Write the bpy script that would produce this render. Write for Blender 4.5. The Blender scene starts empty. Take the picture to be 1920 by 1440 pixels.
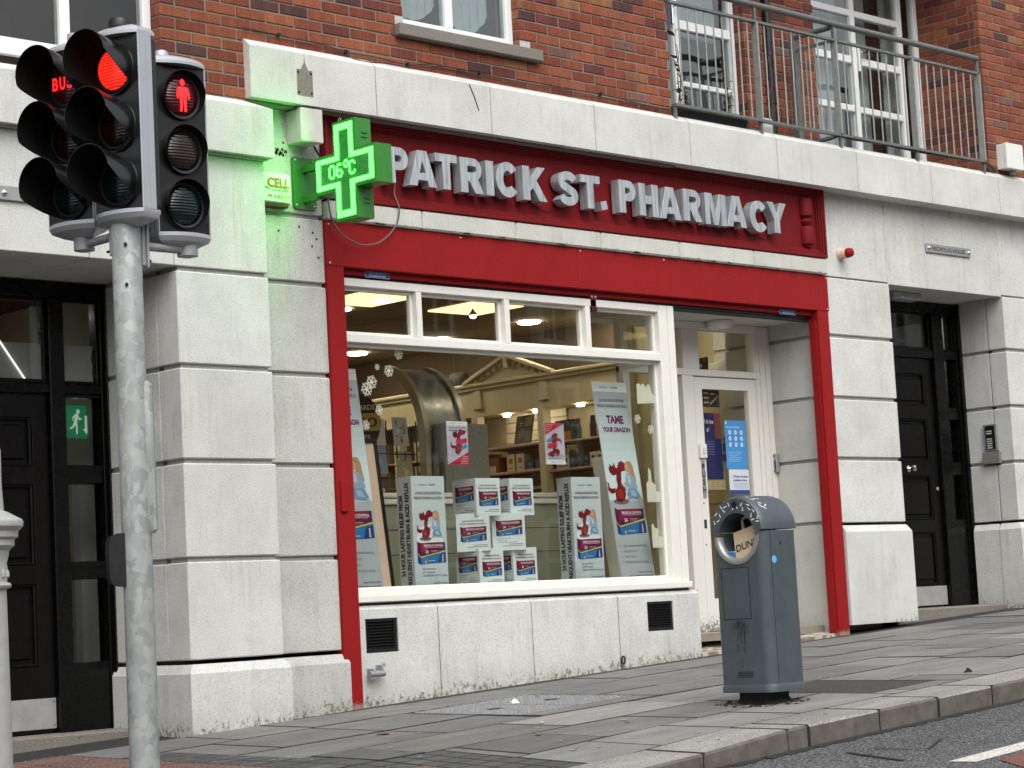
import bpy, bmesh, math, random
from mathutils import Vector, Matrix
R = math.radians
S = bpy.context.scene
COL = S.collection
rnd = random.Random(7)

# ------------------------------------------------------------------ camera, world, sun, exposure
cam = bpy.data.cameras.new('camera'); cam.lens = 77.3218; cam.sensor_width = 36; cam.sensor_fit = 'HORIZONTAL'
cam.clip_start = 0.1; cam.clip_end = 2000
cam_o = bpy.data.objects.new('camera', cam); COL.objects.link(cam_o)
cr = Vector((0.7142975,-0.6978441,-0.0528459)); cu = Vector((-0.0336605,-0.1096815,0.9933967)); cw = Vector((0.6990323,0.7078019,0.1018349))
mw = Matrix((cr, cu, -cw)).transposed().to_4x4(); mw.translation = Vector((-7.78639, -10.7, 1.5))
cam_o.matrix_world = mw
S.camera = cam_o
SUN_EL, SUN_AZ = 52, 205          # degrees; azimuth clockwise from +Y
w = bpy.data.worlds.new('World'); S.world = w; w.use_nodes = True
nt = w.node_tree; nt.nodes.clear()
sky = nt.nodes.new('ShaderNodeTexSky'); sky.sky_type = 'NISHITA'; sky.sun_disc = False
sky.sun_elevation = R(SUN_EL); sky.sun_rotation = R(SUN_AZ); sky.air_density = 1.0; sky.dust_density = 4.0; sky.ozone_density = 1.0
hs = nt.nodes.new('ShaderNodeHueSaturation'); hs.inputs['Saturation'].default_value = 0.22; hs.inputs['Value'].default_value = 1.0
bg = nt.nodes.new('ShaderNodeBackground'); bg.inputs['Strength'].default_value = 0.15
wo = nt.nodes.new('ShaderNodeOutputWorld')
nt.links.new(sky.outputs[0], hs.inputs['Color']); nt.links.new(hs.outputs[0], bg.inputs['Color']); nt.links.new(bg.outputs[0], wo.inputs[0])
sl = bpy.data.lights.new('sun', 'SUN'); sl.energy = 0.75; sl.angle = R(70); sl.color = (1.0, 0.985, 0.96)
so = bpy.data.objects.new('sun', sl); COL.objects.link(so)
sd = Vector((math.sin(R(SUN_AZ)) * math.cos(R(SUN_EL)), math.cos(R(SUN_AZ)) * math.cos(R(SUN_EL)), math.sin(R(SUN_EL))))
so.rotation_euler = (-sd).to_track_quat('-Z', 'Y').to_euler()
S.view_settings.view_transform = 'Standard'; S.view_settings.look = 'None'
S.view_settings.exposure = 0.72; S.view_settings.gamma = 1.0
S.cycles.max_bounces = 8; S.cycles.transparent_max_bounces = 12

# ------------------------------------------------------------------ materials
M = {}
class NT:
    def __init__(s, name):
        s.m = bpy.data.materials.new(name); s.m.use_nodes = True; s.t = s.m.node_tree; s.t.nodes.clear()
        s.out = s.t.nodes.new('ShaderNodeOutputMaterial'); M[name] = s.m
    def n(s, typ, **kw):
        nd = s.t.nodes.new('ShaderNode' + typ)
        for k, v in kw.items():
            if k[0] == '_': nd.inputs[int(k[1:])].default_value = v
            elif k in nd.inputs.keys() and not hasattr(nd, k): nd.inputs[k].default_value = v
            else: setattr(nd, k, v)
        return nd
    def l(s, a, b): s.t.links.new(a, b)
    def inp(s, nd, name, v):
        if hasattr(v, 'is_linked') or hasattr(v, 'links'): s.l(v, nd.inputs[name])
        else: nd.inputs[name].default_value = v
    def mathn(s, op, a, b=0.0, c=None):
        nd = s.n('Math', operation=op)
        s.inp(nd, 0, a); s.inp(nd, 1, b)
        if c is not None: s.inp(nd, 2, c)
        return nd.outputs[0]
    def mix(s, f, a, b, mode='MIX'):
        nd = s.n('Mix', data_type='RGBA', blend_type=mode)
        s.inp(nd, 0, f); s.inp(nd, 6, a); s.inp(nd, 7, b)
        return nd.outputs[2]
    def coord(s, kind='Object'): return s.n('TexCoord').outputs[kind]
    def pos(s): return s.n('NewGeometry').outputs['Position']
    def mapv(s, v, sc=(1, 1, 1)):
        nd = s.n('Mapping'); s.l(v, nd.inputs[0]); nd.inputs['Scale'].default_value = sc; return nd.outputs[0]
    def noise(s, v, scale, detail=3, rough=0.5, col=False):
        nd = s.n('TexNoise'); s.l(v, nd.inputs['Vector']); nd.inputs['Scale'].default_value = scale
        nd.inputs['Detail'].default_value = detail; nd.inputs['Roughness'].default_value = rough
        return nd.outputs['Color' if col else 'Fac']
    def ramp(s, f, stops, interp='LINEAR'):
        nd = s.n('ValToRGB'); cr_ = nd.color_ramp; cr_.interpolation = interp
        while len(cr_.elements) < len(stops): cr_.elements.new(0.5)
        for e, (p, c) in zip(cr_.elements, stops):
            e.position = p; e.color = (c, c, c, 1) if isinstance(c, (int, float)) else (*c, 1)
        s.l(f, nd.inputs[0]); return nd.outputs['Color']
    def low(s, hgt):
        p = s.pos(); sx = s.n('SeparateXYZ'); s.l(p, sx.inputs[0])
        g = s.mathn('MULTIPLY_ADD', sx.outputs['X'], 0.0455, 0.865); g = s.mathn('MULTIPLY_ADD', sx.outputs['Y'], 0.02, g)
        h = s.mathn('DIVIDE', s.mathn('SUBTRACT', sx.outputs['Z'], g), hgt); nd = s.n('Math', operation='SUBTRACT', use_clamp=True); nd.inputs[0].default_value = 1.0; s.l(h, nd.inputs[1]); return nd.outputs[0]
    def bump(s, h, strength=0.3, dist=0.002):
        nd = s.n('Bump'); s.l(h, nd.inputs['Height']); nd.inputs['Strength'].default_value = strength
        nd.inputs['Distance'].default_value = dist; return nd.outputs['Normal']
    def pbr(s, color, rough=0.5, metal=0.0, normal=None, spec=0.5, emis=None, es=0.0, coat=0.0):
        b = s.n('BsdfPrincipled')
        s.inp(b, 'Base Color', (*color, 1) if isinstance(color, tuple) and len(color) == 3 else color)
        s.inp(b, 'Roughness', rough); s.inp(b, 'Metallic', metal); s.inp(b, 'Specular IOR Level', spec)
        b.inputs['Coat Weight'].default_value = coat
        if emis is not None:
            s.inp(b, 'Emission Color', (*emis, 1) if isinstance(emis, tuple) and len(emis) == 3 else emis); b.inputs['Emission Strength'].default_value = es
        if normal is not None: s.l(normal, b.inputs['Normal'])
        s.l(b.outputs[0], s.out.inputs[0]); return b

def c4(c): return (c[0], c[1], c[2], 1.0)

def stone(name, base, dirt_z=True, rough=0.85, speck=0.5):
    t = NT(name); p = t.pos()
    fine = t.noise(p, 420, 2, 0.6)
    sp = t.ramp(t.noise(p, 125, 3, 0.75), [(0.38, 0.25), (0.46, 0.93), (0.58, 1.0), (0.68, 1.12)])
    big = t.ramp(t.noise(p, 1.7, 5, 0.65), [(0.3, 0.86), (0.7, 1.08)])
    streak = t.ramp(t.noise(t.mapv(p, (14, 14, 0.9)), 1.3, 5, 0.7), [(0.42, 0.0), (0.66, 1.0)])
    pat = t.ramp(t.noise(p, 3.1, 4, 0.6), [(0.45, 0.0), (0.68, 1.0)])
    c = t.mix(speck, c4(base), (base[0] * .99, base[1] * .99, base[2] * .99, 1))
    c = t.mix(speck, c, sp, 'MULTIPLY')
    c = t.mix(1.0, c, big, 'MULTIPLY')
    sm = t.mathn('MULTIPLY', t.mathn('MULTIPLY', streak, pat), 0.36)
    c = t.mix(sm, c, (0.21, 0.195, 0.16, 1))
    # per block tone
    at = t.n('Attribute', attribute_name='Col'); c = t.mix(1.0, c, at.outputs['Color'], 'MULTIPLY')
    scr = t.n('TexVoronoi', feature='DISTANCE_TO_EDGE'); t.l(t.mapv(p, (7, 7, 2.2)), scr.inputs['Vector']); scr.inputs['Scale'].default_value = 2.3
    scm = t.mathn('MULTIPLY', t.ramp(scr.outputs['Distance'], [(0.0, 1.0), (0.012, 0.0)]), t.ramp(t.noise(p, 4.2, 3), [(0.6, 0.0), (0.68, 0.5)]))
    c = t.mix(scm, c, (0.2, 0.19, 0.17, 1))
    if dirt_z:
        d = t.low(0.26)
        nn = t.noise(t.mapv(p, (1, 1, .7)), 38, 5, 0.8)
        mask = t.ramp(t.mathn('ADD', t.mathn('MULTIPLY', d, 0.27), t.mathn('MULTIPLY', nn, 0.70)), [(0.60, 0.0), (0.66, 0.85)])
        c = t.mix(mask, c, (0.085, 0.075, 0.055, 1))
        soft = t.mathn('MULTIPLY', t.ramp(t.mathn('ADD', t.mathn('MULTIPLY', d, 0.5), t.noise(p, 5, 4)), [(0.62, 0.0), (1.1, 1.0)]), 0.14)
        c = t.mix(soft, c, (0.24, 0.20, 0.13, 1))
    h = t.mathn('ADD', t.mathn('MULTIPLY', fine, 0.5), t.noise(p, 60, 4, 0.7))
    t.pbr(c, rough, normal=t.bump(h, 0.45, 0.0035), spec=0.3)
stone('limestone', (0.64, 0.64, 0.61))
stone('limestone_weathered', (0.55, 0.55, 0.51))
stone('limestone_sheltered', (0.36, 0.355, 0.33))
stone('sill_concrete', (0.23, 0.215, 0.185), False, speck=0.9)

def plain(name, col, rough=0.5, metal=0.0, spec=0.5, var=0.06, vs=8, bump=0.0, bs=120, coat=0.0):
    t = NT(name); p = t.pos()
    n = t.ramp(t.noise(p, vs, 4, 0.6), [(0.25, 1 - var), (0.75, 1 + var)])
    c = t.mix(1.0, c4(col), n, 'MULTIPLY')
    rr = t.ramp(t.noise(p, vs * 3, 3), [(0.3, max(0.02, rough - 0.08)), (0.7, min(1, rough + 0.08))])
    t.pbr(c, rr, metal, spec=spec, normal=t.bump(t.noise(p, bs, 3), bump, 0.001) if bump else None, coat=coat)
plain('mortar', (0.21, 0.185, 0.155), 0.95, var=0.15, vs=30, bump=0.5)
plain('red_paint', (0.26, 0.010, 0.011), 0.6, spec=0.15, var=0.07, vs=5)
plain('white_paint', (0.74, 0.73, 0.67), 0.45, var=0.04, vs=12)
plain('upvc_white', (0.78, 0.79, 0.78), 0.35, var=0.02)
plain('pale_plastic', (0.55, 0.55, 0.49), 0.45, var=0.10, vs=10)
plain('white_plastic', (0.72, 0.73, 0.68), 0.4, var=0.03)
plain('black_plastic', (0.007, 0.007, 0.0075), 0.42, var=0.2, vs=20)
plain('signal_black', (0.010, 0.010, 0.011), 0.34, var=0.25, vs=14)
plain('visor_black', (0.004, 0.004, 0.0045), 0.24, var=0.15, vs=30)
plain('visor_inside', (0.004, 0.004, 0.004), 0.85, spec=0.1)
plain('signal_grey', (0.42, 0.44, 0.47), 0.36, 0.3, var=0.06, vs=10)
plain('bracket_grey', (0.30, 0.31, 0.32), 0.5, 0.35, var=0.15, vs=20)
plain('black_gloss', (0.003, 0.003, 0.003), 0.28, spec=0.22, var=0.1, vs=6)
plain('door_black', (0.004, 0.0036, 0.0034), 0.34, spec=0.2, var=0.15, vs=6)
plain('steel', (0.42, 0.42, 0.41), 0.4, 0.7, var=0.10, vs=9)
plain('kick_aluminium', (0.42, 0.42, 0.41), 0.5, 0.45, var=0.18, vs=10, bump=0.2, bs=300)
plain('chrome', (0.7, 0.7, 0.7), 0.12, 1.0)
plain('rubber', (0.012, 0.012, 0.012), 0.8, var=0.2)
plain('cable', (0.018, 0.016, 0.015), 0.6)
plain('cable_grey', (0.13, 0.11, 0.10), 0.6)
plain('rail_paint', (0.15, 0.16, 0.148), 0.5, 0.3, var=0.25, vs=25)
plain('rail_light', (0.30, 0.315, 0.295), 0.5, 0.2, var=0.18, vs=25)
t = NT('bin_paint'); p = t.pos()
sx = t.n('SeparateXYZ'); t.l(p, sx.inputs[0])
c = t.mix(1.0, (0.068, 0.086, 0.096, 1), t.ramp(t.noise(p, 7, 4, 0.6), [(0.25, 0.88), (0.75, 1.12)]), 'MULTIPLY')
yy = t.mathn('ABSOLUTE', t.mathn('ADD', sx.outputs['Y'], 2.78)); my = t.ramp(yy, [(0.03, 1.0), (0.11, 0.0)]); mz = t.ramp(t.mathn('SUBTRACT', sx.outputs['Z'], 0.9), [(0.12, 0.0), (0.22, 0.7), (0.42, 1.0), (0.47, 1.0), (0.475, 0.0)])
nn = t.noise(t.mapv(p, (1, 1.3, .35)), 38, 6, 0.8)
gm0 = t.mathn('MULTIPLY', t.mathn('MULTIPLY', my, mz), 0.26)
c = t.mix(t.ramp(t.mathn('ADD', gm0, t.mathn('MULTIPLY', nn, 0.75)), [(0.60, 0.0), (0.66, 0.9)]), c, (0.012, 0.014, 0.012, 1))
c = t.mix(t.ramp(t.noise(t.mapv(p, (1, 1, .2)), 22, 5, 0.75), [(0.60, 0.0), (0.72, 0.35)]), c, (0.035, 0.038, 0.034, 1))
c = t.mix(t.ramp(t.noise(p, 55, 5, 0.85), [(0.70, 0.0), (0.73, 0.6)]), c, (0.20, 0.21, 0.20, 1))
t.pbr(c, t.ramp(t.noise(p, 9, 3), [(0.3, 0.38), (0.7, 0.6)]), 0.1, normal=t.bump(t.noise(p, 14, 3), 0.15, 0.004))
plain('bin_dark', (0.010, 0.010, 0.010), 0.8, var=0.2)
plain('cross_green', (0.03, 0.20, 0.025), 0.35, var=0.05)
plain('cross_face', (0.03, 0.22, 0.035), 0.3, var=0.05)
plain('stain_brown', (0.10, 0.04, 0.02), 0.9, var=0.4, vs=60)
plain('card', (0.52, 0.40, 0.27), 0.8, var=0.05)
plain('leaf_green', (0.06, 0.12, 0.03), 0.6, var=0.3, vs=30)
plain('dry_stem', (0.12, 0.07, 0.04), 0.8, var=0.3, vs=30)
plain('post_grey', (0.36, 0.37, 0.36), 0.4, var=0.12, vs=18, bump=0.2, bs=80)
plain('checker_steel', (0.24, 0.245, 0.25), 0.7, 0.0, var=0.2, vs=14)
plain('grating', (0.075, 0.073, 0.068), 0.85, 0.0, var=0.2, vs=14)
plain('litter_white', (0.6, 0.6, 0.58), 0.8)
plain('gum', (0.46, 0.45, 0.41), 0.8, var=0.2, vs=60)
plain('leaf_brown', (0.16, 0.09, 0.04), 0.8, var=0.3, vs=90)
# interior
plain('cream_joinery', (0.48, 0.41, 0.27), 0.5, var=0.05)
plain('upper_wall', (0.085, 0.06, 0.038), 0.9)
plain('slatwall', (0.66, 0.58, 0.42), 0.5, var=0.03)
plain('shelf_board', (0.40, 0.27, 0.20), 0.5)
plain('interior_wall', (0.44, 0.38, 0.27), 0.8, var=0.05)
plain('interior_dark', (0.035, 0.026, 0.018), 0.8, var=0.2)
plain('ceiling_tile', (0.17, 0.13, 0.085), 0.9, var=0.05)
plain('ceiling_grid', (0.10, 0.07, 0.04), 0.8)
plain('soffit_white', (0.55, 0.54, 0.49), 0.6, var=0.05)
plain('shop_floor', (0.25, 0.22, 0.18), 0.4, var=0.1)
plain('partition_olive', (0.27, 0.28, 0.20), 0.5, var=0.08, vs=3)
plain('partition_white', (0.70, 0.68, 0.60), 0.5)
plain('kiosk_grey', (0.34, 0.34, 0.31), 0.35, 0.3, var=0.05)
plain('kiosk_gold', (0.55, 0.48, 0.33), 0.4, 0.1, var=0.05)
plain('pale_wood', (0.62, 0.46, 0.36), 0.6)
plain('hall_white', (0.60, 0.61, 0.58), 0.7)
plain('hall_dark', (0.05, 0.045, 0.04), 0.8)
plain('film_white', (0.42, 0.43, 0.42), 0.6, var=0.04)
plain('frosted_vinyl', (0.60, 0.60, 0.52), 0.7)

t = NT('asphalt'); p = t.pos()
v = t.n('TexVoronoi'); t.l(p, v.inputs['Vector']); v.inputs['Scale'].default_value = 75
agg = t.ramp(t.noise(p, 85, 3, 0.8), [(0.40, 0.010), (0.50, 0.058), (0.58, 0.26)])
c = t.mix(1.0, agg, t.ramp(t.noise(p, 1.1, 4), [(0.3, 0.85), (0.7, 1.2)]), 'MULTIPLY')
c = t.mix(1.0, c, (1.0, 1.03, 1.06, 1), 'MULTIPLY')
t.pbr(c, 0.9, normal=t.bump(t.mathn('ADD', v.outputs['Distance'], t.noise(p, 120, 3, 0.8)), 0.9, 0.008), spec=0.3)

t = NT('road_paint'); p = t.pos()
m_ = t.ramp(t.noise(p, 60, 5, 0.8), [(0.40, 0.0), (0.47, 1.0)])
c = t.mix(m_, (0.07, 0.07, 0.07, 1), (0.62, 0.61, 0.56, 1)); t.pbr(c, 0.8, normal=t.bump(t.noise(p, 110, 4, 0.8), 0.6, 0.004))
t = NT('red_surface'); p = t.pos()
c = t.mix(t.ramp(t.noise(p, 110, 4, 0.8), [(0.4, 0.0), (0.6, 1.0)]), (0.08, 0.035, 0.028, 1), (0.24, 0.10, 0.08, 1)); t.pbr(c, 0.9, normal=t.bump(t.noise(p, 110, 4, 0.8), 0.6, 0.004))

def paving(name, rough=0.9, gs=170, ga=0.3):
    t = NT(name); p = t.pos()
    at = t.n('Attribute', attribute_name='Col').outputs['Color']
    g = t.ramp(t.noise(p, gs, 3, 0.7), [(0.3, 1 - ga), (0.7, 1 + ga)])
    big = t.ramp(t.noise(t.mapv(p, (0.5, 1.6, 1)), 3.2, 5, 0.65), [(0.3, 0.72), (0.7, 1.14)])
    c = t.mix(1.0, at, g, 'MULTIPLY'); c = t.mix(1.0, c, big, 'MULTIPLY')
    st = t.ramp(t.noise(t.mapv(p, (0.6, 2.0, 1)), 2.3, 6, 0.72), [(0.60, 0.0), (0.80, 0.4)])
    c = t.mix(st, c, (0.06, 0.055, 0.05, 1))
    t.pbr(c, t.ramp(t.noise(p, 4, 3), [(0.3, rough - 0.2), (0.7, rough + 0.05)]), normal=t.bump(t.noise(p, 90, 4, 0.7), 0.35, 0.003), spec=0.4)
paving('paving_slab'); paving('kerb_granite', 0.9, 120, 0.75); paving('tactile_paving', 0.8, 120, 0.3)
plain('kerb_face', (0.115, 0.105, 0.09), 0.95, var=0.35, vs=14, bump=0.6, bs=90)  # upright kerb faces darker: painted side shade along with grime
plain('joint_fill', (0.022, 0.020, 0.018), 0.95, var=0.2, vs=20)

t = NT('brick'); p = t.pos()
at = t.n('Attribute', attribute_name='Col').outputs['Color']
g = t.ramp(t.noise(p, 95, 5, 0.75), [(0.3, 0.68), (0.7, 1.3)])
g2 = t.ramp(t.noise(t.mapv(p, (9, 9, 1.5)), 3, 5, 0.7), [(0.35, 0.78), (0.65, 1.14)])
c = t.mix(1.0, at, g, 'MULTIPLY'); c = t.mix(1.0, c, g2, 'MULTIPLY')
c = t.mix(t.ramp(t.noise(p, 2.0, 6, 0.7), [(0.56, 0.0), (0.75, 0.45)]), c, (0.045, 0.035, 0.032, 1))
t.pbr(c, 0.88, normal=t.bump(t.noise(p, 70, 5, 0.8), 0.7, 0.006), spec=0.25)

t = NT('brushed_letter'); p = t.pos()
n1 = t.noise(t.mapv(p, (22, 22, 1.6)), 2.0, 5, 0.7)
c = t.mix(t.ramp(n1, [(0.3, 0.0), (0.7, 1.0)]), (0.24, 0.27, 0.29, 1), (0.58, 0.61, 0.62, 1))
t.pbr(c, 0.42, 0.35)

t = NT('galvanised'); p = t.pos()
v = t.n('TexVoronoi'); nn = t.noise(p, 9, 3, 0.6, True)
mv = t.n('VectorMath', operation='ADD'); t.l(t.mapv(p, (1, 1, .7)), mv.inputs[0]); sc = t.n('VectorMath', operation='SCALE'); t.l(nn, sc.inputs[0]); sc.inputs['Scale'].default_value = 0.09
t.l(sc.outputs[0], mv.inputs[1]); t.l(mv.outputs[0], v.inputs['Vector']); v.inputs['Scale'].default_value = 30; v.feature = 'F1'
c = t.mix(t.ramp(v.outputs['Color'], [(0.25, 0.0), (0.75, 1.0)]), (0.27, 0.295, 0.29, 1), (0.38, 0.405, 0.395, 1))
c = t.mix(t.ramp(t.noise(t.mapv(p, (1, 1, .35)), 5, 5, 0.7), [(0.50, 0.0), (0.75, 0.65)]), c, (0.25, 0.24, 0.21, 1))
t.pbr(c, 0.55, 0.25, normal=t.bump(t.noise(p, 60, 3), 0.15, 0.002))

t = NT('printed'); at = t.n('Attribute', attribute_name='Col').outputs['Color']; t.pbr(at, 0.35, spec=0.4)
t = NT('red_moulding'); p = t.pos()
c = t.mix(t.ramp(t.noise(t.mapv(p, (1, 6, 6)), 5, 5, 0.75), [(0.66, 0.0), (0.70, 0.7)]), (0.17, 0.009, 0.011, 1), (0.28, 0.16, 0.14, 1))
c = t.mix(1.0, c, t.ramp(t.noise(p, 3, 4), [(0.3, 0.88), (0.7, 1.1)]), 'MULTIPLY'); t.pbr(c, 0.6, spec=0.15)
t = NT('red_post_worn'); p = t.pos()
at2 = t.low(0.14)
mk = t.ramp(t.mathn('ADD', t.mathn('MULTIPLY', at2, 0.45), t.mathn('MULTIPLY', t.noise(p, 60, 5, 0.8), 0.6)), [(0.66, 0.0), (0.74, 0.8)])
c = t.mix(mk, (0.26, 0.010, 0.011, 1), (0.33, 0.26, 0.22, 1)); t.pbr(c, 0.6, spec=0.15)
t = NT('mosaic'); p = t.pos()
v = t.n('TexVoronoi'); t.l(t.mapv(p, (10, 34, 10)), v.inputs['Vector']); v.inputs['Scale'].default_value = 1.6
c = t.mix(t.ramp(v.outputs['Color'], [(0.4, 0.0), (0.6, 1.0)]), (0.22, 0.18, 0.13, 1), (0.50, 0.47, 0.40, 1)); t.pbr(c, 0.6)
t = NT('worn_white'); p = t.pos()
at2 = t.low(0.55)
mk = t.ramp(t.mathn('ADD', t.mathn('MULTIPLY', at2, 0.5), t.mathn('MULTIPLY', t.noise(p, 45, 5, 0.8), 0.6)), [(0.62, 0.0), (0.68, 0.85)])
c = t.mix(mk, (0.72, 0.71, 0.66, 1), (0.12, 0.10, 0.08, 1)); t.pbr(c, 0.5)

def glass(name, tint=(0.97, 0.98, 0.97), refl=1.0, rough=0.0, wav=0.0):
    t = NT(name)
    g_ = t.n('NewGeometry'); dp = t.n('VectorMath', operation='DOT_PRODUCT'); t.l(g_.outputs['Incoming'], dp.inputs[0]); t.l(g_.outputs['Normal'], dp.inputs[1])
    cs_ = t.mathn('ABSOLUTE', dp.outputs['Value']); k = t.mathn('POWER', t.mathn('SUBTRACT', 1.0, cs_), 5.0)
    f = t.mathn('MULTIPLY', t.mathn('MULTIPLY_ADD', k, 0.96, 0.04), refl)
    tr = t.n('BsdfTransparent'); tr.inputs[0].default_value = (*tint, 1)
    gl = t.n('BsdfGlossy'); gl.inputs['Roughness'].default_value = rough
    if wav:
        bm = t.bump(t.noise(t.mapv(t.pos(), (1, 1, .5)), 1.6, 2, 0.4), wav, 0.04); t.l(bm, gl.inputs['Normal'])
    mx = t.n('MixShader'); t.l(f, mx.inputs[0]); t.l(tr.outputs[0], mx.inputs[1]); t.l(gl.outputs[0], mx.inputs[2]); t.l(mx.outputs[0], t.out.inputs[0])
glass('shop_glass', (0.96, 0.97, 0.94), 1.1, wav=0.04); glass('window_glass', (0.85, 0.90, 0.90), 2.6, wav=0.25); glass('dark_glass', (0.8, 0.81, 0.8), 1.1)

def emit(name, col, s, rough=0.4):
    t = NT(name); t.pbr((col[0] * .5, col[1] * .5, col[2] * .5), rough, emis=col, es=s)
emit('light_panel', (1.1, 0.86, 0.42), 1.1); emit('downlight', (1.0, 0.90, 0.68), 27); emit('spot_lit', (1, 1, 0.95), 9)
emit('led_green', (0.022, 1.0, 0.025), 17); emit('led_glow', (0.0, 0.8, 0.06), 0.35); emit('lit_red_symbol', (1.0, 0.012, 0.015), 1.6)
emit('hall_fill_lit', (1, .97, .9), 9); emit('tube_lit', (1, 1, 0.98), 1.0); emit('exit_green', (0.0, 0.26, 0.09), 0.35); emit('exit_white', (0.8, 1, 0.85), 0.35); emit('status_green', (0.1, .8, 0.4), 0.25)
def lens(name, col, es):
    t = NT(name); p = t.pos()
    wv = t.n('TexWave', wave_type='BANDS', bands_direction='Z'); t.l(p, wv.inputs['Vector']); wv.inputs['Scale'].default_value = 22; wv.inputs['Distortion'].default_value = 0.6
    k = t.ramp(wv.outputs['Fac'], [(0.0, 0.30), (1.0, 1.0)])
    c = t.mix(1.0, c4(col), k, 'MULTIPLY')
    t.pbr(c, 0.15, normal=t.bump(wv.outputs['Fac'], 0.4, 0.003), emis=c, es=es)
lens('lens_red_lit', (1.0, 0.025, 0.012), 1.0); lens('lens_red_dark', (0.06, 0.004, 0.006), 0.08); lens('lens_amber', (0.022, 0.004, 0.001), 0.0)
lens('lens_green', (0.002, 0.016, 0.014), 0.0); lens('lens_brown', (0.024, 0.014, 0.013), 0.0)

# ------------------------------------------------------------------ mesh building
WHITE = (1, 1, 1)
class MB:
    def __init__(s): s.v = []; s.f = []; s.m = []; s.c = []
    def add(s, vs, fs, m=None, c=WHITE):
        o = len(s.v); s.v += [Vector(q) for q in vs]
        for f in fs: s.f.append(tuple(i + o for i in f)); s.m.append(m); s.c.append(c)
        return s
    def xf(s, mat, start=0):
        for i in range(start, len(s.v)): s.v[i] = mat @ s.v[i]
        return s
    def box(s, x0, x1, y0, y1, z0, z1, m=None, c=WHITE, b=0.0):
        if x0 > x1: x0, x1 = x1, x0
        if y0 > y1: y0, y1 = y1, y0
        if z0 > z1: z0, z1 = z1, z0
        if b <= 0:
            s.add([(x0, y0, z0), (x1, y0, z0), (x1, y1, z0), (x0, y1, z0), (x0, y0, z1), (x1, y0, z1), (x1, y1, z1), (x0, y1, z1)],
                  [(0, 3, 2, 1), (4, 5, 6, 7), (0, 1, 5, 4), (1, 2, 6, 5), (2, 3, 7, 6), (3, 0, 4, 7)], m, c); return s
        b = min(b, (x1 - x0) * .45, (y1 - y0) * .45, (z1 - z0) * .45)
        vs = []; idx = {}
        X = (x0, x1); Y = (y0, y1); Z = (z0, z1)
        for i in (0, 1):
            for j in (0, 1):
                for k in (0, 1):
                    sx = 1 if i == 0 else -1; sy = 1 if j == 0 else -1; sz = 1 if k == 0 else -1
                    idx[i, j, k, 0] = len(vs); vs.append((X[i], Y[j] + sy * b, Z[k] + sz * b))
                    idx[i, j, k, 1] = len(vs); vs.append((X[i] + sx * b, Y[j], Z[k] + sz * b))
                    idx[i, j, k, 2] = len(vs); vs.append((X[i] + sx * b, Y[j] + sy * b, Z[k]))
        g = lambda i, j, k, a: idx[i, j, k, a]
        fs = []
        for i in (0, 1): fs.append((g(i, 0, 0, 0), g(i, 1, 0, 0), g(i, 1, 1, 0), g(i, 0, 1, 0)))
        for j in (0, 1): fs.append((g(0, j, 0, 1), g(1, j, 0, 1), g(1, j, 1, 1), g(0, j, 1, 1)))
        for k in (0, 1): fs.append((g(0, 0, k, 2), g(1, 0, k, 2), g(1, 1, k, 2), g(0, 1, k, 2)))
        for i in (0, 1):
            for j in (0, 1): fs.append((g(i, j, 0, 0), g(i, j, 0, 1), g(i, j, 1, 1), g(i, j, 1, 0)))
        for i in (0, 1):
            for k in (0, 1): fs.append((g(i, 0, k, 0), g(i, 0, k, 2), g(i, 1, k, 2), g(i, 1, k, 0)))
        for j in (0, 1):
            for k in (0, 1): fs.append((g(0, j, k, 1), g(0, j, k, 2), g(1, j, k, 2), g(1, j, k, 1)))
        for i in (0, 1):
            for j in (0, 1):
                for k in (0, 1): fs.append((g(i, j, k, 0), g(i, j, k, 1), g(i, j, k, 2)))
        s.add(vs, fs, m, c); return s
    def prism(s, poly, d0, d1, axis='y', m=None, c=WHITE):
        """poly in the two other axes (order x,z for y; y,z for x; x,y for z)"""
        def P(a, b, d): return {'y': (a, d, b), 'x': (d, a, b), 'z': (a, b, d)}[axis]
        n = len(poly); vs = [P(a, b, d0) for a, b in poly] + [P(a, b, d1) for a, b in poly]
        fs = [tuple(range(n)), tuple(range(2 * n - 1, n - 1, -1))] + [(i, (i + 1) % n, (i + 1) % n + n, i + n) for i in range(n)]
        s.add(vs, fs, m, c); return s
    def loft(s, rings, m=None, c=WHITE, cap=True, closed=True):
        n = len(rings[0]); vs = [q for r_ in rings for q in r_]; fs = []
        for k in range(len(rings) - 1):
            for i in range(n if closed else n - 1):
                j = (i + 1) % n; fs.append((k * n + i, k * n + j, (k + 1) * n + j, (k + 1) * n + i))
        if cap: fs += [tuple(range(n - 1, -1, -1)), tuple((len(rings) - 1) * n + i for i in range(n))]
        s.add(vs, fs, m, c); return s
    def tube(s, pts, r, n=8, m=None, c=WHITE):
        pts = [Vector(q) for q in pts]; rings = []
        up = Vector((0, 0, 1)); prev = None
        for i, q in enumerate(pts):
            d = (pts[min(i + 1, len(pts) - 1)] - pts[max(i - 1, 0)]).normalized()
            a = prev if prev is not None else (up if abs(d.z) < 0.9 else Vector((1, 0, 0)))
            a = (a - d * a.dot(d)).normalized(); b = d.cross(a); prev = a
            rr = r[i] if isinstance(r, (list, tuple)) else r
            rings.append([q + (a * math.cos(t_) + b * math.sin(t_)) * rr for t_ in [2 * math.pi * k / n for k in range(n)]])
        return s.loft(rings, m, c)
    def lathe(s, prof, cx=0, cy=0, n=24, m=None, c=WHITE):
        rings = [[(cx + r_ * math.cos(2 * math.pi * k / n), cy + r_ * math.sin(2 * math.pi * k / n), z) for k in range(n)] for r_, z in prof]
        return s.loft(rings, m, c)
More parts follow.
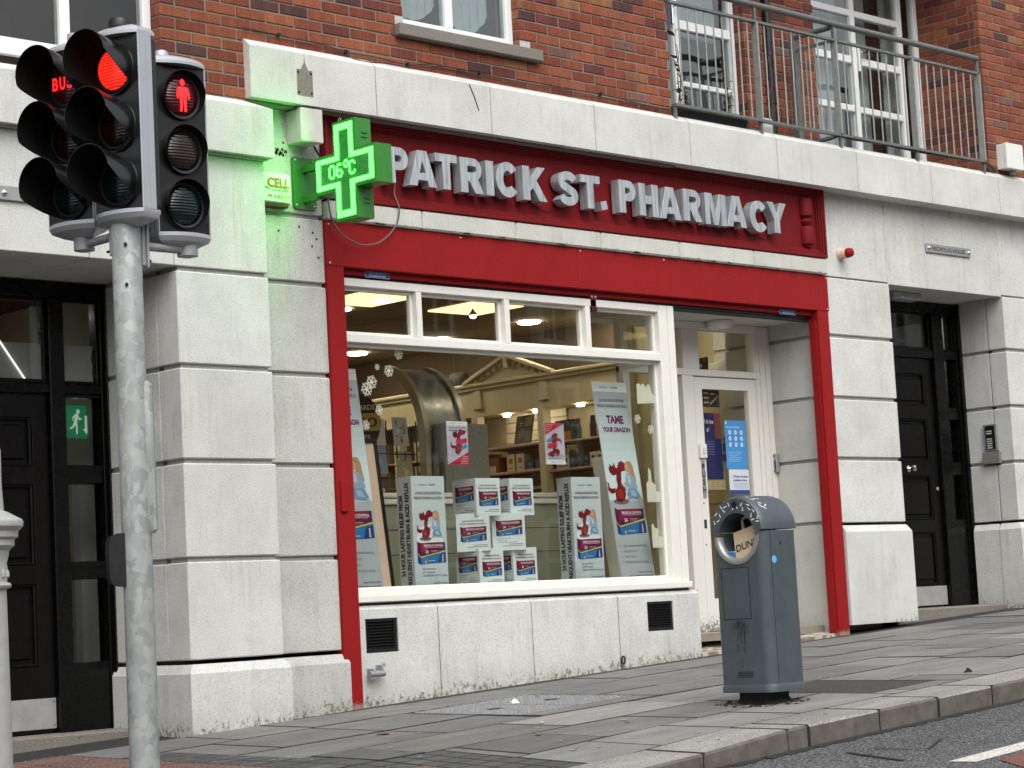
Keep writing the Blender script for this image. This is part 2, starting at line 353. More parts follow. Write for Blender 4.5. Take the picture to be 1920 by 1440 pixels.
    def build(s, name, mat, parent=None, smooth=None, loc=None, dirt=None):
        me = bpy.data.meshes.new(name)
        root = parent
        while root is not None and root.parent is not None: root = root.parent
        off = Vector(root['_loc']) if root is not None else (Vector(loc) if loc is not None else Vector((0, 0, 0)))
        me.from_pydata([tuple(q - off) for q in s.v], [], s.f)
        slots = []
        for m in s.m:
            m = m or mat
            if m not in slots: slots.append(m)
        for m in slots: me.materials.append(M[m])
        me.polygons.foreach_set('material_index', [slots.index(m or mat) for m in s.m])
        ca = me.color_attributes.new('Col', 'FLOAT_COLOR', 'CORNER'); arr = []
        for p_, cc in zip(me.polygons, s.c):
            arr += [cc[0], cc[1], cc[2], 1.0] * p_.loop_total
        ca.data.foreach_set('color', arr)
        if dirt:
            da = me.attributes.new('Dirt', 'FLOAT', 'POINT'); da.data.foreach_set('value', [dirt(q) for q in s.v])
        bm = bmesh.new(); bm.from_mesh(me); bmesh.ops.recalc_face_normals(bm, faces=bm.faces); bm.to_mesh(me); bm.free()
        if smooth is not None:
            me.polygons.foreach_set('use_smooth', [True] * len(me.polygons)); me.set_sharp_from_angle(angle=R(smooth))
        o = bpy.data.objects.new(name, me); COL.objects.link(o)
        if parent is not None: o.parent = parent
        else: o.location = off
        return o

def tag(o, label=None, cat=None, group=None, kind=None):
    if label: o['label'] = label
    if cat: o['category'] = cat
    if group: o['group'] = group
    if kind: o['kind'] = kind
    return o
def thing(name, label, cat, loc, group=None):
    o = bpy.data.objects.new(name, None); COL.objects.link(o); o.location = loc; o.empty_display_size = 0.1
    o['_loc'] = list(loc); return tag(o, label, cat, group)
def single(mb, name, mat, label, cat, loc, group=None, **k):
    return tag(mb.build(name, mat, None, loc=loc, **k), label, cat, group)

# flat printing: local x right, y up on a plane given by origin, xdir, ydir
_tc = {}
def text_mesh(txt, bold=0.0, extr=0.0):
    key = (txt, bold, extr)
    if key not in _tc:
        cu_ = bpy.data.curves.new('t', 'FONT'); cu_.body = txt; cu_.size = 1; cu_.offset = bold; cu_.extrude = extr; cu_.resolution_u = 3
        cu_.align_x = 'LEFT'
        ob = bpy.data.objects.new('t', cu_); COL.objects.link(ob)
        dg = bpy.context.evaluated_depsgraph_get(); me = bpy.data.meshes.new_from_object(ob.evaluated_get(dg))
        vs = [q.co.copy() for q in me.vertices]; fs = [tuple(p_.vertices) for p_ in me.polygons]
        bpy.data.objects.remove(ob); bpy.data.curves.remove(cu_); bpy.data.meshes.remove(me)
        _tc[key] = (vs, fs)
    return _tc[key]
class Pr:
    def __init__(s, mb, o, xd, yd, m='printed', step=0.0009):
        s.mb = mb; xd = Vector(xd).normalized(); yd = Vector(yd); yd = (yd - xd * yd.dot(xd)).normalized(); z = xd.cross(yd)
        s.o = Vector(o); s.x = xd; s.y = yd; s.z = z; s.m = m; s.st = step
    def P(s, a, b, l): return s.o + s.x * a + s.y * b + s.z * (l * s.st)
    def poly(s, pts, c, l=1, m=None): s.mb.add([s.P(a, b, l) for a, b in pts], [tuple(range(len(pts)))], m or s.m, c)
    def rect(s, a0, b0, a1, b1, c, l=1, m=None): s.poly([(a0, b0), (a1, b0), (a1, b1), (a0, b1)], c, l, m)
    def disc(s, a, b, r_, c, l=1, n=16, ry=None, m=None): s.poly([(a + r_ * math.cos(2 * math.pi * k / n), b + (ry or r_) * math.sin(2 * math.pi * k / n)) for k in range(n)], c, l, m)
    def grad(s, a0, b0, a1, b1, c0, c1, n=8, l=1):
        for k in range(n):
            t_ = (k + .5) / n; cc = tuple(c0[i] * (1 - t_) + c1[i] * t_ for i in range(3))
            s.rect(a0, b0 + (b1 - b0) * k / n, a1, b0 + (b1 - b0) * (k + 1) / n, cc, l)
    def text(s, txt, a, b, h, c, l=2, bold=0.0, align='L', width=None, rot=0, m=None):
        """h = cap height; width = fit width"""
        vs, fs = text_mesh(txt, bold)
        if not vs: return
        x0 = min(q.x for q in vs); x1 = max(q.x for q in vs); k = h / 0.73; kx = k
        if width: kx = width / (x1 - x0)
        wd = (x1 - x0) * kx; dx = {'L': 0, 'C': -wd / 2, 'R': -wd}[align]
        out = []
        for q in vs:
            u_ = (q.x - x0) * kx + dx; v_ = q.y * k
            if rot: u_, v_ = u_ * math.cos(rot) - v_ * math.sin(rot), u_ * math.sin(rot) + v_ * math.cos(rot)
            out.append(s.P(a + u_, b + v_, l))
        s.mb.add(out, fs, m or s.m, c)

def frame_rect(mb, x0, x1, z0, z1, w_, y0, y1, m=None, b=0.004):
    mb.box(x0, x0 + w_, y0, y1, z0, z1, m, b=b); mb.box(x1 - w_, x1, y0, y1, z0, z1, m, b=b)
    mb.box(x0 + w_, x1 - w_, y0, y1, z0, z0 + w_, m, b=b); mb.box(x0 + w_, x1 - w_, y0, y1, z1 - w_, z1, m, b=b)

# ------------------------------------------------------------------ ground
def smooth(t_): t_ = max(0, min(1, t_)); return t_ * t_ * (3 - 2 * t_)
def gx(x): x = max(-30, min(30, x)); return 0.0455 * x
def drop(x): return 0.060 * smooth((0.95 - x) / 1.5)
def G(x, y): return 0.865 + gx(x) + 0.02 * y - 0.0030 * max(0, min(5, x)) * min(0, y) - drop(x) * max(0, min(1, (-2.2 - y) / 1.5))
KY0, KY1 = -3.38, -3.76
def road_z(x): return 0.865 + gx(x) + 0.02 * KY1 + 0.0113 * max(0, min(5, x)) - 0.114
def tone(base, v): k = 1 + rnd.uniform(-v, v); return (base[0] * k, base[1] * k, base[2] * k)

mb = MB(); xs = [-300, -100, -60, -30, -20, -12, -8, -6, -4, -3, -2, -1, 0, 1, 2, 3, 4, 6, 8, 12, 20, 30, 60, 100, 300]
ys = [KY1, -5, -8, -16, -21.0]
for a in range(len(xs) - 1):
    for b in range(len(ys) - 1):
        mb.add([(xs[a], ys[b], road_z(xs[a])), (xs[a + 1], ys[b], road_z(xs[a + 1])), (xs[a + 1], ys[b + 1], road_z(xs[a + 1])), (xs[a], ys[b + 1], road_z(xs[a]))], [(0, 1, 2, 3)])
tag(mb.build('road', 'asphalt', smooth=30), kind='structure')
mb = MB()
for a in range(len(xs) - 1):
    x0, x1 = xs[a], xs[a + 1]
    mb.add([(x0, -21, road_z(x0) - .02), (x1, -21, road_z(x1) - .02), (x1, -400, road_z(x1) - .02), (x0, -400, road_z(x0) - .02)], [(0, 1, 2, 3)])
    for y0, y1 in ((12, 0.2), (0.2, -2.2), (-2.2, KY0)):
        mb.add([(x0, y0, G(x0, y0) - .014), (x1, y0, G(x1, y0) - .014), (x1, y1, G(x1, y1) - .014), (x0, y1, G(x0, y1) - .014)], [(0, 1, 2, 3)])
    mb.add([(x0, 12, G(x0, 12) - .014), (x1, 12, G(x1, 12) - .014), (x1, 400, G(x1, 12) - .014), (x0, 400, G(x0, 12) - .014)], [(0, 1, 2, 3)])
tag(mb.build('ground', 'joint_fill'), kind='structure')

def slab(mb, x0, x1, y0, y1, c, m=None, dz=0, th=0.04, b=0.004):
    o = len(mb.v); f0 = len(mb.f); mb.box(x0, x1, y0, y1, 0, th, m, c, b=b)
    if th == 0.04:
        for fi in range(f0, len(mb.f)):
            if not all(mb.v[i].z > th - .0005 for i in mb.f[fi]): mb.m[fi] = 'joint_fill'
    for i in range(o, len(mb.v)):
        q = mb.v[i]; mb.v[i] = Vector((q.x, q.y, G(q.x, q.y) + q.z - th + dz))
mb = MB()
rows = [(-0.02, -0.57), (-0.57, -1.22), (-1.22, -1.74), (-1.74, -2.30), (-2.30, -2.86), (-2.86, KY0)]
rc = [(.160, .159, .153), (.153, .152, .146), (.163, .162, .156), (.235, .232, .222), (.195, .193, .185), (.19, .188, .18)]
def blocked(x0, x1, y0, y1):
    for (a, b_, c_, d) in [(1.18, 2.16, -1.55, -0.60), (2.30, 2.95, -3.2, -2.34)]:
        if x0 < b_ and x1 > a and y0 < d and y1 > c_: return (a, b_, c_, d)
    return None
for ri, (ya, yb) in enumerate(rows):
    x = -8 + rnd.uniform(0, .5)
    while x < 16:
        L_ = rnd.choice((0.55, 0.72, 0.9, 1.05)); x1 = x + L_
        g_ = 0.006
        y0, y1 = yb + .008, ya - .008
        lim = -0.15 if ri >= 4 else -0.92
        if ri == 3: lim = -0.55
        if x < lim: x0c = lim
        else: x0c = x
        if x1 > lim + .1:
            c = tone(rc[ri], 0.16); t_ = rnd.random()
            if ri == 3 and t_ < .25: c = tone((.15, .147, .138), .1)
            if ri in (0, 1) and t_ < .16: c = tone((.19, .186, .175), .1)
            if t_ > .96: c = tone((.115, .113, .106), .1)
            bl = blocked(x0c, x1, y0, y1)
            if bl:
                if x0c < bl[0] - .03: slab(mb, x0c + g_, bl[0] - g_, y0, y1, c)
                if x1 > bl[1] + .03: slab(mb, bl[1] + g_, x1 - g_, y0, y1, c)
                xa, xb = max(x0c, bl[0]), min(x1, bl[1])
                if y1 > bl[3] + .03: slab(mb, xa + g_, xb - g_, bl[3] + g_, y1, c)
                if y0 < bl[2] - .03: slab(mb, xa + g_, xb - g_, y0, bl[2] - g_, c)
            else: slab(mb, x0c + g_, x1 - g_, y0, y1, c, dz=rnd.uniform(-.0045, .002))
        x = x1
# dark setts edging the crossing area
x = -8
def setts(x0, x1, y0, y1, nx, ny):
    for i in range(nx):
        for j in range(ny):
            slab(mb, x0 + (x1 - x0) * i / nx + .003, x0 + (x1 - x0) * (i + 1) / nx - .003, y0 + (y1 - y0) * j / ny + .003, y0 + (y1 - y0) * (j + 1) / ny - .003, tone((.075, .076, .076), .18), dz=-.001)
setts(-0.92, -0.56, -2.30, -1.75, 2, 3); setts(-6.0, -0.56, -2.62, -2.31, 44, 2); setts(-0.55, -0.16, KY0, -2.31, 3, 8)
setts(-0.92, -0.62, -1.74, -0.03, 2, 12); setts(-2.2, -1.95, -2.30, -0.03, 2, 16)
tag(mb.build('pavement', 'paving_slab'), kind='structure')
mb = MB()
def tactile(x0, x1, y0, y1):
    nx = max(1, round((x1 - x0) / .4)); ny = max(1, round((y1 - y0) / .4))
    for i in range(nx):
        for j in range(ny):
            a0 = x0 + (x1 - x0) * i / nx; a1 = x0 + (x1 - x0) * (i + 1) / nx; b0 = y0 + (y1 - y0) * j / ny; b1 = y0 + (y1 - y0) * (j + 1) / ny
            slab(mb, a0 + .003, a1 - .003, b0 + .003, b1 - .003, tone((.175, .105, .088), .12))
            if a1 < -3.2: continue
            for p_ in range(6):
                for q_ in range(6):
                    cx = a0 + (a1 - a0) * (p_ + .5) / 6; cy = b0 + (b1 - b0) * (q_ + .5) / 6; o = len(mb.v)
                    mb.lathe([(.0125, -.002), (.011, .004), (.007, .0055)], cx, cy, 7, None, (.16, .095, .08))
                    for k in range(o, len(mb.v)): mb.v[k].z += G(cx, cy)
tactile(-6.0, -0.56, KY0, -2.63); tactile(-1.94, -0.93, -2.30, -0.03)
tag(mb.build('tactile_paving', 'tactile_paving', smooth=40), kind='structure')
# far part of the pavement beyond the slab area
mb = MB()
for x0, x1 in ((-60, -30), (-30, -8), (16, 30), (30, 60)):
    mb.add([(x0, .2, G(x0, .2) - .006), (x1, .2, G(x1, .2) - .006), (x1, KY0, G(x1, KY0) - .006), (x0, KY0, G(x0, KY0) - .006)], [(0, 1, 2, 3)], None, (.17, .167, .155))
tag(mb.build('far_pavement', 'paving_slab'), kind='structure')
# granite kerb
mb = MB(); x = -12.0
cuts = [-0.95, 0.22, 0.86, 1.02, 1.63, 2.15, 2.68, 3.6, 4.5]
stops = []
while x < -0.95: stops.append(x); x += 0.92
stops += cuts; x = 5.4
while x < 20: stops.append(x); x += 0.9
for a, b_ in zip(stops, stops[1:]):
    o = len(mb.v); c = tone((.27, .265, .245), .13)
    n_ = 4
    for k in range(n_):
        pass
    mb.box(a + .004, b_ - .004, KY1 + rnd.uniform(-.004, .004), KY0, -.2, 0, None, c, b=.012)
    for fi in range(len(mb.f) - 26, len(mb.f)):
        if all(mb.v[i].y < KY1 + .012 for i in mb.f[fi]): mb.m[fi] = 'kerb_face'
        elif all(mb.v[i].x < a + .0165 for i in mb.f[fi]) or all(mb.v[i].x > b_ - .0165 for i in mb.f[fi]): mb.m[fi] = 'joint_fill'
    for i in range(o, len(mb.v)):
        q = mb.v[i]; top = G(q.x, q.y)
        mb.v[i] = Vector((q.x, q.y, top + q.z + .001))
tag(mb.build('kerb', 'kerb_granite'), kind='structure')
# dirt fillet along kerb foot
mb = MB()
for k in range(70):
    x0 = -3 + k * .13; w0 = .03 + .05 * rnd.random(); w1 = .03 + .05 * rnd.random()
    mb.add([(x0, KY1, road_z(x0) + .009), (x0 + .13, KY1, road_z(x0 + .13) + .009), (x0 + .13, KY1 - w1, road_z(x0 + .13) + .003), (x0, KY1 - w0, road_z(x0) + .003)], [(0, 1, 2, 3)])
tag(mb.build('gutter_grit', 'joint_fill'), kind='stuff')
# road markings
mb = MB()
def mark(pts, c=WHITE, m=None): mb.add([(a, b_, road_z(a) + .004) for a, b_ in pts], [tuple(range(len(pts)))], m, c)
mark([(0.62, -4.86), (3.6, -4.79), (3.6, -4.94), (0.62, -5.01)])
mark([(-0.62, -3.98), (0.30, -3.93), (0.30, -4.06), (-0.62, -4.11)])
tag(mb.build('road_marking', 'road_paint'), kind='structure')
mb = MB(); mark([(0.70, -5.07), (2.6, -5.0), (2.6, -5.7), (0.2, -5.7)]); tag(mb.build('red_road_surface', 'red_surface'), kind='structure')
# scar cut in the asphalt (thin grooves filled with tar)
mb = MB()
def strip(p0, p1, w_):
    d = (Vector(p1) - Vector(p0)).normalized(); n_ = Vector((-d.y, d.x)) * w_
    mark([(p0[0] + n_.x, p0[1] + n_.y), (p1[0] + n_.x, p1[1] + n_.y), (p1[0] - n_.x, p1[1] - n_.y), (p0[0] - n_.x, p0[1] - n_.y)])
strip((0.85, -4.12), (0.62, -4.62), .012); strip((1.0, -4.15), (0.98, -4.5), .006); strip((0.98, -4.5), (1.35, -4.32), .006)
for v_ in mb.v: v_.z += .002
tag(mb.build('tar_joint', 'rubber'), kind='structure')

# covers in the pavement
t_ = thing('manhole_cover', 'grey checkered steel cover in two leaves set in pavement before the shop window', 'manhole cover', (1.67, -1.07, G(1.67, -1.07)))
for x0, x1 in ((1.185, 1.665), (1.675, 2.155)):
    mb = MB(); slab(mb, x0, x1, -1.545, -0.605, WHITE, dz=-.001)
    ny, nx = 17, 9
    for i in range(nx):
        for j in range(ny):
            cx = x0 + (x1 - x0) * (i + .5) / nx; cy = -1.545 + .94 * (j + .5) / ny; o = len(mb.v)
            mb.box(-.021, .021, -.0045, .0045, -.003, .004, None, (1.25, 1.25, 1.25))
            ro = Matrix.Rotation(R(45 if (i + j) % 2 else -45), 4, 'Z'); mb.xf(Matrix.Translation((cx, cy, G(cx, cy))) @ ro, o)
    mb.build('cover_leaf', 'checker_steel', t_)
mb = MB()
for cx, cy in ((1.43, -1.08), (1.92, -1.08)): mb = MB(); mb.box(cx - .05, cx + .05, cy - .03, cy + .03, G(cx, cy) - .001, G(cx, cy) + .0035, None); mb.build('lifting_keyhole', 'rubber', t_)
mb = MB(); slab(mb, 2.305, 2.945, -3.195, -2.345, WHITE, dz=-.003)
for i in range(30):
    y = -3.18 + i * .0283
    o = len(mb.v); mb.box(2.33, 2.92, y, y + .008, 0, .004)
    for k in range(o, len(mb.v)): mb.v[k].z += G(mb.v[k].x, mb.v[k].y) - .003
single(mb, 'utility_cover', 'grating', 'dark ribbed metal utility cover in the pavement behind the litter bin', 'utility cover', (2.62, -2.77, G(2.62, -2.77)))

# gum spots and scraps: uncountable small litter
mb = MB()
for k in range(650):
    x = rnd.uniform(-1.5, 9); y = rnd.uniform(-3.7, 0.0); r_ = rnd.uniform(.004, .017) * (1.4 if rnd.random() < .12 else 1); z = G(x, y) + .0022
    n_ = 7; mb.add([(x + r_ * math.cos(6.283 * i / n_) * rnd.uniform(.8, 1.3), y + r_ * math.sin(6.283 * i / n_) * rnd.uniform(.6, 1.0), z) for i in range(n_)], [tuple(range(n_))], 'gum' if rnd.random() < .75 else 'leaf_brown')
tag(mb.build('chewing_gum_spots', 'gum'), kind='stuff')
def crumple(x, y, s_, m, name, label, cat, zk=.22):
    mb = MB(); n_ = 5; rings = []
    for j in range(4):
        rings.append([(x + s_ * math.cos(6.283 * i / 9) * rnd.uniform(.5, 1.1) * (1 - j * .25), y + s_ * .8 * math.sin(6.283 * i / 9) * rnd.uniform(.5, 1.1) * (1 - j * .25), G(x, y) + .002 + j * s_ * zk * rnd.uniform(.7, 1.2)) for i in range(9)])
    mb.loft(rings); single(mb, name, m, label, cat, (x, y, G(x, y)))
crumple(1.69, -0.98, .045, 'litter_white', 'crumpled_tissue', 'crumpled white tissue lying on the checkered cover before the shop', 'litter')
crumple(0.30, -1.35, .055, 'leaf_brown', 'dead_leaf', 'curled brown dead leaves on the pavement near the left pier', 'dead leaf', .05)
crumple(0.45, -2.42, .03, 'leaf_brown', 'dead_leaf', 'small curled brown leaf on the dark setts in front', 'dead leaf', .06)
crumple(3.35, -3.15, .035, 'bin_dark', 'stone_lump', 'small dark lump lying on the pavement near the kerb', 'stone')
mb = MB(); z = G(.85, -2.05)
mb.tube([(.83, -2.05, z + .006), (.865, -2.045, z + .006)], .006, 8); single(mb, 'cigarette_butt', 'card', 'tan cigarette butt lying on the light paving row', 'cigarette butt', (.85, -2.05, z))

# ------------------------------------------------------------------ the brick building
bld = thing('brick_building', 'red brick apartment building with pale stone ground floor and balcony', 'building', (0.35, 0.3, G(0.35, 0)))
def dirtf(q):
    return max(0.0, min(1.0, 1 - (q.z - G(q.x, q.y)) / 0.42))
GAP = .028
def courses(mb, x0, x1, y0, y1, zs, b=.007, core=True, c0=(1, 1, 1)):
    for k in range(len(zs) - 1):
        lo = zs[k] + (GAP if k > 0 else 0); k_ = rnd.uniform(.95, 1.04)
        mb.box(x0, x1, y0, y1, lo, zs[k + 1], None, (k_ * c0[0], k_ * c0[1], k_ * .995 * c0[2]), b=b)
    if core: mb.box(x0 + .02, x1 - .02, y0 + .02, y1 - .02, zs[0], zs[-1] + GAP, 'limestone_sheltered')
def plinth(mb, x0, x1, y0, y1, zb, z1, ch=.055, out=.03, left=True, right=True):
    """dado block whose top slopes back to the wall face"""
    xa = x0 - (out if left else 0); xb = x1 + (out if right else 0); n_ = 4
    vs = []; zt = z1
    base = [(xa, y0 - out, zb), (xb, y0 - out, zb), (xb, y1, zb), (xa, y1, zb)]
    mid = [(xa, y0 - out, zt - ch), (xb, y0 - out, zt - ch), (xb, y1, zt - ch), (xa, y1, zt - ch)]
    top = [(x0, y0, zt), (x1, y0, zt), (x1, y1, zt), (x0, y1, zt)]
    mb.loft([base, mid, top])
# left pier with projecting face
zs = [1.30, 1.881, 2.471, 3.045, 3.635]
mb = MB(); courses(mb, 0.0, 0.70, 0.0, 0.215, zs); plinth(mb, 0.0, 0.70, 0.0, 0.22, 0.6, 1.275, right=True, left=True)
mb.build('stone_pier', 'limestone', bld, dirt=dirtf)
mb = MB(); courses(mb, 0.006, 0.6, 0.228, .92, zs); plinth(mb, 0.006, 0.6, 0.252, .92, 0.6, 1.275, left=True, right=False)
mb.build('pier_return', 'limestone', bld, dirt=dirtf)
# recessed pier between left portal and shop
zs2 = [1.30, 1.876, 2.465, 3.048, 3.636, 4.078, 4.795]
mb = MB(); courses(mb, 0.66, 1.303, 0.17, 0.6, zs2); plinth(mb, 0.66, 1.312, 0.17, 0.6, 0.6, 1.275, left=False)
# old screw holes
for x, z in ((0.80, 4.37), (1.00, 4.56), (1.02, 4.50), (0.80, 4.28), (1.21, 3.99), (1.10, 4.02), (1.24, 3.95), (0.93, 3.98), (1.2, 3.9), (1.25, 3.83), (1.22, 4.57)):
    mb.add([(x + .009 * math.cos(i), .1685, z + .009 * math.sin(i)) for i in range(6)], [tuple(range(6))], 'rubber')
mb.build('stone_pier', 'limestone_weathered', bld, dirt=dirtf)
mb = MB()
for k in range(60):
    x = .86 + rnd.uniform(0, .16) ; z = 4.495 + rnd.gauss(0, .012); s_ = rnd.uniform(.003, .010)
    mb.add([(x - s_, .1683, z - s_), (x + s_, .1683, z - s_ * .7), (x + s_ * .8, .1683, z + s_), (x - s_, .1683, z + s_ * .6)], [(0, 1, 2, 3)])
mb.build('rust_stain', 'stain_brown', bld)
# left portal lintel, its soffit slabs and cornice
mb = MB(); e = [-6.1, -5.0, -4.0, -3.0, -1.82, -1.218, -0.614, -0.012, 0.70]
for a, b_ in zip(e, e[1:]):
    k_ = rnd.uniform(.96, 1.03); mb.box(a + .003, b_ - .003, 0.0, 0.9, 3.664, 4.372, None, (k_, k_, k_), b=.005)
mb.box(-6, .68, .02, .88, 3.68, 4.36, 'limestone_sheltered')
mb.build('portal_lintel', 'limestone', bld)
mb = MB(); e = [-6.2, -4.6, -3.2, -1.7, -0.35, 0.725]
for i, (a, b_) in enumerate(zip(e, e[1:])):
    last = b_ > .7; x1 = b_ if last else b_ - .003; xt = x1 - (.14 if last else 0)
    mb.loft([[(a + .003, -.08, 4.385), (x1, -.08, 4.385), (x1, .17, 4.385), (a + .003, .17, 4.385)], [(a + .003, -.08, 4.695), (x1, -.08, 4.695), (x1, .17, 4.695), (a + .003, .17, 4.695)],
             [(a + .003, .055, 4.765), (xt, .055, 4.765), (xt, .17, 4.765), (a + .003, .17, 4.765)]])
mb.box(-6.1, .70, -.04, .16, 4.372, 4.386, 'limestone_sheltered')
mb.build('cornice', 'limestone', bld)
# stone band over the shop
mb = MB(); e = [0.622] + [1.665 + 1.052 * k for k in range(0, 13)]
for a, b_ in zip(e, e[1:]):
    k_ = rnd.uniform(.96, 1.03); a0 = a + (.0035 if a > .7 else 0); b0 = b_ - .0035
    mb.loft([[(a0, 0, 4.782), (b0, 0, 4.782), (b0, .30, 4.782), (a0, .30, 4.782)], [(a0, 0, 5.115), (b0, 0, 5.115), (b0, .30, 5.115), (a0, .30, 5.115)],
             [(a0, .058, 5.165), (b0, .058, 5.165), (b0, .30, 5.165), (a0, .30, 5.165)]], None, (k_, k_, k_ * .99))
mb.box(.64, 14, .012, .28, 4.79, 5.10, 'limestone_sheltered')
mb.build('stone_band', 'limestone', bld)
mb = MB()   # ghost of a removed fitting
mb.add([(.995, -.002, 4.84), (1.125, -.002, 4.84), (1.125, -.002, 5.01), (.995, -.002, 5.01)], [(0, 1, 2, 3)], 'sill_concrete')
mb.add([(1.03, -.002, 5.01), (1.09, -.002, 5.01), (1.066, -.002, 5.06), (1.062, -.002, 5.11), (1.058, -.002, 5.06)], [(0, 1, 2, 3, 4)], 'sill_concrete')
for x, z in ((1.007, 4.86), (1.112, 4.86), (1.007, 4.99), (1.112, 4.99)): mb.box(x - .006, x + .006, -.006, -.001, z - .006, z + .006, 'rubber')
mb.build('removed_fitting_mark', 'sill_concrete', bld)
# white wall stone above the shop shutter (narrow ledge)
mb = MB(); e = [1.312, 2.138, 3.028, 3.901, 4.774, 5.658, 6.598]
for a, b_ in zip(e, e[1:]):
    zt = 4.212; mb.box(a + .002, b_ - .002, .12, .30, 4.082, zt, None, tone((1.08, 1.08, 1.05), .03), b=.012)
    for k in range(6):
        x = rnd.uniform(a + .05, b_ - .05); l_ = rnd.uniform(.03, .12); mb.add([(x, .1175, 4.083), (x + l_, .1175, 4.083), (x + l_ * .9, .1175, 4.083 + rnd.uniform(.003, .01)), (x + l_ * .4, .1175, 4.083 + rnd.uniform(.005, .018)), (x, .1175, 4.089)], [(0, 1, 2, 3, 4)], 'sill_concrete')
mb.build('stone_ledge', 'limestone_weathered', bld)
# right pier
zr = [2.057, 2.564, 3.065, 3.574, 4.071]
mb = MB(); courses(mb, 6.603, 7.496, .17, 1.4, zr); plinth(mb, 6.615, 7.496, .17, 1.4, .8 + .43, 2.035, left=False, out=.034)
mb.box(6.603, 7.478, .17, .9, 4.071 + .012, 4.80, None, b=.004)
mb.build('stone_pier', 'limestone', bld, dirt=dirtf)
mb = MB(); e = [7.481, 8.06, 8.64, 9.205]
for a, b_ in zip(e, e[1:]): mb.box(a + .002, b_ - .002, .17, .8, 4.066, 4.80, None, tone((.98, .98, .96), .03), b=.004)
mb.box(7.49, 9.2, .185, .78, 4.075, 4.79, 'limestone_sheltered')
mb.build('portal_lintel', 'limestone', bld)
mb = MB(); courses(mb, 9.217, 10.4, .17, .355, zr); courses(mb, 9.223, 10.4, .365, .79, zr)
plinth(mb, 9.217, 10.4, .17, .36, 1.1, 2.035, out=.034); plinth(mb, 9.223, 10.3, .40, .79, 1.1, 2.035, out=.034)
mb.box(9.207, 10.4, .17, .9, 4.083, 4.80, None, b=.004)
for a in (10.41, 11.6): courses(mb, a, a + 1.18, .17, 1.4, [1.2] + zr + [4.79])
mb.build('stone_pier', 'limestone', bld, dirt=dirtf)
# wall behind everything, so that nothing leaks
mb = MB(); mb.box(-6, 13, .95, 1.2, 4.16, 12, None); mb.box(-6, -1.6, .95, 1.2, 0.3, 4.2); mb.box(10.3, 13, .95, 1.2, .8, 4.2); mb.box(.2, 1.28, .62, .91, .3, 4.2)
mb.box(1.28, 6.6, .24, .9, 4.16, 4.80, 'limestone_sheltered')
mb.build('backing_wall', 'interior_dark', bld)
# shop recess right-hand wall (stone, sheltered)
mb = MB(); courses(mb, 6.52, 6.60, .215, 1.2, [1.0, 2.05, 2.56, 3.07, 3.573, 3.78], b=.004)
mb.box(6.535, 6.60, .175, .207, 1.1, 3.78, None)
mb.build('doorway_side_wall', 'limestone_weathered', bld, dirt=dirtf)
mb = MB(); mb.box(4.66, 6.6, .27, 1.15, 3.725, 3.80); mb.build('doorway_ceiling', 'soffit_white', bld)
mb = MB()
mb.loft([[(4.78, .17, .9), (6.60, .17, .9), (6.60, .9, .9), (4.78, .9, .9)], [(4.78, .17, G(4.78, .17) + .01), (6.60, .17, G(6.6, .17) + .01), (6.60, .9, 1.235), (4.78, .9, 1.225)]])
mb.build('doorway_floor', 'mosaic', bld)

# brick walls
PAL = [((.225, .066, .035), 10), ((.26, .084, .042), 6), ((.19, .052, .030), 6), ((.27, .12, .055), 0.8), ((.14, .042, .034), 2), ((.09, .040, .036), 0.6), ((.17, .085, .065), 1)]
TOT = sum(w_ for _, w_ in PAL)
def bcol():
    r_ = rnd.random() * TOT
    for c, w_ in PAL:
        r_ -= w_
        if r_ <= 0: break
    k = rnd.uniform(.88, 1.12); return (c[0] * k, c[1] * k, c[2] * k)
BZ0 = 4.772
def bricks(mb, axis, a0, a1, z0, z1, f, out, hole=None, dark=1.0, depth=.05, ph=0.0):
    """axis 'x': wall face at y=f running along x; axis 'y': face at x=f running along y. out = +-1 outward normal sign"""
    L_, H_, j_ = .235, .075, .010
    k0 = int(math.floor((z0 - BZ0) / H_)); k = k0
    while BZ0 + k * H_ < z1:
        zb = max(z0, BZ0 + k * H_ + j_ * .5); zt = min(z1, BZ0 + (k + 1) * H_ - j_ * .5)
        if zt - zb > .012:
            x = a0 - ((k % 2) * .5 + ph) % 1.0 * L_
            while x < a1:
                segs = [(max(a0, x + j_ * .5 if x > a0 else a0), min(a1, x + L_ - j_ * .5))]
                if hole and zt > hole[2] and zb < hole[3]:
                    ns = []
                    for s0, s1 in segs:
                        if s1 <= hole[0] or s0 >= hole[1]: ns.append((s0, s1))
                        else:
                            if s0 < hole[0]: ns.append((s0, hole[0]))
                            if s1 > hole[1]: ns.append((hole[1], s1))
                    segs = ns
                for s0, s1 in segs:
                    if s1 - s0 < .02: continue
                    d = rnd.uniform(-.002, .002); c = bcol(); c = (c[0] * dark, c[1] * dark, c[2] * dark)
                    e_ = [rnd.uniform(-.0015, .0015) for _ in range(4)]
                    if axis == 'x':
                        fa, fb = (f + d, f + depth) if out < 0 else (f - depth, f + d)
                        mb.box(s0 + e_[0], s1 + e_[1], fa, fb, zb + e_[2], zt + e_[3], None, c, b=.004)
                    else:
                        fa, fb = (f + d, f + depth) if out < 0 else (f - depth, f + d)
                        mb.box(fa, fb, s0 + e_[0], s1 + e_[1], zb + e_[2], zt + e_[3], None, c, b=.004)
                x += L_
        k += 1
def mortar(mb, x0, x1, y0, y1, z0, z1): mb.box(x0, x1, y0, y1, z0, z1, 'mortar')
ZT = 7.2
mb = MB()
bricks(mb, 'x', -0.012, 4.712, 4.768, ZT, .06, -1, hole=(1.99, 3.10, 5.46, 7.0))
m_y0, m_y1 = .0665, .30
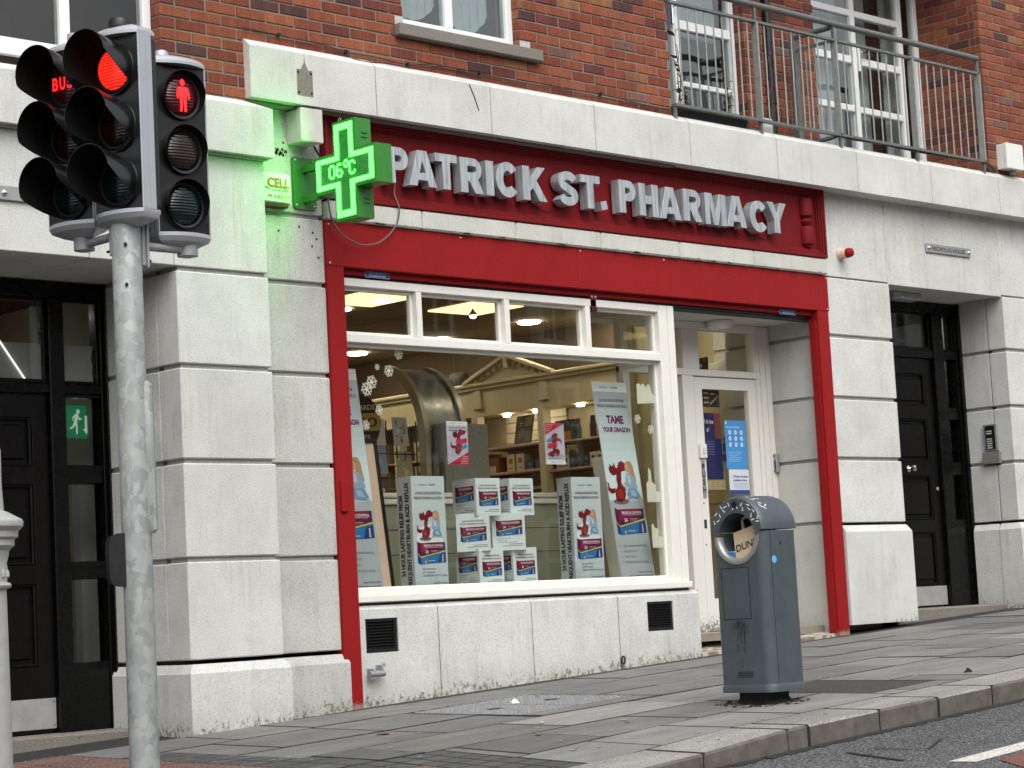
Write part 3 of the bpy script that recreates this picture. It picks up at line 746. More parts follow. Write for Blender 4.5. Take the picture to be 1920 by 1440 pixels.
mortar(mb, -.006, 1.984, m_y0, m_y1, 4.77, ZT); mortar(mb, 3.106, 4.706, m_y0, m_y1, 4.77, ZT); mortar(mb, 1.984, 3.106, m_y0, m_y1, 4.77, 5.455); mortar(mb, 1.984, 3.106, m_y0, m_y1, 7.0, ZT)
# reveals: returns facing -x at the right of the window, at the left corner
bricks(mb, 'y', .062, .20, 5.46, 7.0, 3.10, -1); bricks(mb, 'y', .062, .20, 4.80, ZT, -.012, -1)
mb.box(-6.0, 5.0, .06, .3, 7.2, 12, None, (.27, .07, .04)); mb.box(-6, -3.4, .06, .3, 4.80, ZT, None, (.27, .07, .04))
mb.build('front_brick_wall', 'brick', bld)
mb = MB()
bricks(mb, 'x', 6.33, 7.29, 5.0, ZT, .62, -1); mortar(mb, 6.335, 7.285, .6265, .9, 5.0, ZT)
bricks(mb, 'y', .622, .73, 5.0, ZT, 6.33, -1, depth=.03)
mb.build('balcony_back_wall', 'brick', bld)
mb = MB(); bricks(mb, 'x', 9.0, 10.9, 5.0, ZT, .06, -1); mortar(mb, 9.006, 12, m_y0, .3, 5.0, ZT)
bricks(mb, 'y', .115, .74, 5.0, ZT, 9.0, -1, ph=.25); mortar(mb, 9.0065, 9.3, .07, .74, 5.0, ZT)
mb.box(10.9, 13, .06, .3, 5.0, 12, None, (.27, .07, .04)); mb.box(9.0, 10.9, .06, .3, 7.2, 12, None, (.27, .07, .04))
mb.box(4.5, 9.3, .06, .95, 7.2, 12, None, (.27, .07, .04))
mb.build('right_brick_wall', 'brick', bld)
mb = MB(); mb.box(4.65, 9.0, .28, .95, 5.02, 5.15); mb.build('balcony_floor', 'sill_concrete', bld)
mb = MB(); mb.tube([(6.60, .585, 5.15), (6.60, .585, 7.2)], .034, 12)
for z in (5.6, 6.5): mb.tube([(6.60, .585, z), (6.60, .585, z + .05)], .042, 12)
mb.build('downpipe', 'black_plastic', bld, smooth=40)

# upstairs windows
def window(x0, x1, z0, z1, y, mulls, name='window', curtain=None, bars=(), wfr=.06, back=.35, gm_='window_glass'):
    w_ = MB(); frame_rect(w_, x0, x1, z0, z1, wfr, y, y + .07)
    for mx in mulls: w_.box(mx - .035, mx + .035, y + .002, y + .068, z0 + wfr, z1 - wfr, b=.004)
    for zb, zt, xa, xb in bars: w_.box(xa, xb, y + .004, y + .066, zb, zt, b=.006)
    wo_ = w_.build(name, 'upvc_white', bld)
    p_ = MB(); p_.box(x0 + wfr, x1 - wfr, y + .03, y + .036, z0 + wfr, z1 - wfr); p_.build('pane', gm_, wo_)
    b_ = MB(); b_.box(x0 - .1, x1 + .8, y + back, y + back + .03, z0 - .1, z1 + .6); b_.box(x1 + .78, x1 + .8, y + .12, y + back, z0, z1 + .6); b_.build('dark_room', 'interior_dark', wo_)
    return wo_
w1 = window(1.985, 3.105, 5.47, 6.95, .13, [2.49])
mb = MB()
def drape(x0, x1, z0, z1, y, zc):
    n_ = 24; top = []; bot = []
    for i in range(n_ + 1):
        u_ = i / n_; x = x0 + (x1 - x0) * u_; yy = y + .012 * math.sin(u_ * 40)
        top.append((x, yy, z1)); bot.append((x, yy, z0 + zc * (2 * u_ - 1) ** 2))
    mb.loft([bot, top], cap=False, closed=False)
drape(2.02, 2.48, 5.58, 6.9, .26, .14); drape(2.53, 3.0, 5.56, 6.9, .27, .16)
mb.build('curtain', 'film_white', w1)
mb = MB(); z = 5.37; mb.box(1.905, 3.275, 0.0, .06, 5.372, 5.455, b=.006); mb.box(1.93, 3.25, .056, .15, 5.375, 5.47, b=.004)
mb.build('window_sill', 'sill_concrete', bld)
for xa, xb in ((1.915, 1.99), (3.10, 3.20)): mb = MB(); mb.box(xa, xb, .058, .075, 5.455, 5.515); mb.build('stone_stool', 'limestone_weathered', bld)
w2 = window(-3.3, -.013, 4.895, 6.9, .15, [-2.6, -1.6, -.63], back=.5, gm_='dark_glass')
mb = MB(); mb.box(-3.3, -.02, .115, .155, 4.84, 4.895, b=.004); mb.build('sill_board', 'upvc_white', w2)
mb = MB(); mb.tube([(-2.2, .4, 4.95), (-1.25, .4, 5.35)], .01, 6); mb.tube([(-1.08, .35, 5.05), (-.88, .35, 4.93)], .006, 6); mb.build('table_edge', 'pale_plastic', w2)
# balcony doors
d1 = window(4.80, 6.325, 5.17, 7.1, .72, [5.58], 'balcony_door', bars=[(5.655, 5.70, 5.6, 6.27), (6.13, 6.21, 5.6, 6.27), (6.62, 6.70, 5.6, 6.27)])
mb = MB(); mb.box(5.52, 5.545, .695, .722, 6.15, 6.38, b=.004); mb.tube([(5.53, .68, 6.30), (5.62, .68, 6.30)], .008, 8); mb.build('handle', 'chrome', d1)
bz = [(5.725, 5.785), (6.165, 6.235), (6.60, 6.66)]
d2 = window(7.27, 9.0, 5.17, 7.1, .72, [7.30, 8.00, 8.72], 'balcony_door', bars=[(a, b_, c, d) for a, b_ in bz for c, d in ((7.33, 7.97), (8.04, 8.70))])
mb = MB(); mb.box(8.035, 8.065, .695, .722, 6.10, 6.33, b=.004); mb.tube([(8.05, .68, 6.27), (8.20, .68, 6.27)], .009, 8); mb.build('handle', 'chrome', d2)
mb = MB()
for x0 in (8.10, 8.62):
    n_ = 22; top = []; bot = []
    for i in range(n_ + 1):
        x = x0 + .28 * i / n_; yy = .88 + .022 * math.sin(i * 1.7); top.append((x, yy, 7.0)); bot.append((x, yy, 5.2))
    mb.loft([bot, top], cap=False, closed=False)
mb.build('curtain', 'hall_white', d2)
mb = MB(); n_ = 30
for x0, x1 in ((7.36, 7.94),):
    top = []; bot = []
    for i in range(n_ + 1):
        x = x0 + (x1 - x0) * i / n_; yy = .86 + .008 * math.sin(i * 1.9); top.append((x, yy, 7.0)); bot.append((x, yy, 5.2))
    mb.loft([bot, top], cap=False, closed=False)
mb.build('net_curtain', 'film_white', d2)
mb = MB(); n_ = 30; top = []; bot = []
for i in range(n_ + 1):
    x = 5.64 + .6 * i / n_; yy = .86 + .008 * math.sin(i * 1.9); top.append((x, yy, 7.0)); bot.append((x, yy, 6.12))
mb.loft([bot, top], cap=False, closed=False); mb.build('net_curtain', 'film_white', d1)

# balcony railing
rl = MB()
rl.tube([(4.60, 0.03, 6.185), (8.87, 0.03, 6.185)], .026, 14)
hr = rl.build('handrail', 'rail_paint', bld, smooth=50)
rl = MB(); rl.box(4.69, 8.85, .012, .048, 6.035, 6.055); rl.box(4.69, 8.85, .005, .05, 5.232, 5.252)
for x in (4.705, 5.735, 6.765, 7.845, 8.865): rl.box(x - .012, x + .012, .02, .044, 6.05, 6.17); rl.box(x - .012, x + .012, .02, .044, 5.10, 5.235)
rl.box(6.75, 6.775, .05, .44, 6.035, 6.055); rl.box(6.75, 6.775, .05, .44, 5.232, 5.252); rl.tube([(6.765, .03, 6.16), (6.765, .47, 6.16)], .024, 10)
rl.build('railing_frame', 'rail_paint', bld)
rl = MB()
for a, b_ in ((4.705, 5.735), (5.735, 6.765), (6.765, 7.845), (7.845, 8.865)):
    for k in range(1, 9 + (1 if a < 5 else 0)):
        x = a + (b_ - a) * k / (9 + (1 if a < 5 else 0)); rl.tube([(x, .03, 5.25), (x, .03, 6.04)], .0065, 6)
for k in range(1, 4): y = .03 + k * .10; rl.tube([(6.765, y, 5.25), (6.765, y, 6.04)], .0065, 6)
rl.build('baluster_bars', 'rail_light', bld, smooth=50)
for x in (5.735, 6.765, 7.845, 8.865):
    rl = MB(); rl.box(x - .008, x + .008, .004, .062, 5.252, 6.036); rl.build('railing_post', 'rail_light', bld)
rl = MB(); rl.box(6.735, 6.80, .425, .475, 5.16, 6.15); rl.build('railing_post', 'rail_paint', bld)

# ------------------------------------------------------------------ shopfront
sf = thing('shopfront', 'pharmacy shopfront with red shutter box, red posts and white framed display window', 'shopfront', (3.0, 0.25, G(3.0, .2)))
def pdirt(q): return max(0.0, min(1.0, 1 - (q.z - G(q.x, q.y)) / 0.16))
def red_post(x0, x1, inner):
    mb = MB(); zb = G(x0, .15) - .01; n_ = 10
    zz = [zb, zb + .05, zb + .1, zb + .16, 2.2, 3.79]
    mb.loft([[(x0, .15, z), (x1, .15, z), (x1, .235, z), (x0, .235, z)] for z in zz])
    return mb.build('shutter_post', 'red_post_worn', sf, dirt=pdirt)
pl_ = red_post(1.302, 1.443, 1); red_post(6.455, 6.597, 0)
mb = MB(); mb.box(1.325, 1.372, .128, .15, 2.18, 2.385, b=.004); mb.build('lock_plate', 'red_paint', pl_)
mb = MB(); mb.box(6.440, 6.456, .17, .235, 1.17, 3.7); mb.build('guide_channel', 'red_paint', sf)
mb = MB()
mb.box(1.297, 3.655, .146, .30, 3.783, 4.078, b=.003); mb.box(3.6575, 6.61, .146, .30, 3.783, 4.078, b=.003)
for x, z in ((1.325, 3.80), (1.325, 4.055), (6.585, 3.80), (6.585, 4.055), (3.69, 4.06), (4.6, 4.06), (2.5, 4.06)): mb.box(x - .005, x + .005, .142, .147, z - .005, z + .005, 'litter_white')
sb = mb.build('shutter_box', 'red_paint', sf)
mb = MB(); mb.box(1.31, 6.60, .197, .236, 3.742, 3.784, b=.003); mb.build('box_lip', 'red_paint', sb)
mb = MB(); mb.box(1.31, 6.60, .226, .300, 3.722, 3.7425); mb.box(1.45, 6.45, .236, .262, 3.694, 3.7235, b=.003); mb.build('bottom_rail', 'black_plastic', sb)
for xa in (1.665, 6.02):
    mb = MB(); p_ = Pr(mb, (xa, .1955, 3.735), (1, 0, 0), (0, 0, 1)); p_.rect(0, 0, .212, .040, (.5, .55, .65), 0); p_.rect(.003, .003, .209, .037, (.015, .04, .20), 1)
    p_.text('SHUTTER SERVICE', .106, .023, .010, (.4, .5, .7), 2, .01, 'C', .15); p_.text('01 234567', .106, .006, .012, (.55, .62, .8), 2, .02, 'C', .17) if False else p_.rect(.03, .008, .18, .016, (.35, .42, .62), 2)
    mb.build('maker_sticker', 'printed', sb)
mb = MB(); mb.box(3.83, 3.895, .205, .225, 3.66, 3.745, b=.003); mb.box(3.845, 3.90, .20, .24, 3.632, 3.66, 'black_plastic', b=.004)
for x in (3.845, 3.882): mb.lathe([(.011, 0), (.011, .006), (.006, .01)], 0, 0, 10, 'steel'); o = len(mb.v) - 30; mb.xf(Matrix.Translation((x, .203, 3.74)) @ Matrix.Rotation(R(90), 4, 'X'), o)
mb.build('shutter_lock', 'red_paint', sf)
# window joinery
fm = MB()
fm.box(1.443, 4.735, .165, .33, 1.592, 1.64, b=.006)            # sill
fm.box(1.443, 4.565, .195, .30, 1.64, 1.668, b=.004)
fm.box(1.443, 4.565, .205, .29, 3.668, 3.722, b=.004)            # head
fm.box(1.443, 4.565, .20, .31, 3.296, 3.352, b=.004)             # transom
fm.box(1.443, 1.468, .205, .29, 1.668, 3.296); fm.box(1.443, 1.468, .205, .29, 3.352, 3.668)
fm.box(4.565, 4.662, .20, .34, 1.64, 3.722, b=.004); fm.box(4.665, 4.737, .197, .345, 1.64, 3.722, b=.004)
cells = [(1.468, 2.118), (2.166, 2.948), (2.998, 3.772), (3.822, 4.565)]
for (a, b_), (c, d) in zip(cells, cells[1:]): fm.box(b_, c, .202, .30, 3.352, 3.668, b=.004)
wf = fm.build('window_frame', 'white_paint', sf)
sm = MB()
for a, b_ in cells: frame_rect(sm, a, b_, 3.352, 3.668, .022, .245, .285, b=.004)
frame_rect(sm, 1.468, 4.565, 1.668, 3.296, .024, .245, .285, b=.005)
sm.build('glazing_bead', 'white_paint', wf)
for a, b_ in cells:
    g_ = MB(); g_.box(a + .022, b_ - .022, .262, .268, 3.374, 3.646); g_.build('pane', 'shop_glass', wf)
g_ = MB(); g_.box(1.492, 4.541, .262, .270, 1.692, 3.272); g_.build('pane', 'shop_glass', wf)
# side return beside the doorway
sm = MB(); sm.box(4.70, 4.735, .345, .76, 1.60, 1.67); sm.box(4.70, 4.735, .345, .76, 3.66, 3.72); sm.box(4.70, 4.735, .72, .76, 1.67, 3.66); sm.box(4.70, 4.735, .345, .72, 3.30, 3.35); sm.build('side_frame', 'white_paint', sf)
g_ = MB(); g_.box(4.714, 4.72, .345, .72, 1.67, 3.66); g_.build('side_pane', 'shop_glass', sf)
# stall riser
mb = MB(); e = [1.443, 2.142, 3.020, 3.900, 4.796]
for a, b_ in zip(e, e[1:]):
    k_ = rnd.uniform(.98, 1.03); ve = []
    x0, x1 = a + .003, b_ - .003; nx = 1
    vents = [(1.505, 1.785, 1.268, 1.488)] if a < 2 else ([(4.213, 4.497, 1.288, 1.502)] if b_ > 4.7 else [])
    if vents:
        vx0, vx1, vz0, vz1 = vents[0]
        for q0, q1, z0, z1 in ((x0, vx0, G(x0, 0) - .05, 1.548), (vx1, x1, G(x0, 0) - .05, 1.548), (vx0, vx1, G(x0, 0) - .05, vz0), (vx0, vx1, vz1, 1.548)):
            mb.add([(q0, .17, z0), (q1, .17, z0), (q1, .17, z1), (q0, .17, z1)], [(0, 1, 2, 3)], None, (k_, k_, k_))
        for q in ((vx0, .17, vz0, vx0, .21, vz1), (vx1, .17, vz0, vx1, .21, vz1)): mb.add([(q[0], .17, vz0), (q[0], .21, vz0), (q[0], .21, vz1), (q[0], .17, vz1)], [(0, 1, 2, 3)])
        mb.add([(vx0, .17, vz0), (vx1, .17, vz0), (vx1, .21, vz0), (vx0, .21, vz0)], [(0, 1, 2, 3)]); mb.add([(vx0, .17, vz1), (vx1, .17, vz1), (vx1, .21, vz1), (vx0, .21, vz1)], [(0, 1, 2, 3)])
    else:
        zz = G(x0, 0) - .05; zs_ = [zz, zz + .1, zz + .2, zz + .35, 1.548]
        for za, zb in zip(zs_, zs_[1:]): mb.add([(x0, .17, za), (x1, .17, za), (x1, .17, zb), (x0, .17, zb)], [(0, 1, 2, 3)], None, (k_, k_, k_))
    mb.loft([[(x0, .17, 1.548), (x1, .17, 1.548), (x1, .28, 1.548), (x0, .28, 1.548)], [(x0, .198, 1.574), (x1, .198, 1.574), (x1, .28, 1.574), (x0, .28, 1.574)]], None, (k_, k_, k_))
mb.add([(4.793, .17, .9), (4.793, .76, .9), (4.793, .76, 1.574), (4.793, .17, 1.574)], [(0, 1, 2, 3)])
for xj in e[1:-1]: mb.box(xj - .004, xj + .004, .175, .2, .9, 1.55, 'limestone_sheltered')
mb.box(1.45, 4.78, .213, .5, .9, 1.54, 'interior_dark')
mb.build('stall_riser', 'limestone', sf, dirt=dirtf)
mb = MB(); mb.box(1.45, 4.72, .20, .29, 1.575, 1.593); mb.build('sill_gap', 'interior_dark', sf)
for vx0, vx1, vz0, vz1 in ((1.505, 1.785, 1.268, 1.488), (4.213, 4.497, 1.288, 1.502)):
    mb = MB(); frame_rect(mb, vx0, vx1, vz0, vz1, .022, .178, .205, b=.003); n_ = 9
    for k in range(n_):
        z = vz0 + .024 + (vz1 - vz0 - .048) * (k + .5) / n_; o = len(mb.v)
        mb.box(vx0 + .02, vx1 - .02, -.011, .011, -.002, .002); mb.xf(Matrix.Translation((0, .19, z)) @ Matrix.Rotation(R(38), 4, 'X'), o)
    mb.box(vx0, vx1, .208, .212, vz0, vz1, 'interior_dark'); mb.build('air_vent', 'black_plastic', sf)
# shop door screen
fr = MB(); Y0, Y1 = .745, .83; zf = 1.232
fr.box(5.425, 5.560, Y0, Y1, zf, 3.285, b=.004); fr.box(6.349, 6.40, Y0, Y1, zf, 3.285, b=.004); fr.box(6.402, 6.462, Y0 - .012, Y1, zf, 3.72, b=.004); fr.box(6.464, 6.519, Y0 - .025, Y1, zf, 3.72, b=.004)
fr.box(4.74, 6.402, Y0 - .004, Y1, 3.285, 3.338, b=.004); fr.box(4.74, 6.402, Y0, Y1, 3.665, 3.724, b=.004)
fr.box(5.448, 5.648, Y0 + .002, Y1, 3.338, 3.665, b=.004); fr.box(6.340, 6.402, Y0 + .002, Y1, 3.338, 3.665, b=.004); fr.box(4.74, 5.425, Y0, Y1, zf, 1.50, b=.004); fr.box(4.74, 4.80, Y0, Y1, 1.5, 3.665)
fr.build('door_frame', 'worn_white', sf, dirt=pdirt)
g_ = MB(); g_.box(4.80, 5.425, .79, .796, 1.50, 3.285); g_.box(4.80, 5.448, .79, .796, 3.338, 3.665); g_.box(5.648, 6.340, .79, .796, 3.338, 3.665); g_.build('door_screen_pane', 'shop_glass', sf)
dr = MB(); zd = 1.246
def ddirt(q): return max(0.0, min(1.0, 1 - (q.z - 1.24) / 0.5))
for x0, x1 in ((5.567, 5.660), (6.240, 6.343)):
    dr.loft([[(x0, .752, z), (x1, .752, z), (x1, .80, z), (x0, .80, z)] for z in (zd, 1.4, 1.6, 1.8, 2.4, 3.275)])
dr.box(5.66, 6.24, .752, .80, zd, 1.50); dr.box(5.66, 6.24, .752, .80, 3.182, 3.275)
sd_ = dr.build('shop_door', 'worn_white', sf, dirt=ddirt)
g_ = MB(); g_.box(5.66, 6.24, .774, .780, 1.50, 3.182); g_.build('door_pane', 'shop_glass', sd_)
mb = MB(); p_ = Pr(mb, (5.575, .7495, 2.30), (1, 0, 0), (0, 0, 1)); p_.rect(.022, 0, .066, .30, (.26, .27, .25), 0)
for k, ch in enumerate('PUSH'): p_.text(ch, .044, .232 - k * .062, .046, (.005, .005, .005), 1, .035, 'C')
mb.build('push_plate', 'printed', sd_)
mb = MB(); mb.box(5.575, 5.655, .728, .752, 2.62, 2.735, 'white_plastic', b=.005); mb.box(5.60, 5.63, .72, .73, 2.655, 2.70, 'pale_plastic', b=.003); mb.build('door_lock_box', 'white_plastic', sd_)
mb = MB()
for z, r_ in ((2.26, .008), (1.93, .008)): m2 = MB(); m2.add([(5.60 + r_ * math.cos(i * .8), .7515, z + r_ * math.sin(i * .8)) for i in range(8)], [tuple(range(8))]); m2.build('keyhole', 'rubber', sd_)
mb.box(5.59, 5.62, .750, .752, 2.06, 2.13); mb.build('keyhole', 'rubber', sd_)
# recess light
t_ = MB(); t_.lathe([(.105, 3.722), (.112, 3.70), (.10, 3.675), (.06, 3.662), (.0, 3.66)], 5.80, .64, 28)
single(t_, 'ceiling_lamp', 'white_plastic', 'round white bulkhead lamp under the doorway ceiling', 'lamp', (5.80, .64, 3.72), smooth=40)
# key safe
ks = thing('key_safe', 'small grey keypad key safe on the stone wall beside the shop door', 'key safe', (6.50, .74, 2.50))
mb = MB(); mb.box(6.478, 6.52, .688, .786, 2.505, 2.665, b=.008); mb.build('case', 'bracket_grey', ks)
mb = MB(); mb.box(6.4765, 6.478, .70, .774, 2.515, 2.61); mb.box(6.4745, 6.478, .712, .762, 2.635, 2.655, 'rubber'); mb.build('face_plate', 'signal_black', ks)
mb = MB()
for i in range(3):
    for j in range(4): mb.box(6.470, 6.4765, .706 + i * .023, .722 + i * .023, 2.52 + j * .0225, 2.535 + j * .0225, b=.002)
mb.build('keys', 'steel', ks)

# posters and notices on the door glass
pf = (1, 0, 0); pu = (0, 0, 1)
mb = MB(); p_ = Pr(mb, (5.935, .770, 2.540), pf, pu)
p_.rect(0, 0, .265, .395, (.06, .27, .60), 0); p_.text('Flu Vaccine (2025/26)', .02, .335, .014, (.75, .82, .9), 1, .01)
for i in range(3):
    for j in range(3):
        if j == 1 and i == 0: p_.disc(.028, .298 - j * .044, .012, (.5, .02, .04), 1)
        p_.disc(.062 + i * .072, .298 - j * .050, .016, (.72, .80, .88), 1, ry=.018); p_.disc(.062 + i * .072, .298 - j * .050, .008, (.2, .35, .6), 2)
for j in range(6): p_.rect(.03, .135 - j * .015, .20 - (j % 3) * .02, .138 - j * .015, (.45, .62, .82), 1)
p_.rect(.01, .365, .026, .385, (.8, .85, .9), 1)
single(mb, 'vaccine_poster', 'printed', 'blue vaccination poster with rows of white circles on the shop door glass', 'poster', (6.07, .77, 2.54))
mb = MB(); p_ = Pr(mb, (5.955, .770, 2.34), pf, pu)
p_.rect(0, 0, .25, .196, (.62, .66, .70), 0); p_.text('Winter vaccines', .05, .130, .019, (.06, .10, .28), 1, .03, width=.185); p_.text('available here', .05, .100, .019, (.06, .10, .28), 1, .03, width=.17)
for j in range(4): p_.rect(.05, .082 - j * .013, .235, .085 - j * .013, (.2, .22, .35), 1)
p_.rect(0, 0, .25, .028, (.02, .06, .30), 1)
single(mb, 'notice', 'printed', 'white Winter vaccines available here notice under the blue poster', 'notice', (6.08, .77, 2.34))
mb = MB(); p_ = Pr(mb, (5.735, .818, 2.46), pf, pu)
p_.rect(0, 0, .21, .535, (.015, .03, .13), 0); p_.rect(.13, .33, .21, .535, (.20, .07, .06), 1); p_.text("l it be", .01, .45, .035, (.7, .72, .75), 2, .02); p_.text("s?", .03, .385, .035, (.7, .72, .75), 2, .02)
for j in range(6): p_.rect(.02, .30 - j * .02, .12, .305 - j * .02, (.15, .2, .4), 1)
single(mb, 'advert_poster', 'printed', 'dark blue poster reading it be s? behind the left half of the shop door glass', 'poster', (5.84, .818, 2.46))
mb = MB(); p_ = Pr(mb, (5.735, .818, 3.045), pf, pu)
p_.rect(0, 0, .215, .14, (.02, .032, .028), 0)
for j in range(3): p_.rect(.02, .03 + j * .038, .08, .043 + j * .038, (.45, .45, .36), 1)
p_.poly([(.10, .02), (.20, .09), (.20, .096), (.09, .025)], (.5, .5, .5), 1); p_.rect(.10, .10, .16, .115, (.4, .4, .35), 1)
single(mb, 'advert_poster', 'printed', 'dark green poster piece at the top left inside the shop door glass', 'poster', (5.84, .818, 3.045))
mb = MB(); p_ = Pr(mb, (5.715, .90, 3.36), pf, pu)
p_.poly([(0, 0), (.22, 0), (.22, .11), (.06, .085), (0, .08)], (.02, .028, .022), 0); p_.text("d it be", .02, .022, .034, (.7, .72, .7), 2, .02); p_.disc(.17, .085, .02, (.12, .12, .10), 1)
single(mb, 'advert_poster', 'printed', 'dark poster reading it be in the light above the shop door', 'poster', (5.82, .90, 3.36))
mb = MB(); p_ = Pr(mb, (5.81, .822, 2.65), pf, pu)
p_.rect(0, 0, .20, .155, (.46, .40, .27), 0); p_.text("PATIENT'S WALL", .01, .132, .014, (.05, .2, .15), 1, .02, width=.17); p_.rect(.01, .118, .15, .123, (.5, .1, .05), 1)
for i in range(4): p_.rect(.008 + i * .048, .035, .048 + i * .048, .100, (.10, .08, .06), 1); p_.disc(.028 + i * .048, .075, .011, (.35, .2, .13), 2)
p_.rect(-.01, -.045, .20, .015, (.26, .05, .04), 1)
single(mb, 'notice', 'printed', 'tan notice with small portraits in a row inside the shop door', 'notice', (5.91, .822, 2.62))
mb = MB(); p_ = Pr(mb, (5.74, .826, 2.375), pf, pu)
p_.poly([(0, 0), (.23, 0), (.25, .24), (.05, .24)], (.44, .36, .22), 0)
for i in range(3):
    for j in range(3): p_.disc(.07 + i * .065, .20 - j * .075, .015, (.22, .15, .09), 1); p_.disc(.07 + i * .065, .20 - j * .075, .009, (.55, .42, .25), 2); p_.rect(.05 + i * .065, .172 - j * .075, .09 + i * .065, .176 - j * .075, (.2, .13, .08), 1)
single(mb, 'notice', 'printed', 'tan notice with nine round icons low inside the shop door glass', 'notice', (5.86, .826, 2.375))

# ------------------------------------------------------------------ fascia sign
def arc(cx, cy, rx, ry, a0, a1, n_=10): return [(cx + rx * math.cos(R(a0 + (a1 - a0) * k / n_)), cy + ry * math.sin(R(a0 + (a1 - a0) * k / n_))) for k in range(n_ + 1)]
def glyph(ch, W, H, s_):
    if ch == 'I': return [[(0, 0), (W, 0), (W, H), (0, H)]]
    if ch == '.': return [[(0, 0), (W, 0), (W, H * .25), (0, H * .25)]]
    if ch == 'T': return [[(W / 2 - s_ / 2, 0), (W / 2 + s_ / 2, 0), (W / 2 + s_ / 2, H - s_ * .82), (W, H - s_ * .82), (W, H), (0, H), (0, H - s_ * .82), (W / 2 - s_ / 2, H - s_ * .82)]]
    if ch == 'H': return [[(0, 0), (s_, 0), (s_, H * .38), (W - s_, H * .38), (W - s_, 0), (W, 0), (W, H), (W - s_, H), (W - s_, H * .63), (s_, H * .63), (s_, H), (0, H)]]
    if ch == 'A':
        a = s_ * 1.04
        return [[(0, 0), (a, 0), (a + .045 * W, H * .17), (W - a - .045 * W, H * .17), (W - a, 0), (W, 0), (W / 2 + a * .62, H), (W / 2 - a * .62, H)], [(W / 2 - .12 * W, H * .37), (W / 2 + .12 * W, H * .37), (W / 2, H * .74)]]
    if ch == 'M': return [[(0, 0), (s_ * .85, 0), (s_ * .85, H * .68), (W / 2 - s_ * .38, 0), (W / 2 + s_ * .38, 0), (W - s_ * .85, H * .68), (W - s_ * .85, 0), (W, 0), (W, H), (W - s_ * 1.25, H), (W / 2, H * .38), (s_ * 1.25, H), (0, H)]]
    if ch == 'Y': return [[(W / 2 - s_ / 2, 0), (W / 2 + s_ / 2, 0), (W / 2 + s_ / 2, H * .40), (W, H), (W - s_ * 1.08, H), (W / 2, H * .60), (s_ * 1.08, H), (0, H), (W / 2 - s_ / 2, H * .40)]]
    if ch == 'K': return [[(0, 0), (s_, 0), (s_, H * .26), (s_ * 1.45, H * .38), (W - s_ * 1.18, 0), (W, 0), (s_ * 2.05, H * .60), (W - .01, H), (W - s_ * 1.22, H), (s_, H * .60), (s_, H), (0, H)]]
    if ch in 'PR':
        r_ = H * .315; cy = H - r_
        out = [(0, 0), (s_, 0), (s_, H - 2 * r_)] if ch == 'P' else [(0, 0), (s_, 0), (s_, H * .34), (s_ * 1.2, H * .34), (W - s_ * 1.15, 0), (W, 0), (W - s_ * .75, H * .40)]
        out += arc(W - r_ - (.012 if ch == 'R' else 0), cy, r_, r_, -90 if ch == 'P' else -55, 90, 10) + [(0, H)]
        ri = r_ - s_ * .80
        inn = [(s_, cy - ri)] + arc(W - r_ - .005, cy, ri * 1.0, ri, -90, 90, 8) + [(s_, cy + ri)]
        return [out, inn]
    if ch == 'C':
        return [arc(W / 2, H / 2, W / 2, H / 2 + .004, 38, 322, 22) + arc(W / 2, H / 2, W / 2 - s_ * 1.0, H / 2 - s_ * .85, 318, 42, 18)]
    if ch == 'S':
        up = arc(W / 2, H * .71, W * .5 - s_ * .5, H * .29 - s_ * .42, 18, 250, 14); lo = arc(W / 2, H * .285, W * .5 - s_ * .48, H * .285 - s_ * .42, 70, -162, 14)
        pts = up + lo; L_, R_ = [], []
        for i, q in enumerate(pts):
            a = pts[max(0, i - 1)]; b_ = pts[min(len(pts) - 1, i + 1)]; d = Vector((b_[0] - a[0], b_[1] - a[1])).normalized(); n_ = Vector((-d.y, d.x)) * s_ * .46
            L_.append((q[0] + n_.x, q[1] + n_.y)); R_.append((q[0] - n_.x, q[1] - n_.y))
        return [L_ + R_[::-1]]
def curve_mesh(loops, depth, bev=0.0):
    cu_ = bpy.data.curves.new('g', 'CURVE'); cu_.dimensions = '2D'; cu_.fill_mode = 'BOTH'; cu_.extrude = depth / 2; cu_.bevel_depth = bev; cu_.bevel_resolution = 0
    for lp in loops:
        sp = cu_.splines.new('POLY'); sp.points.add(len(lp) - 1)
        for p_, q in zip(sp.points, lp): p_.co = (q[0], q[1], 0, 1)
        sp.use_cyclic_u = True
    ob = bpy.data.objects.new('g', cu_); COL.objects.link(ob); dg = bpy.context.evaluated_depsgraph_get(); me = bpy.data.meshes.new_from_object(ob.evaluated_get(dg))
    vs = [q.co.copy() for q in me.vertices]; fs = [tuple(p_.vertices) for p_ in me.polygons]
    bpy.data.objects.remove(ob); bpy.data.curves.remove(cu_); bpy.data.meshes.remove(me); return vs, fs
sg = thing('shop_sign', 'long red fascia sign with raised metal letters PATRICK ST. PHARMACY', 'shop sign', (3.95, .17, 4.215))
mb = MB(); mb.box(1.305, 6.60, .172, .235, 4.216, 4.798); mb.build('sign_panel', 'red_moulding', sg)
mb = MB()
def fr3(x0, x1, z0, z1, w_, wz, y):
    mb.box(x0, x1, y, .172, z0, z0 + wz, b=.004); mb.box(x0, x1, y, .172, z1 - wz, z1, b=.004); mb.box(x1 - w_, x1, y + .0005, .172, z0 + wz - .004, z1 - wz + .004, b=.004); mb.box(x0, x0 + w_, y + .0005, .172, z0 + wz - .004, z1 - wz + .004, b=.004)
fr3(1.305, 6.60, 4.216, 4.796, .020, .024, .112); fr3(1.325, 6.58, 4.240, 4.772, .016, .020, .124); fr3(1.341, 6.564, 4.260, 4.752, .016, .018, .138); fr3(1.357, 6.548, 4.278, 4.734, .010, .012, .155)
mb.build('sign_moulding', 'red_moulding', sg)
mb = MB(); cx, cy = 6.395, .165
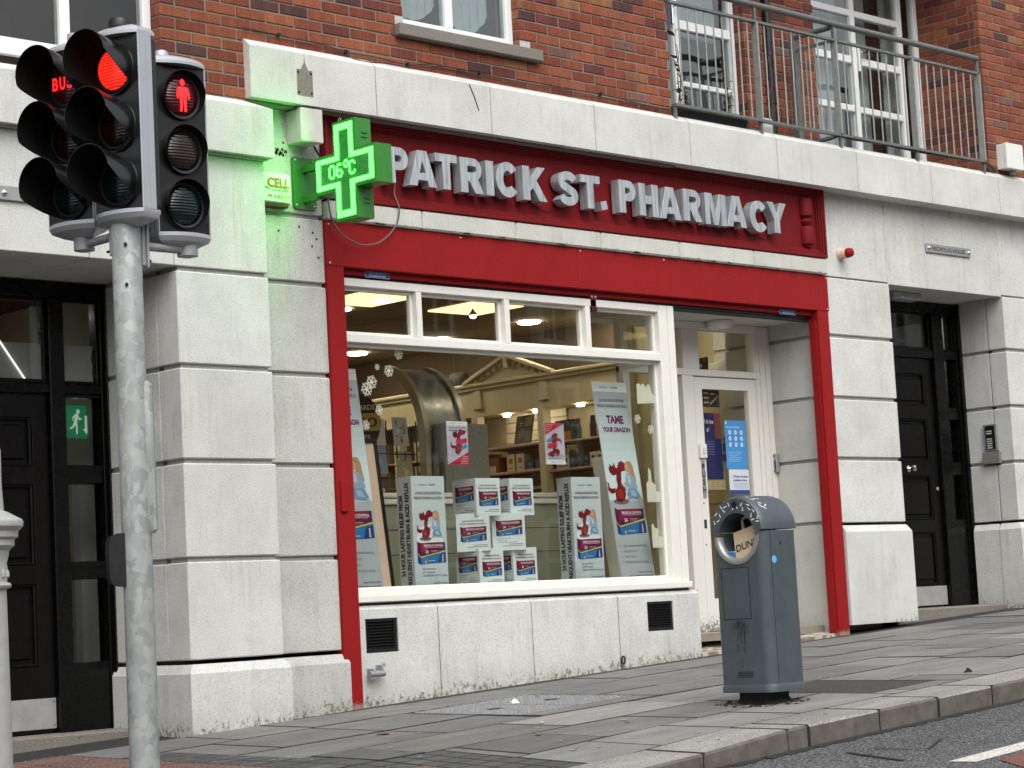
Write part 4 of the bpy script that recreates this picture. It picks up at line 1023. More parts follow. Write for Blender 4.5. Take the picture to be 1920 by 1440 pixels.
prof = [(0, 4.292), (.028, 4.296), (.034, 4.31), (.058, 4.322), (.060, 4.330), (.060, 4.452), (.056, 4.462), (.030, 4.474), (.046, 4.492), (.054, 4.507), (.046, 4.522), (.030, 4.538), (.052, 4.548), (.060, 4.556), (.060, 4.685), (.052, 4.70), (0, 4.702)]
mb.lathe(prof, cx, cy, 22); mb.build('split_baluster', 'red_moulding', sg, smooth=35)
LT = [('P', 1.985, .185), ('A', 2.236, .245), ('T', 2.433, .200), ('R', 2.676, .212), ('I', 2.778, .072), ('C', 3.028, .222), ('K', 3.303, .235), ('S', 3.627, .205), ('T', 3.860, .205), ('.', 3.932, .062),
      ('P', 4.247, .182), ('H', 4.492, .208), ('A', 4.752, .245), ('R', 4.992, .208), ('M', 5.283, .250), ('A', 5.528, .238), ('C', 5.797, .225), ('Y', 6.028, .235)]
for i, (ch, xr, W) in enumerate(LT):
    H = .243; s_ = .066; loops = glyph(ch, W, H, s_)
    vs, fs = curve_mesh(loops, .078, .0012); mb = MB()
    tilt = {9: -12}.get(i, rnd.uniform(-.6, .6))
    ma = Matrix.Translation((xr - W + .0, .110, 4.366 + rnd.uniform(-.003, .003) + {5: .003, 9: -.002, 16: -.015, 12: -.006}.get(i, 0))) @ Matrix.Rotation(R(tilt), 4, 'Y') @ Matrix(((1, 0, 0, 0), (0, 0, -1, 0), (0, 1, 0, 0), (0, 0, 0, 1)))
    mb.add([ma @ q for q in vs], fs); mb.build('letter', 'brushed_letter', sg)
for i in range(4, 17, 2):
    mb = MB(); x0, x1 = LT[i][1] - .06, LT[i + 1][1] - .1; n_ = 8
    mb.tube([(x0 + (x1 - x0) * k / n_, .162, 4.40 - .075 * math.sin(math.pi * k / n_) + .0 * k) for k in range(n_ + 1)], .003, 6)
    mb.build('letter_wire', 'cable', sg)

# ------------------------------------------------------------------ pharmacy cross
cs = thing('pharmacy_cross', 'lit green LED pharmacy cross sign projecting from the wall on green arms', 'pharmacy sign', (1.15, .17, 4.15))
cyc, czc = -.308, 4.308; aw, ah, bw, bh = .295, .318, .108, .122
def crosspoly(d=0.0): return [(cyc - bw + d, czc + ah - d), (cyc + bw - d, czc + ah - d), (cyc + bw - d, czc + bh - d), (cyc + aw - d, czc + bh - d), (cyc + aw - d, czc - bh + d), (cyc + bw - d, czc - bh + d), (cyc + bw - d, czc - ah + d), (cyc - bw + d, czc - ah + d), (cyc - bw + d, czc - bh + d), (cyc - aw + d, czc - bh + d), (cyc - aw + d, czc + bh - d), (cyc - bw + d, czc + bh - d)]
mb = MB(); mb.prism(crosspoly(), 1.102, 1.235, 'x'); body = mb.build('cross_case', 'cross_green', cs)
for z in (czc + .21, czc - .21):
    mb = MB()
    for dz in (-.016, .012): mb.box(1.155, 1.20, cyc - bw - .008, cyc - bw + .002, z + dz, z + dz + .010, b=.002)
    mb.build('vent_louvre', 'cross_green', body)
mb = MB(); o_, i_ = crosspoly(.010), crosspoly(.016)
mb.prism(crosspoly(.012), 1.0995, 1.1025, 'x'); mb.build('display_face', 'cross_face', cs)
led = MB(); pitch = .0105
def inside(y, z, d): return (abs(y - cyc) < bw - d and abs(z - czc) < ah - d) or (abs(y - cyc) < aw - d and abs(z - czc) < bh - d)
n_ = 34
for i in range(-n_, n_ + 1):
    for j in range(-n_, n_ + 1):
        y = cyc + i * pitch; z = czc + j * pitch
        if inside(y, z, .018) and not inside(y, z, .056):
            led.box(1.0965, 1.0995, y - .0036, y + .0036, z - .0030, z + .0030)
dots = {'0': ['01110', '10001', '10001', '10001', '10001', '10001', '01110'], '6': ['01110', '10000', '10000', '11110', '10001', '10001', '01110'], 'o': ['01100', '10010', '10010', '01100', '00000', '00000', '00000'], 'C': ['01110', '10001', '10000', '10000', '10000', '10001', '01110']}
led.build('led_border', 'led_green', cs)
cx0 = cyc + .148
for ch in '06oC':
    led = MB()
    for rr_, row in enumerate(dots[ch]):
        for cc_, q in enumerate(row):
            if q == '1':
                y = cx0 - cc_ * pitch * 1.15; z = czc + .042 - rr_ * pitch * 1.2 + (.014 if ch == 'o' else 0); led.box(1.096, 1.0995, y - .0048, y + .0048, z - .0048, z + .0048)
    led.build('led_character', 'led_green', cs)
    cx0 -= .052 if ch == 'o' else .072
mb = MB(); mb.prism([(1.065, 4.135), (1.228, 4.135), (1.240, 4.15), (1.240, 4.46), (1.228, 4.473), (1.065, 4.473), (1.053, 4.46), (1.053, 4.15)], .152, .170, 'y')
for x in (1.075, 1.218):
    for z in (4.157, 4.452): mb.lathe([(.009, 0), (.009, .006), (.004, .01)], 0, 0, 8, 'steel'); mb.xf(Matrix.Translation((x, .153, z)) @ Matrix.Rotation(R(90), 4, 'X'), len(mb.v) - 24)
mb.build('wall_plate', 'cross_green', cs)
for z in (4.37, 4.175): mb = MB(); mb.box(1.128, 1.168, -.014, .153, z, z + .045, b=.003); mb.build('support_arm', 'cross_green', cs)
mb = MB(); mb.tube([(1.11 + .0, cyc + .04 + .012 * math.cos(a), czc + ah + .010 + .012 * math.sin(a)) for a in [k * .5236 for k in range(13)]], .003, 6); mb.build('lifting_eye', 'steel', cs)
mb = MB()
pts = [(1.29, .11, 4.34), (1.295, .10, 4.20), (1.32, .10, 4.08), (1.40, .10, 3.985), (1.55, .10, 3.93), (1.70, .10, 3.95), (1.82, .11, 4.02), (1.88, .112, 4.085), (1.90, .115, 4.11), (1.91, .10, 4.20), (1.90, .13, 4.30), (1.93, .155, 4.38)]
def spline(pts, k=6):
    out = []
    P = [Vector(q) for q in pts]
    for i in range(len(P) - 1):
        p0 = P[max(0, i - 1)]; p1 = P[i]; p2 = P[i + 1]; p3 = P[min(len(P) - 1, i + 2)]
        for j in range(k):
            t_ = j / k; out.append(.5 * ((2 * p1) + (p2 - p0) * t_ + (2 * p0 - 5 * p1 + 4 * p2 - p3) * t_ * t_ + (3 * p1 - p0 - 3 * p2 + p3) * t_ ** 3))
    return out + [P[-1]]
mb.tube(spline(pts), .0055, 8); single(mb, 'power_cable', 'cable_grey', 'brown cable looping under the green cross across the red shutter box', 'cable', (1.55, .10, 3.93), smooth=60)
mb = MB(); mb.tube(spline([(1.24, .16, 4.56), (1.27, .13, 4.48), (1.25, .05, 4.44), (1.30, .06, 4.36)]), .004, 6); mb.tube(spline([(1.22, .13, 4.56), (1.28, .12, 4.46), (1.31, .14, 4.40)]), .005, 6)
single(mb, 'power_cable', 'cable', 'short dark cables hanging from the grey junction box to the cross', 'cable', (1.24, .16, 4.36))
mb = MB(); pts = [(.62, .05, 5.235), (.90, .045, 5.225), (1.25, .045, 5.215), (1.46, .045, 5.195), (1.70, .045, 5.195), (2.0, .045, 5.185), (2.25, .045, 5.22), (2.67, .045, 5.215), (3.2, .045, 5.205), (3.9, .045, 5.225), (4.5, .045, 5.20), (4.71, .04, 5.215)]
mb.tube(spline(pts), .004, 6); mb.tube(spline([(q[0] + .1, q[1] - .004, q[2] - .022 - .02 * math.sin(i * 1.3)) for i, q in enumerate(pts[2:])]), .003, 6)
for q in pts[1::2]: mb.box(q[0] - .007, q[0] + .007, .03, .06, q[2] - .01, q[2] + .012)
mb.tube([(2.52, -.003, 5.105), (2.56, -.003, 5.03), (2.60, -.003, 4.93)], .0035, 6)
single(mb, 'wall_cable', 'cable', 'thin black cable pinned along the brickwork above the stone band', 'cable', (2.6, .05, 5.2))
mb = MB(); mb.tube(spline([(6.72, 0.03, 5.245), (6.9, .02, 5.225), (7.3, .03, 5.235), (7.85, .03, 5.225), (8.4, .03, 5.23), (8.85, .02, 5.235), (9.0, 0.03, 5.20), (9.04, .03, 5.175)]), .009, 8); mb.tube(spline([(6.76, .0, 5.25), (6.66, .1, 5.20), (6.5, .3, 5.19), (6.3, .5, 5.19)]), .008, 8)
single(mb, 'balcony_cable', 'cable', 'black cable tied along the bottom rail of the balcony', 'cable', (7.8, .03, 5.22), smooth=60)

# boxes, alarm, siren, plaques
jb = thing('junction_box', 'stained cream electrical junction box above the green cross', 'junction box', (1.11, .17, 4.54))
mb = MB(); mb.box(1.022, 1.205, .008, .05, 4.545, 4.768, b=.006); mb.build('lid', 'pale_plastic', jb)
mb = MB(); mb.box(1.026, 1.201, .052, .170, 4.55, 4.763, b=.004); mb.build('box_body', 'pale_plastic', jb)
jb = thing('junction_box', 'clean white junction box on the brick wall right of the balcony', 'junction box', (9.24, .06, 5.20))
mb = MB(); mb.box(9.12, 9.385, -.055, -.018, 5.20, 5.435, b=.006); mb.build('lid', 'white_plastic', jb)
mb = MB(); mb.box(9.125, 9.38, -.016, .062, 5.205, 5.43, b=.004); mb.build('box_body', 'white_plastic', jb)
mb = MB(); mb.box(9.27, 9.32, -.01, .04, 5.165, 5.20, b=.006); mb.build('cable_gland', 'bracket_grey', jb)
al = thing('alarm_box', 'curved cream burglar alarm box beside the green cross', 'alarm', (.85, .17, 4.13))
mb = MB()
def bow(x0, x1, y, d, n_=10): return [(x0 + (x1 - x0) * k / n_, y - d * math.sin(math.pi * (.12 + .76 * k / n_))) for k in range(n_ + 1)]
R0 = bow(.66, .985, .11, .03)
rings = []
for z, k in ((4.135, .55), (4.15, .95), (4.20, 1.0), (4.30, 1.0), (4.33, .9), (4.345, .55)):
    rings.append([(x, .17 - (.17 - y) * k, z + (.0 if z > 4.2 else .010 * abs((x - .82) / .16) ** 2 * 0)) for x, y in R0] + [(.985, .168, z), (.66, .168, z)])
mb.loft(rings); mb.build('alarm_cover', 'white_plastic', al, smooth=35)
mb = MB(); p_ = Pr(mb, (.745, .076, 4.155), pf, pu); p_.text('CELL', .04, .085, .060, (.42, .10, .03), 0, .03, width=.175); p_.text('Security Systems', .075, .060, .014, (.03, .03, .03), 1, .02, width=.13); p_.text('w.cell.ie', .035, .020, .026, (.40, .12, .05), 1, .02, width=.18)
p_.poly([(.02, .08), (.07, .062), (.065, .067), (.02, .088)], (.03, .03, .03), 0)
mb.build('alarm_lettering', 'printed', al)
mb = MB(); mb.box(.70, .97, .10, .165, 4.118, 4.14, b=.006); mb.build('strobe', 'stain_brown', al)
sr = thing('sounder_beacon', 'small red dome beacon on a pale base on the right stone pier', 'beacon', (6.84, .17, 4.275))
def ylathe(mb, prof, x, z, y, n_=20, m=None): o = len(mb.v); mb.lathe(prof, 0, 0, n_, m); mb.xf(Matrix.Translation((x, y, z)) @ Matrix.Rotation(R(90), 4, 'X'), o)
mb = MB(); ylathe(mb, [(.048, 0), (.048, .02), (.044, .024), (.043, .075), (.04, .078)], 6.835, 4.275, .17); mb.build('beacon_base', 'pale_wood', sr, smooth=40)
mb = MB(); ylathe(mb, [(.0405, .078), (.0405, .10), (.034, .122), (.018, .134), (.0, .137)], 6.835, 4.275, .17); mb.build('beacon_dome', 'red_paint', sr, smooth=50)
nh = thing('name_plaque', 'brushed steel plaque engraved NICHOLAS HOUSE over the right-hand doorway', 'plaque', (8.40, .16, 4.388))
mb = MB(); mb.box(8.062, 8.735, .153, .163, 4.388, 4.466, b=.002); mb.build('plate', 'steel', nh)
mb = MB(); p_ = Pr(mb, (8.062, .1525, 4.388), pf, pu); p_.text('NICHOLAS HOUSE', .336, .020, .038, (.03, .03, .03), 0, .02, 'C', .50); mb.build('engraving', 'printed', nh)
for x in (8.10, 8.70): mb = MB(); ylathe(mb, [(.016, 0), (.016, .010), (.010, .014), (0, .015)], x, 4.427, .153, 12); mb.build('stand_off_bolt', 'chrome', nh)
mb = MB()
for k in range(34):
    x = rnd.choice([7.55 + rnd.random() * .45, 8.05 + rnd.random() * .5, 8.7 + rnd.random() * .3]); z = rnd.choice([4.45, 4.49, 4.38, 4.52]) + rnd.gauss(0, .006)
    mb.add([(x + .004 * math.cos(i * 1.2), .1685, z + .004 * math.sin(i * 1.2)) for i in range(5)], [tuple(range(5))])
mb.build('old_letter_fixings', 'sill_concrete', bld)
lp = thing('name_plaque', 'brushed steel bar plaque on the lintel at the left edge', 'plaque', (-1.3, 0, 3.95))
mb = MB(); mb.box(-1.9, -.93, -.022, -.012, 3.952, 4.032, b=.002); mb.build('plate', 'steel', lp)
for x in (-1.185, -.965): mb = MB(); ylathe(mb, [(.016, 0), (.016, .010), (.010, .014), (0, .015)], x, 3.99, -.022, 12); mb.build('stand_off_bolt', 'chrome', lp)
hk = MB(); hk.tube([(1.475, .115, 1.135), (1.60, .115, 1.135)], .020, 14); hk.box(1.50, 1.512, .10, .172, 1.12, 1.17, b=.003); hk.box(1.575, 1.587, .10, .172, 1.12, 1.19, b=.003); hk.tube([(1.58, .12, 1.19), (1.595, .11, 1.20), (1.60, .11, 1.18)], .008, 8)
single(hk, 'shutter_padlock_bar', 'bracket_grey', 'grey metal lock bar on the low wall next to the left red post', 'lock', (1.54, .17, 1.115), smooth=40)
hk = MB(); hk.tube([(3.91 + .018 * math.cos(k * .5236), .155, G(3.9, .15) + .05 + .028 * math.sin(k * .5236)) for k in range(13)], .006, 8)
single(hk, 'tether_ring', 'rubber', 'small dark ring at the foot of the low wall under the window', 'ring', (3.91, .155, G(3.9, .15)))

# ------------------------------------------------------------------ entrance doors of the flats
def panel(mb, x0, x1, z0, z1, y):
    """recessed panel with raised field inside the leaf face at y"""
    frame_rect(mb, x0, x1, z0, z1, .018, y + .006, y + .03, b=.006); mb.box(x0 + .045, x1 - .045, y + .012, y + .03, z0 + .045, z1 - .045, b=.012)
def entrance(name, label, y, xL, xR, leafL, leafR, postL, postR, sideR, zb, zt, tr0, tr1, panels, kick, sides, knob, loc, lockp):
    t_ = thing(name, label, 'door', loc); bk = 'black_gloss'
    mb = MB(); f0, f1 = y - .03, y + .09
    mb.box(sideR, xR, f0, f1, zb, zt, b=.004); mb.box(sideR + .02, xR, f0 - .03, f0 + .002, zb, zt, b=.004); mb.box(xL, leafL - .003, f0, f1, zb, zt, b=.004); mb.box(leafL - .003, sideR, f0 + .001, f1, zt - .10, zt, b=.004)
    mb.box(postL, postR, f0 - .012, f1, zb, zt - .1, b=.006); mb.box(leafL - .003, postL, f0, f1, tr0, tr1, b=.006); mb.box(postR, sideR, f0, f1, tr0, tr1, b=.006)
    for z0, z1 in sides[1:]: pass
    ss = sorted(sides); lo = zb
    for z0, z1 in ss: mb.box(postR, sideR, f0 + .014, f1, lo, z0, b=.004); lo = z1
    if lo < tr0: mb.box(postR, sideR, f0 + .014, f1, lo, tr0, b=.004)
    frame_rect(mb, leafL, postL, tr1, zt - .1, .025, f0 + .02, f0 + .05); frame_rect(mb, postR, sideR, tr1, zt - .1, .02, f0 + .02, f0 + .05)
    mb.build('frame', bk, t_)
    mb = MB(); 
    st = (leafR - panels[0][1]); xs0, xs1 = leafL + .003, leafR - .003
    mb.box(xs0, panels[0][0], y, y + .05, zb + .012, tr0 - .004, b=.003); mb.box(panels[0][1], xs1, y, y + .05, zb + .012, tr0 - .004, b=.003)
    ps = sorted(panels, key=lambda q: q[2]); lo = zb + .012
    for x0, x1, z0, z1 in ps: mb.box(x0, x1, y, y + .05, lo, z0); panel(mb, x0, x1, z0, z1, y); mb.box(x0, x1, y + .03, y + .05, z0, z1); lo = z1
    mb.box(ps[0][0], ps[0][1], y, y + .05, lo, tr0 - .004)
    lf = mb.build('door_leaf', 'door_black', t_)
    mb = MB(); mb.box(leafL + .01, leafR - .006, y - .004, y + .001, kick[0], kick[1], b=.001)
    for x in (leafL + .03, leafR - .02):
        for z in (kick[0] + .02, kick[1] - .02): mb.box(x - .004, x + .004, y - .0055, y - .0038, z - .004, z + .004, 'rubber')
    mb.build('kick_plate', 'kick_aluminium', lf)
    if knob:
        mb = MB(); o = len(mb.v); ylathe(mb, [(.030, 0), (.030, .006), (.012, .010), (.012, .03), (.026, .042), (.033, .058), (.026, .072), (0, .078)], knob[0], knob[1], y, 18); mb.build('knob', 'chrome', lf, smooth=50)
        mb = MB(); ylathe(mb, [(.018, 0), (.018, .006), (.012, .010), (0, .011)], lockp[0], lockp[1], y, 12); mb.build('lock', 'steel', lf)
    mb = MB()
    for z0, z1 in ss: mb.box(postR, sideR, y + .03, y + .035, z0, z1)
    mb.box(leafL, postL, y + .0, y + .005, tr1, zt - .1); mb.box(postR, sideR, y, y + .005, tr1, zt - .1)
    mb.build('glazing', 'dark_glass', t_)
    mb = MB(); mb.box(xL, xR, y + .05, y + .09, zb - .05, zb + .012); mb.build('threshold', 'sill_concrete', t_)
    return t_
e1 = entrance('entrance_door', 'black panelled flat entrance door with tall side window behind the traffic light pole', .82, -2.4, .003, -1.36, -.408, -.408, -.300, -.030, .905, 3.655, 2.963, 3.025,
    [(-1.25, -.522, 2.514, 2.816), (-1.25, -.522, 1.917, 2.406), (-1.25, -.522, 1.308, 1.804)], (.935, 1.117), [(1.317, 1.823), (1.932, 2.410), (2.524, 2.943)], None, (-.4, .82, .905), None)
mb = MB(); mb.box(-1.36, -.41, .840, .843, 3.03, 3.272); mb.prism([(-.300, 3.03), (-.055, 3.03), (-.063, 3.10), (-.059, 3.15), (-.068, 3.19), (-.060, 3.23), (-.05, 3.272), (-.300, 3.272)], .840, .843, 'y'); mb.build('privacy_film', 'film_white', e1)
e2 = entrance('entrance_door', 'black panelled flat entrance door under the NICHOLAS HOUSE plaque', .70, 7.50, 9.222, 7.83, 8.795, 8.80, 8.955, 9.160, 1.325, 4.062, 3.548, 3.624,
    [(7.94, 8.682, 3.114, 3.405), (7.94, 8.682, 2.61, 3.0), (7.94, 8.682, 2.10, 2.49), (7.94, 8.682, 1.524, 1.99)], (1.34, 1.508), [(2.095, 2.496), (2.609, 3.0), (3.11, 3.548)], (8.335, 2.55), (8.4, .7, 1.325), (8.757, 2.371))
mb = MB(); mb.box(-1.5, .6, .55, .9, .3, .905, b=.01); mb.box(-3, .0, .6, 1.0, .5, .90); mb.build('door_step', 'sill_concrete', bld)
mb = MB(); mb.box(7.52, 9.22, .34, .78, .9, 1.322, b=.012); mb.build('door_step', 'sill_concrete', bld)
# inside the two halls
def hall(x0, x1, y0, y1, z0, z1, wx):
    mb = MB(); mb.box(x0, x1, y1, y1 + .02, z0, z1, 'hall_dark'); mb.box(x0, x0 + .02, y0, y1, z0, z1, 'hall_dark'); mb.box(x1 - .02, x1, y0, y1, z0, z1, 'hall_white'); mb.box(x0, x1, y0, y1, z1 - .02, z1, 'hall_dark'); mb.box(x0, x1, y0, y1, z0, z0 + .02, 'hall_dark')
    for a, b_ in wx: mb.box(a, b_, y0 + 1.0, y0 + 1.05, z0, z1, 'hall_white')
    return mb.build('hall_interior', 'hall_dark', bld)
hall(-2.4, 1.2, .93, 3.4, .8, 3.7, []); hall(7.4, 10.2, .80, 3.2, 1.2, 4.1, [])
mb = MB(); mb.box(.13, .42, 1.25, 1.30, .9, 2.45, 'hall_white'); mb.box(.06, .12, 1.22, 1.30, .9, 2.45, 'hall_white'); mb.box(.23, .42, 1.22, 1.30, 2.47, 2.62, 'hall_white'); mb.box(9.42, 9.9, 1.05, 1.10, 1.3, 4.0, 'hall_white'); mb.box(8.75, 8.95, 1.3, 1.35, 3.6, 4.0, 'hall_white'); mb.box(8.2, 8.6, 1.3, 1.35, 3.6, 4.0, 'hall_white'); mb.build('hall_partition', 'hall_white', bld)
for x, y, z in ((-.6, 1.8, 3.62), (9.0, 1.0 + .9, 4.02), (9.3, .95, 4.02)):  # unseen lamps added so the dark halls read pale through the glass
    mb = MB(); mb.lathe([(0, z - .02), (.07, z - .02), (.09, z), (.09, z + .02)], x, y, 16); mb.build('hall_fill_lamp', 'hall_fill_lit', bld)
es = thing('exit_sign', 'green running man exit sign with down arrow seen through the left side window', 'exit sign', (.12, 1.30, 2.70))
mb = MB(); mb.box(.045, .245, 1.315, 1.34, 2.745, 2.955, b=.003); mb.build('sign_body', 'exit_green', es)
mb = MB(); p_ = Pr(mb, (.046, 1.312, 2.75), (.80, 0, 0), pu, 'exit_white')
p_.poly([(.155, .045), (.175, .045), (.175, .14), (.155, .14)], WHITE, 1); p_.poly([(.135, .055), (.195, .055), (.165, .02)], WHITE, 2)
p_.disc(.093, .165, .016, WHITE, 1); p_.poly([(.058, .145), (.085, .155), (.095, .14), (.08, .09), (.055, .095)], WHITE, 1); p_.poly([(.055, .095), (.08, .10), (.085, .07), (.085, .02), (.07, .02), (.068, .065)], WHITE, 2); p_.poly([(.055, .10), (.07, .085), (.04, .055), (.015, .05), (.01, .06), (.035, .07)], WHITE, 2); p_.poly([(.085, .145), (.11, .12), (.125, .125), (.125, .115), (.105, .108), (.08, .13)], WHITE, 2); p_.poly([(.058, .145), (.035, .125), (.045, .10), (.05, .105), (.045, .122), (.062, .132)], WHITE, 2)
for q in mb.v: q.x = .060 + (q.x - .046) * .80
mb.build('running_man', 'exit_white', es)
mb = MB(); mb.tube([(-.83, .833, 3.42), (-.545, .833, 3.04)], .006, 8); single(mb, 'fluorescent_tube', 'tube_lit', 'thin white lit tube seen slanting behind the top left window', 'lamp', (-.8, .845, 3.07))
lm = thing('entrance_lamp', 'grey emergency bulkhead lamp over the black door beneath the plaque', 'lamp', (8.2, .45, 4.06))
mb = MB(); mb.box(7.83, 8.25, .36, .50, 4.00, 4.065, b=.012); mb.build('lamp_body', 'kick_aluminium', lm)
mb = MB(); mb.box(7.94, 7.965, .354, .36, 4.012, 4.02); mb.build('status_light', 'status_green', lm)
ic = thing('intercom', 'brown metal door entry panel with name slots on the right portal side wall', 'intercom', (9.2, .40, 2.58))
mb = MB(); mb.box(9.195, 9.218, .322, .468, 2.69, 2.935, b=.004); mb.build('panel', 'bracket_grey', ic)
mb = MB(); mb.box(9.192, 9.196, .345, .445, 2.705, 2.92); mb.build('face', 'signal_black', ic)
mb = MB()
for k, z in enumerate((2.865, 2.845, 2.795, 2.775, 2.755, 2.735, 2.715)): mb.box(9.190, 9.1925, .375, .432, z, z + .011)
mb.build('name_slots', 'film_white', ic)
mb = MB(); mb.box(9.18, 9.218, .305, .485, 2.575, 2.682, b=.004); mb.build('lower_box', 'sill_concrete', ic)

# ------------------------------------------------------------------ traffic signal
PX_, PY_ = -1.873, -2.185
pz = G(PX_, PY_)
tp = thing('signal_pole', 'galvanised steel traffic signal pole in the left foreground', 'signal pole', (PX_, PY_, pz))
mb = MB(); mb.lathe([(.0695, pz - .05), (.0695, 2.0), (.0695, 3.385), (.066, 3.395)], PX_, PY_, 40); mb.build('pole', 'galvanised', tp, smooth=40)
dirv = lambda a, b_: Vector((a, b_, 0))
rt = Vector((.714, -.698, 0))       # towards the right in the photograph
mb = MB(); c_ = Vector((PX_, PY_, 0)) + rt * .071; rings = []
cf = Matrix.Rotation(math.atan2(rt.y, rt.x), 4, 'Z')
o = len(mb.v); sec = [(-.01, -.028), (.016, -.028), (.026, -.02), (.026, .02), (.016, .028), (-.01, .028)]
rings = [[(a, b_, z) for a, b_ in sec] for z in (1.955, 2.63)]; rings = [[(a * .4, b_ * .7, 1.94) for a, b_ in sec]] + rings + [[(a * .4, b_ * .7, 2.65) for a, b_ in sec]]
mb.loft(rings); mb.xf(Matrix.Translation((c_.x, c_.y, 0)) @ cf, o); mb.build('cable_cover', 'galvanised', tp, smooth=30)
mb = MB()   # push button unit on the far left side of the pole
lf_ = Vector((PX_, PY_, 0)) - rt * .066; o = len(mb.v)
sec2 = lambda k, z: [(-.055 * k - .0, -.055, z), (-.075 * k, -.04, z), (-.075 * k, .04, z), (-.055 * k, .055, z), (.02, .055, z), (.02, -.055, z)]
mb.loft([sec2(.3, 1.70), sec2(.8, 1.715), sec2(1, 1.74), sec2(1, 1.90), sec2(.8, 1.93), sec2(.3, 1.945)]); mb.xf(Matrix.Translation((lf_.x, lf_.y, 0)) @ cf, o)
pb = single(mb, 'push_button_unit', 'black_plastic', 'black pedestrian push button box strapped to the left side of the signal pole', 'push button', (lf_.x, lf_.y, 1.70), smooth=35)
mb = MB()   # pole head bolts
for z in (3.10, 3.29):
    d = Vector((-.62, -.78, 0)).normalized(); q = Vector((PX_, PY_, z)) + d * .068; mb.tube([q, q + d * .012], .0085, 8)
mb.tube([(PX_, PY_, 3.385), (PX_, PY_, 3.40)], .05, 20)
mb.build('bolt', 'rubber', tp)
for sgn, dv, zz in ((1, Vector((0, 1, 0)), .055), (-1, Vector((1, 0, 0)), 0.0)):
    mb = MB(); q = Vector((PX_, PY_, 3.300 + zz)) + dv * .066; sd2 = Vector((dv.y, -dv.x, 0))
    o = len(mb.v); mb.box(-.004, .016, -.042, .042, -.10, .10, b=.003); mb.box(.016, .03, -.052, -.03, -.11, .11, 'rubber' if False else None, b=.003)
    an = math.atan2(dv.y, dv.x); mb.xf(Matrix.Translation(q) @ Matrix.Rotation(an, 4, 'Z'), o)
    mb.tube([q + Vector((0, 0, .0)), q + dv * .285], .021, 16)
    e_ = q + dv * .285; mb.lathe([(.03, 3.265 + zz), (.050, 3.27 + zz), (.050, 3.33 + zz), (.044, 3.37 + zz)], e_.x, e_.y, 22)
    for z in (-.075, .075):
        for s2 in (-.03, .03): mb.tube([q + sd2 * s2 + Vector((0, 0, z)) + dv * .01, q + sd2 * s2 + Vector((0, 0, z)) + dv * .048], .007, 8, 'rubber')
    mb.build('bracket', 'bracket_grey', tp, smooth=35)

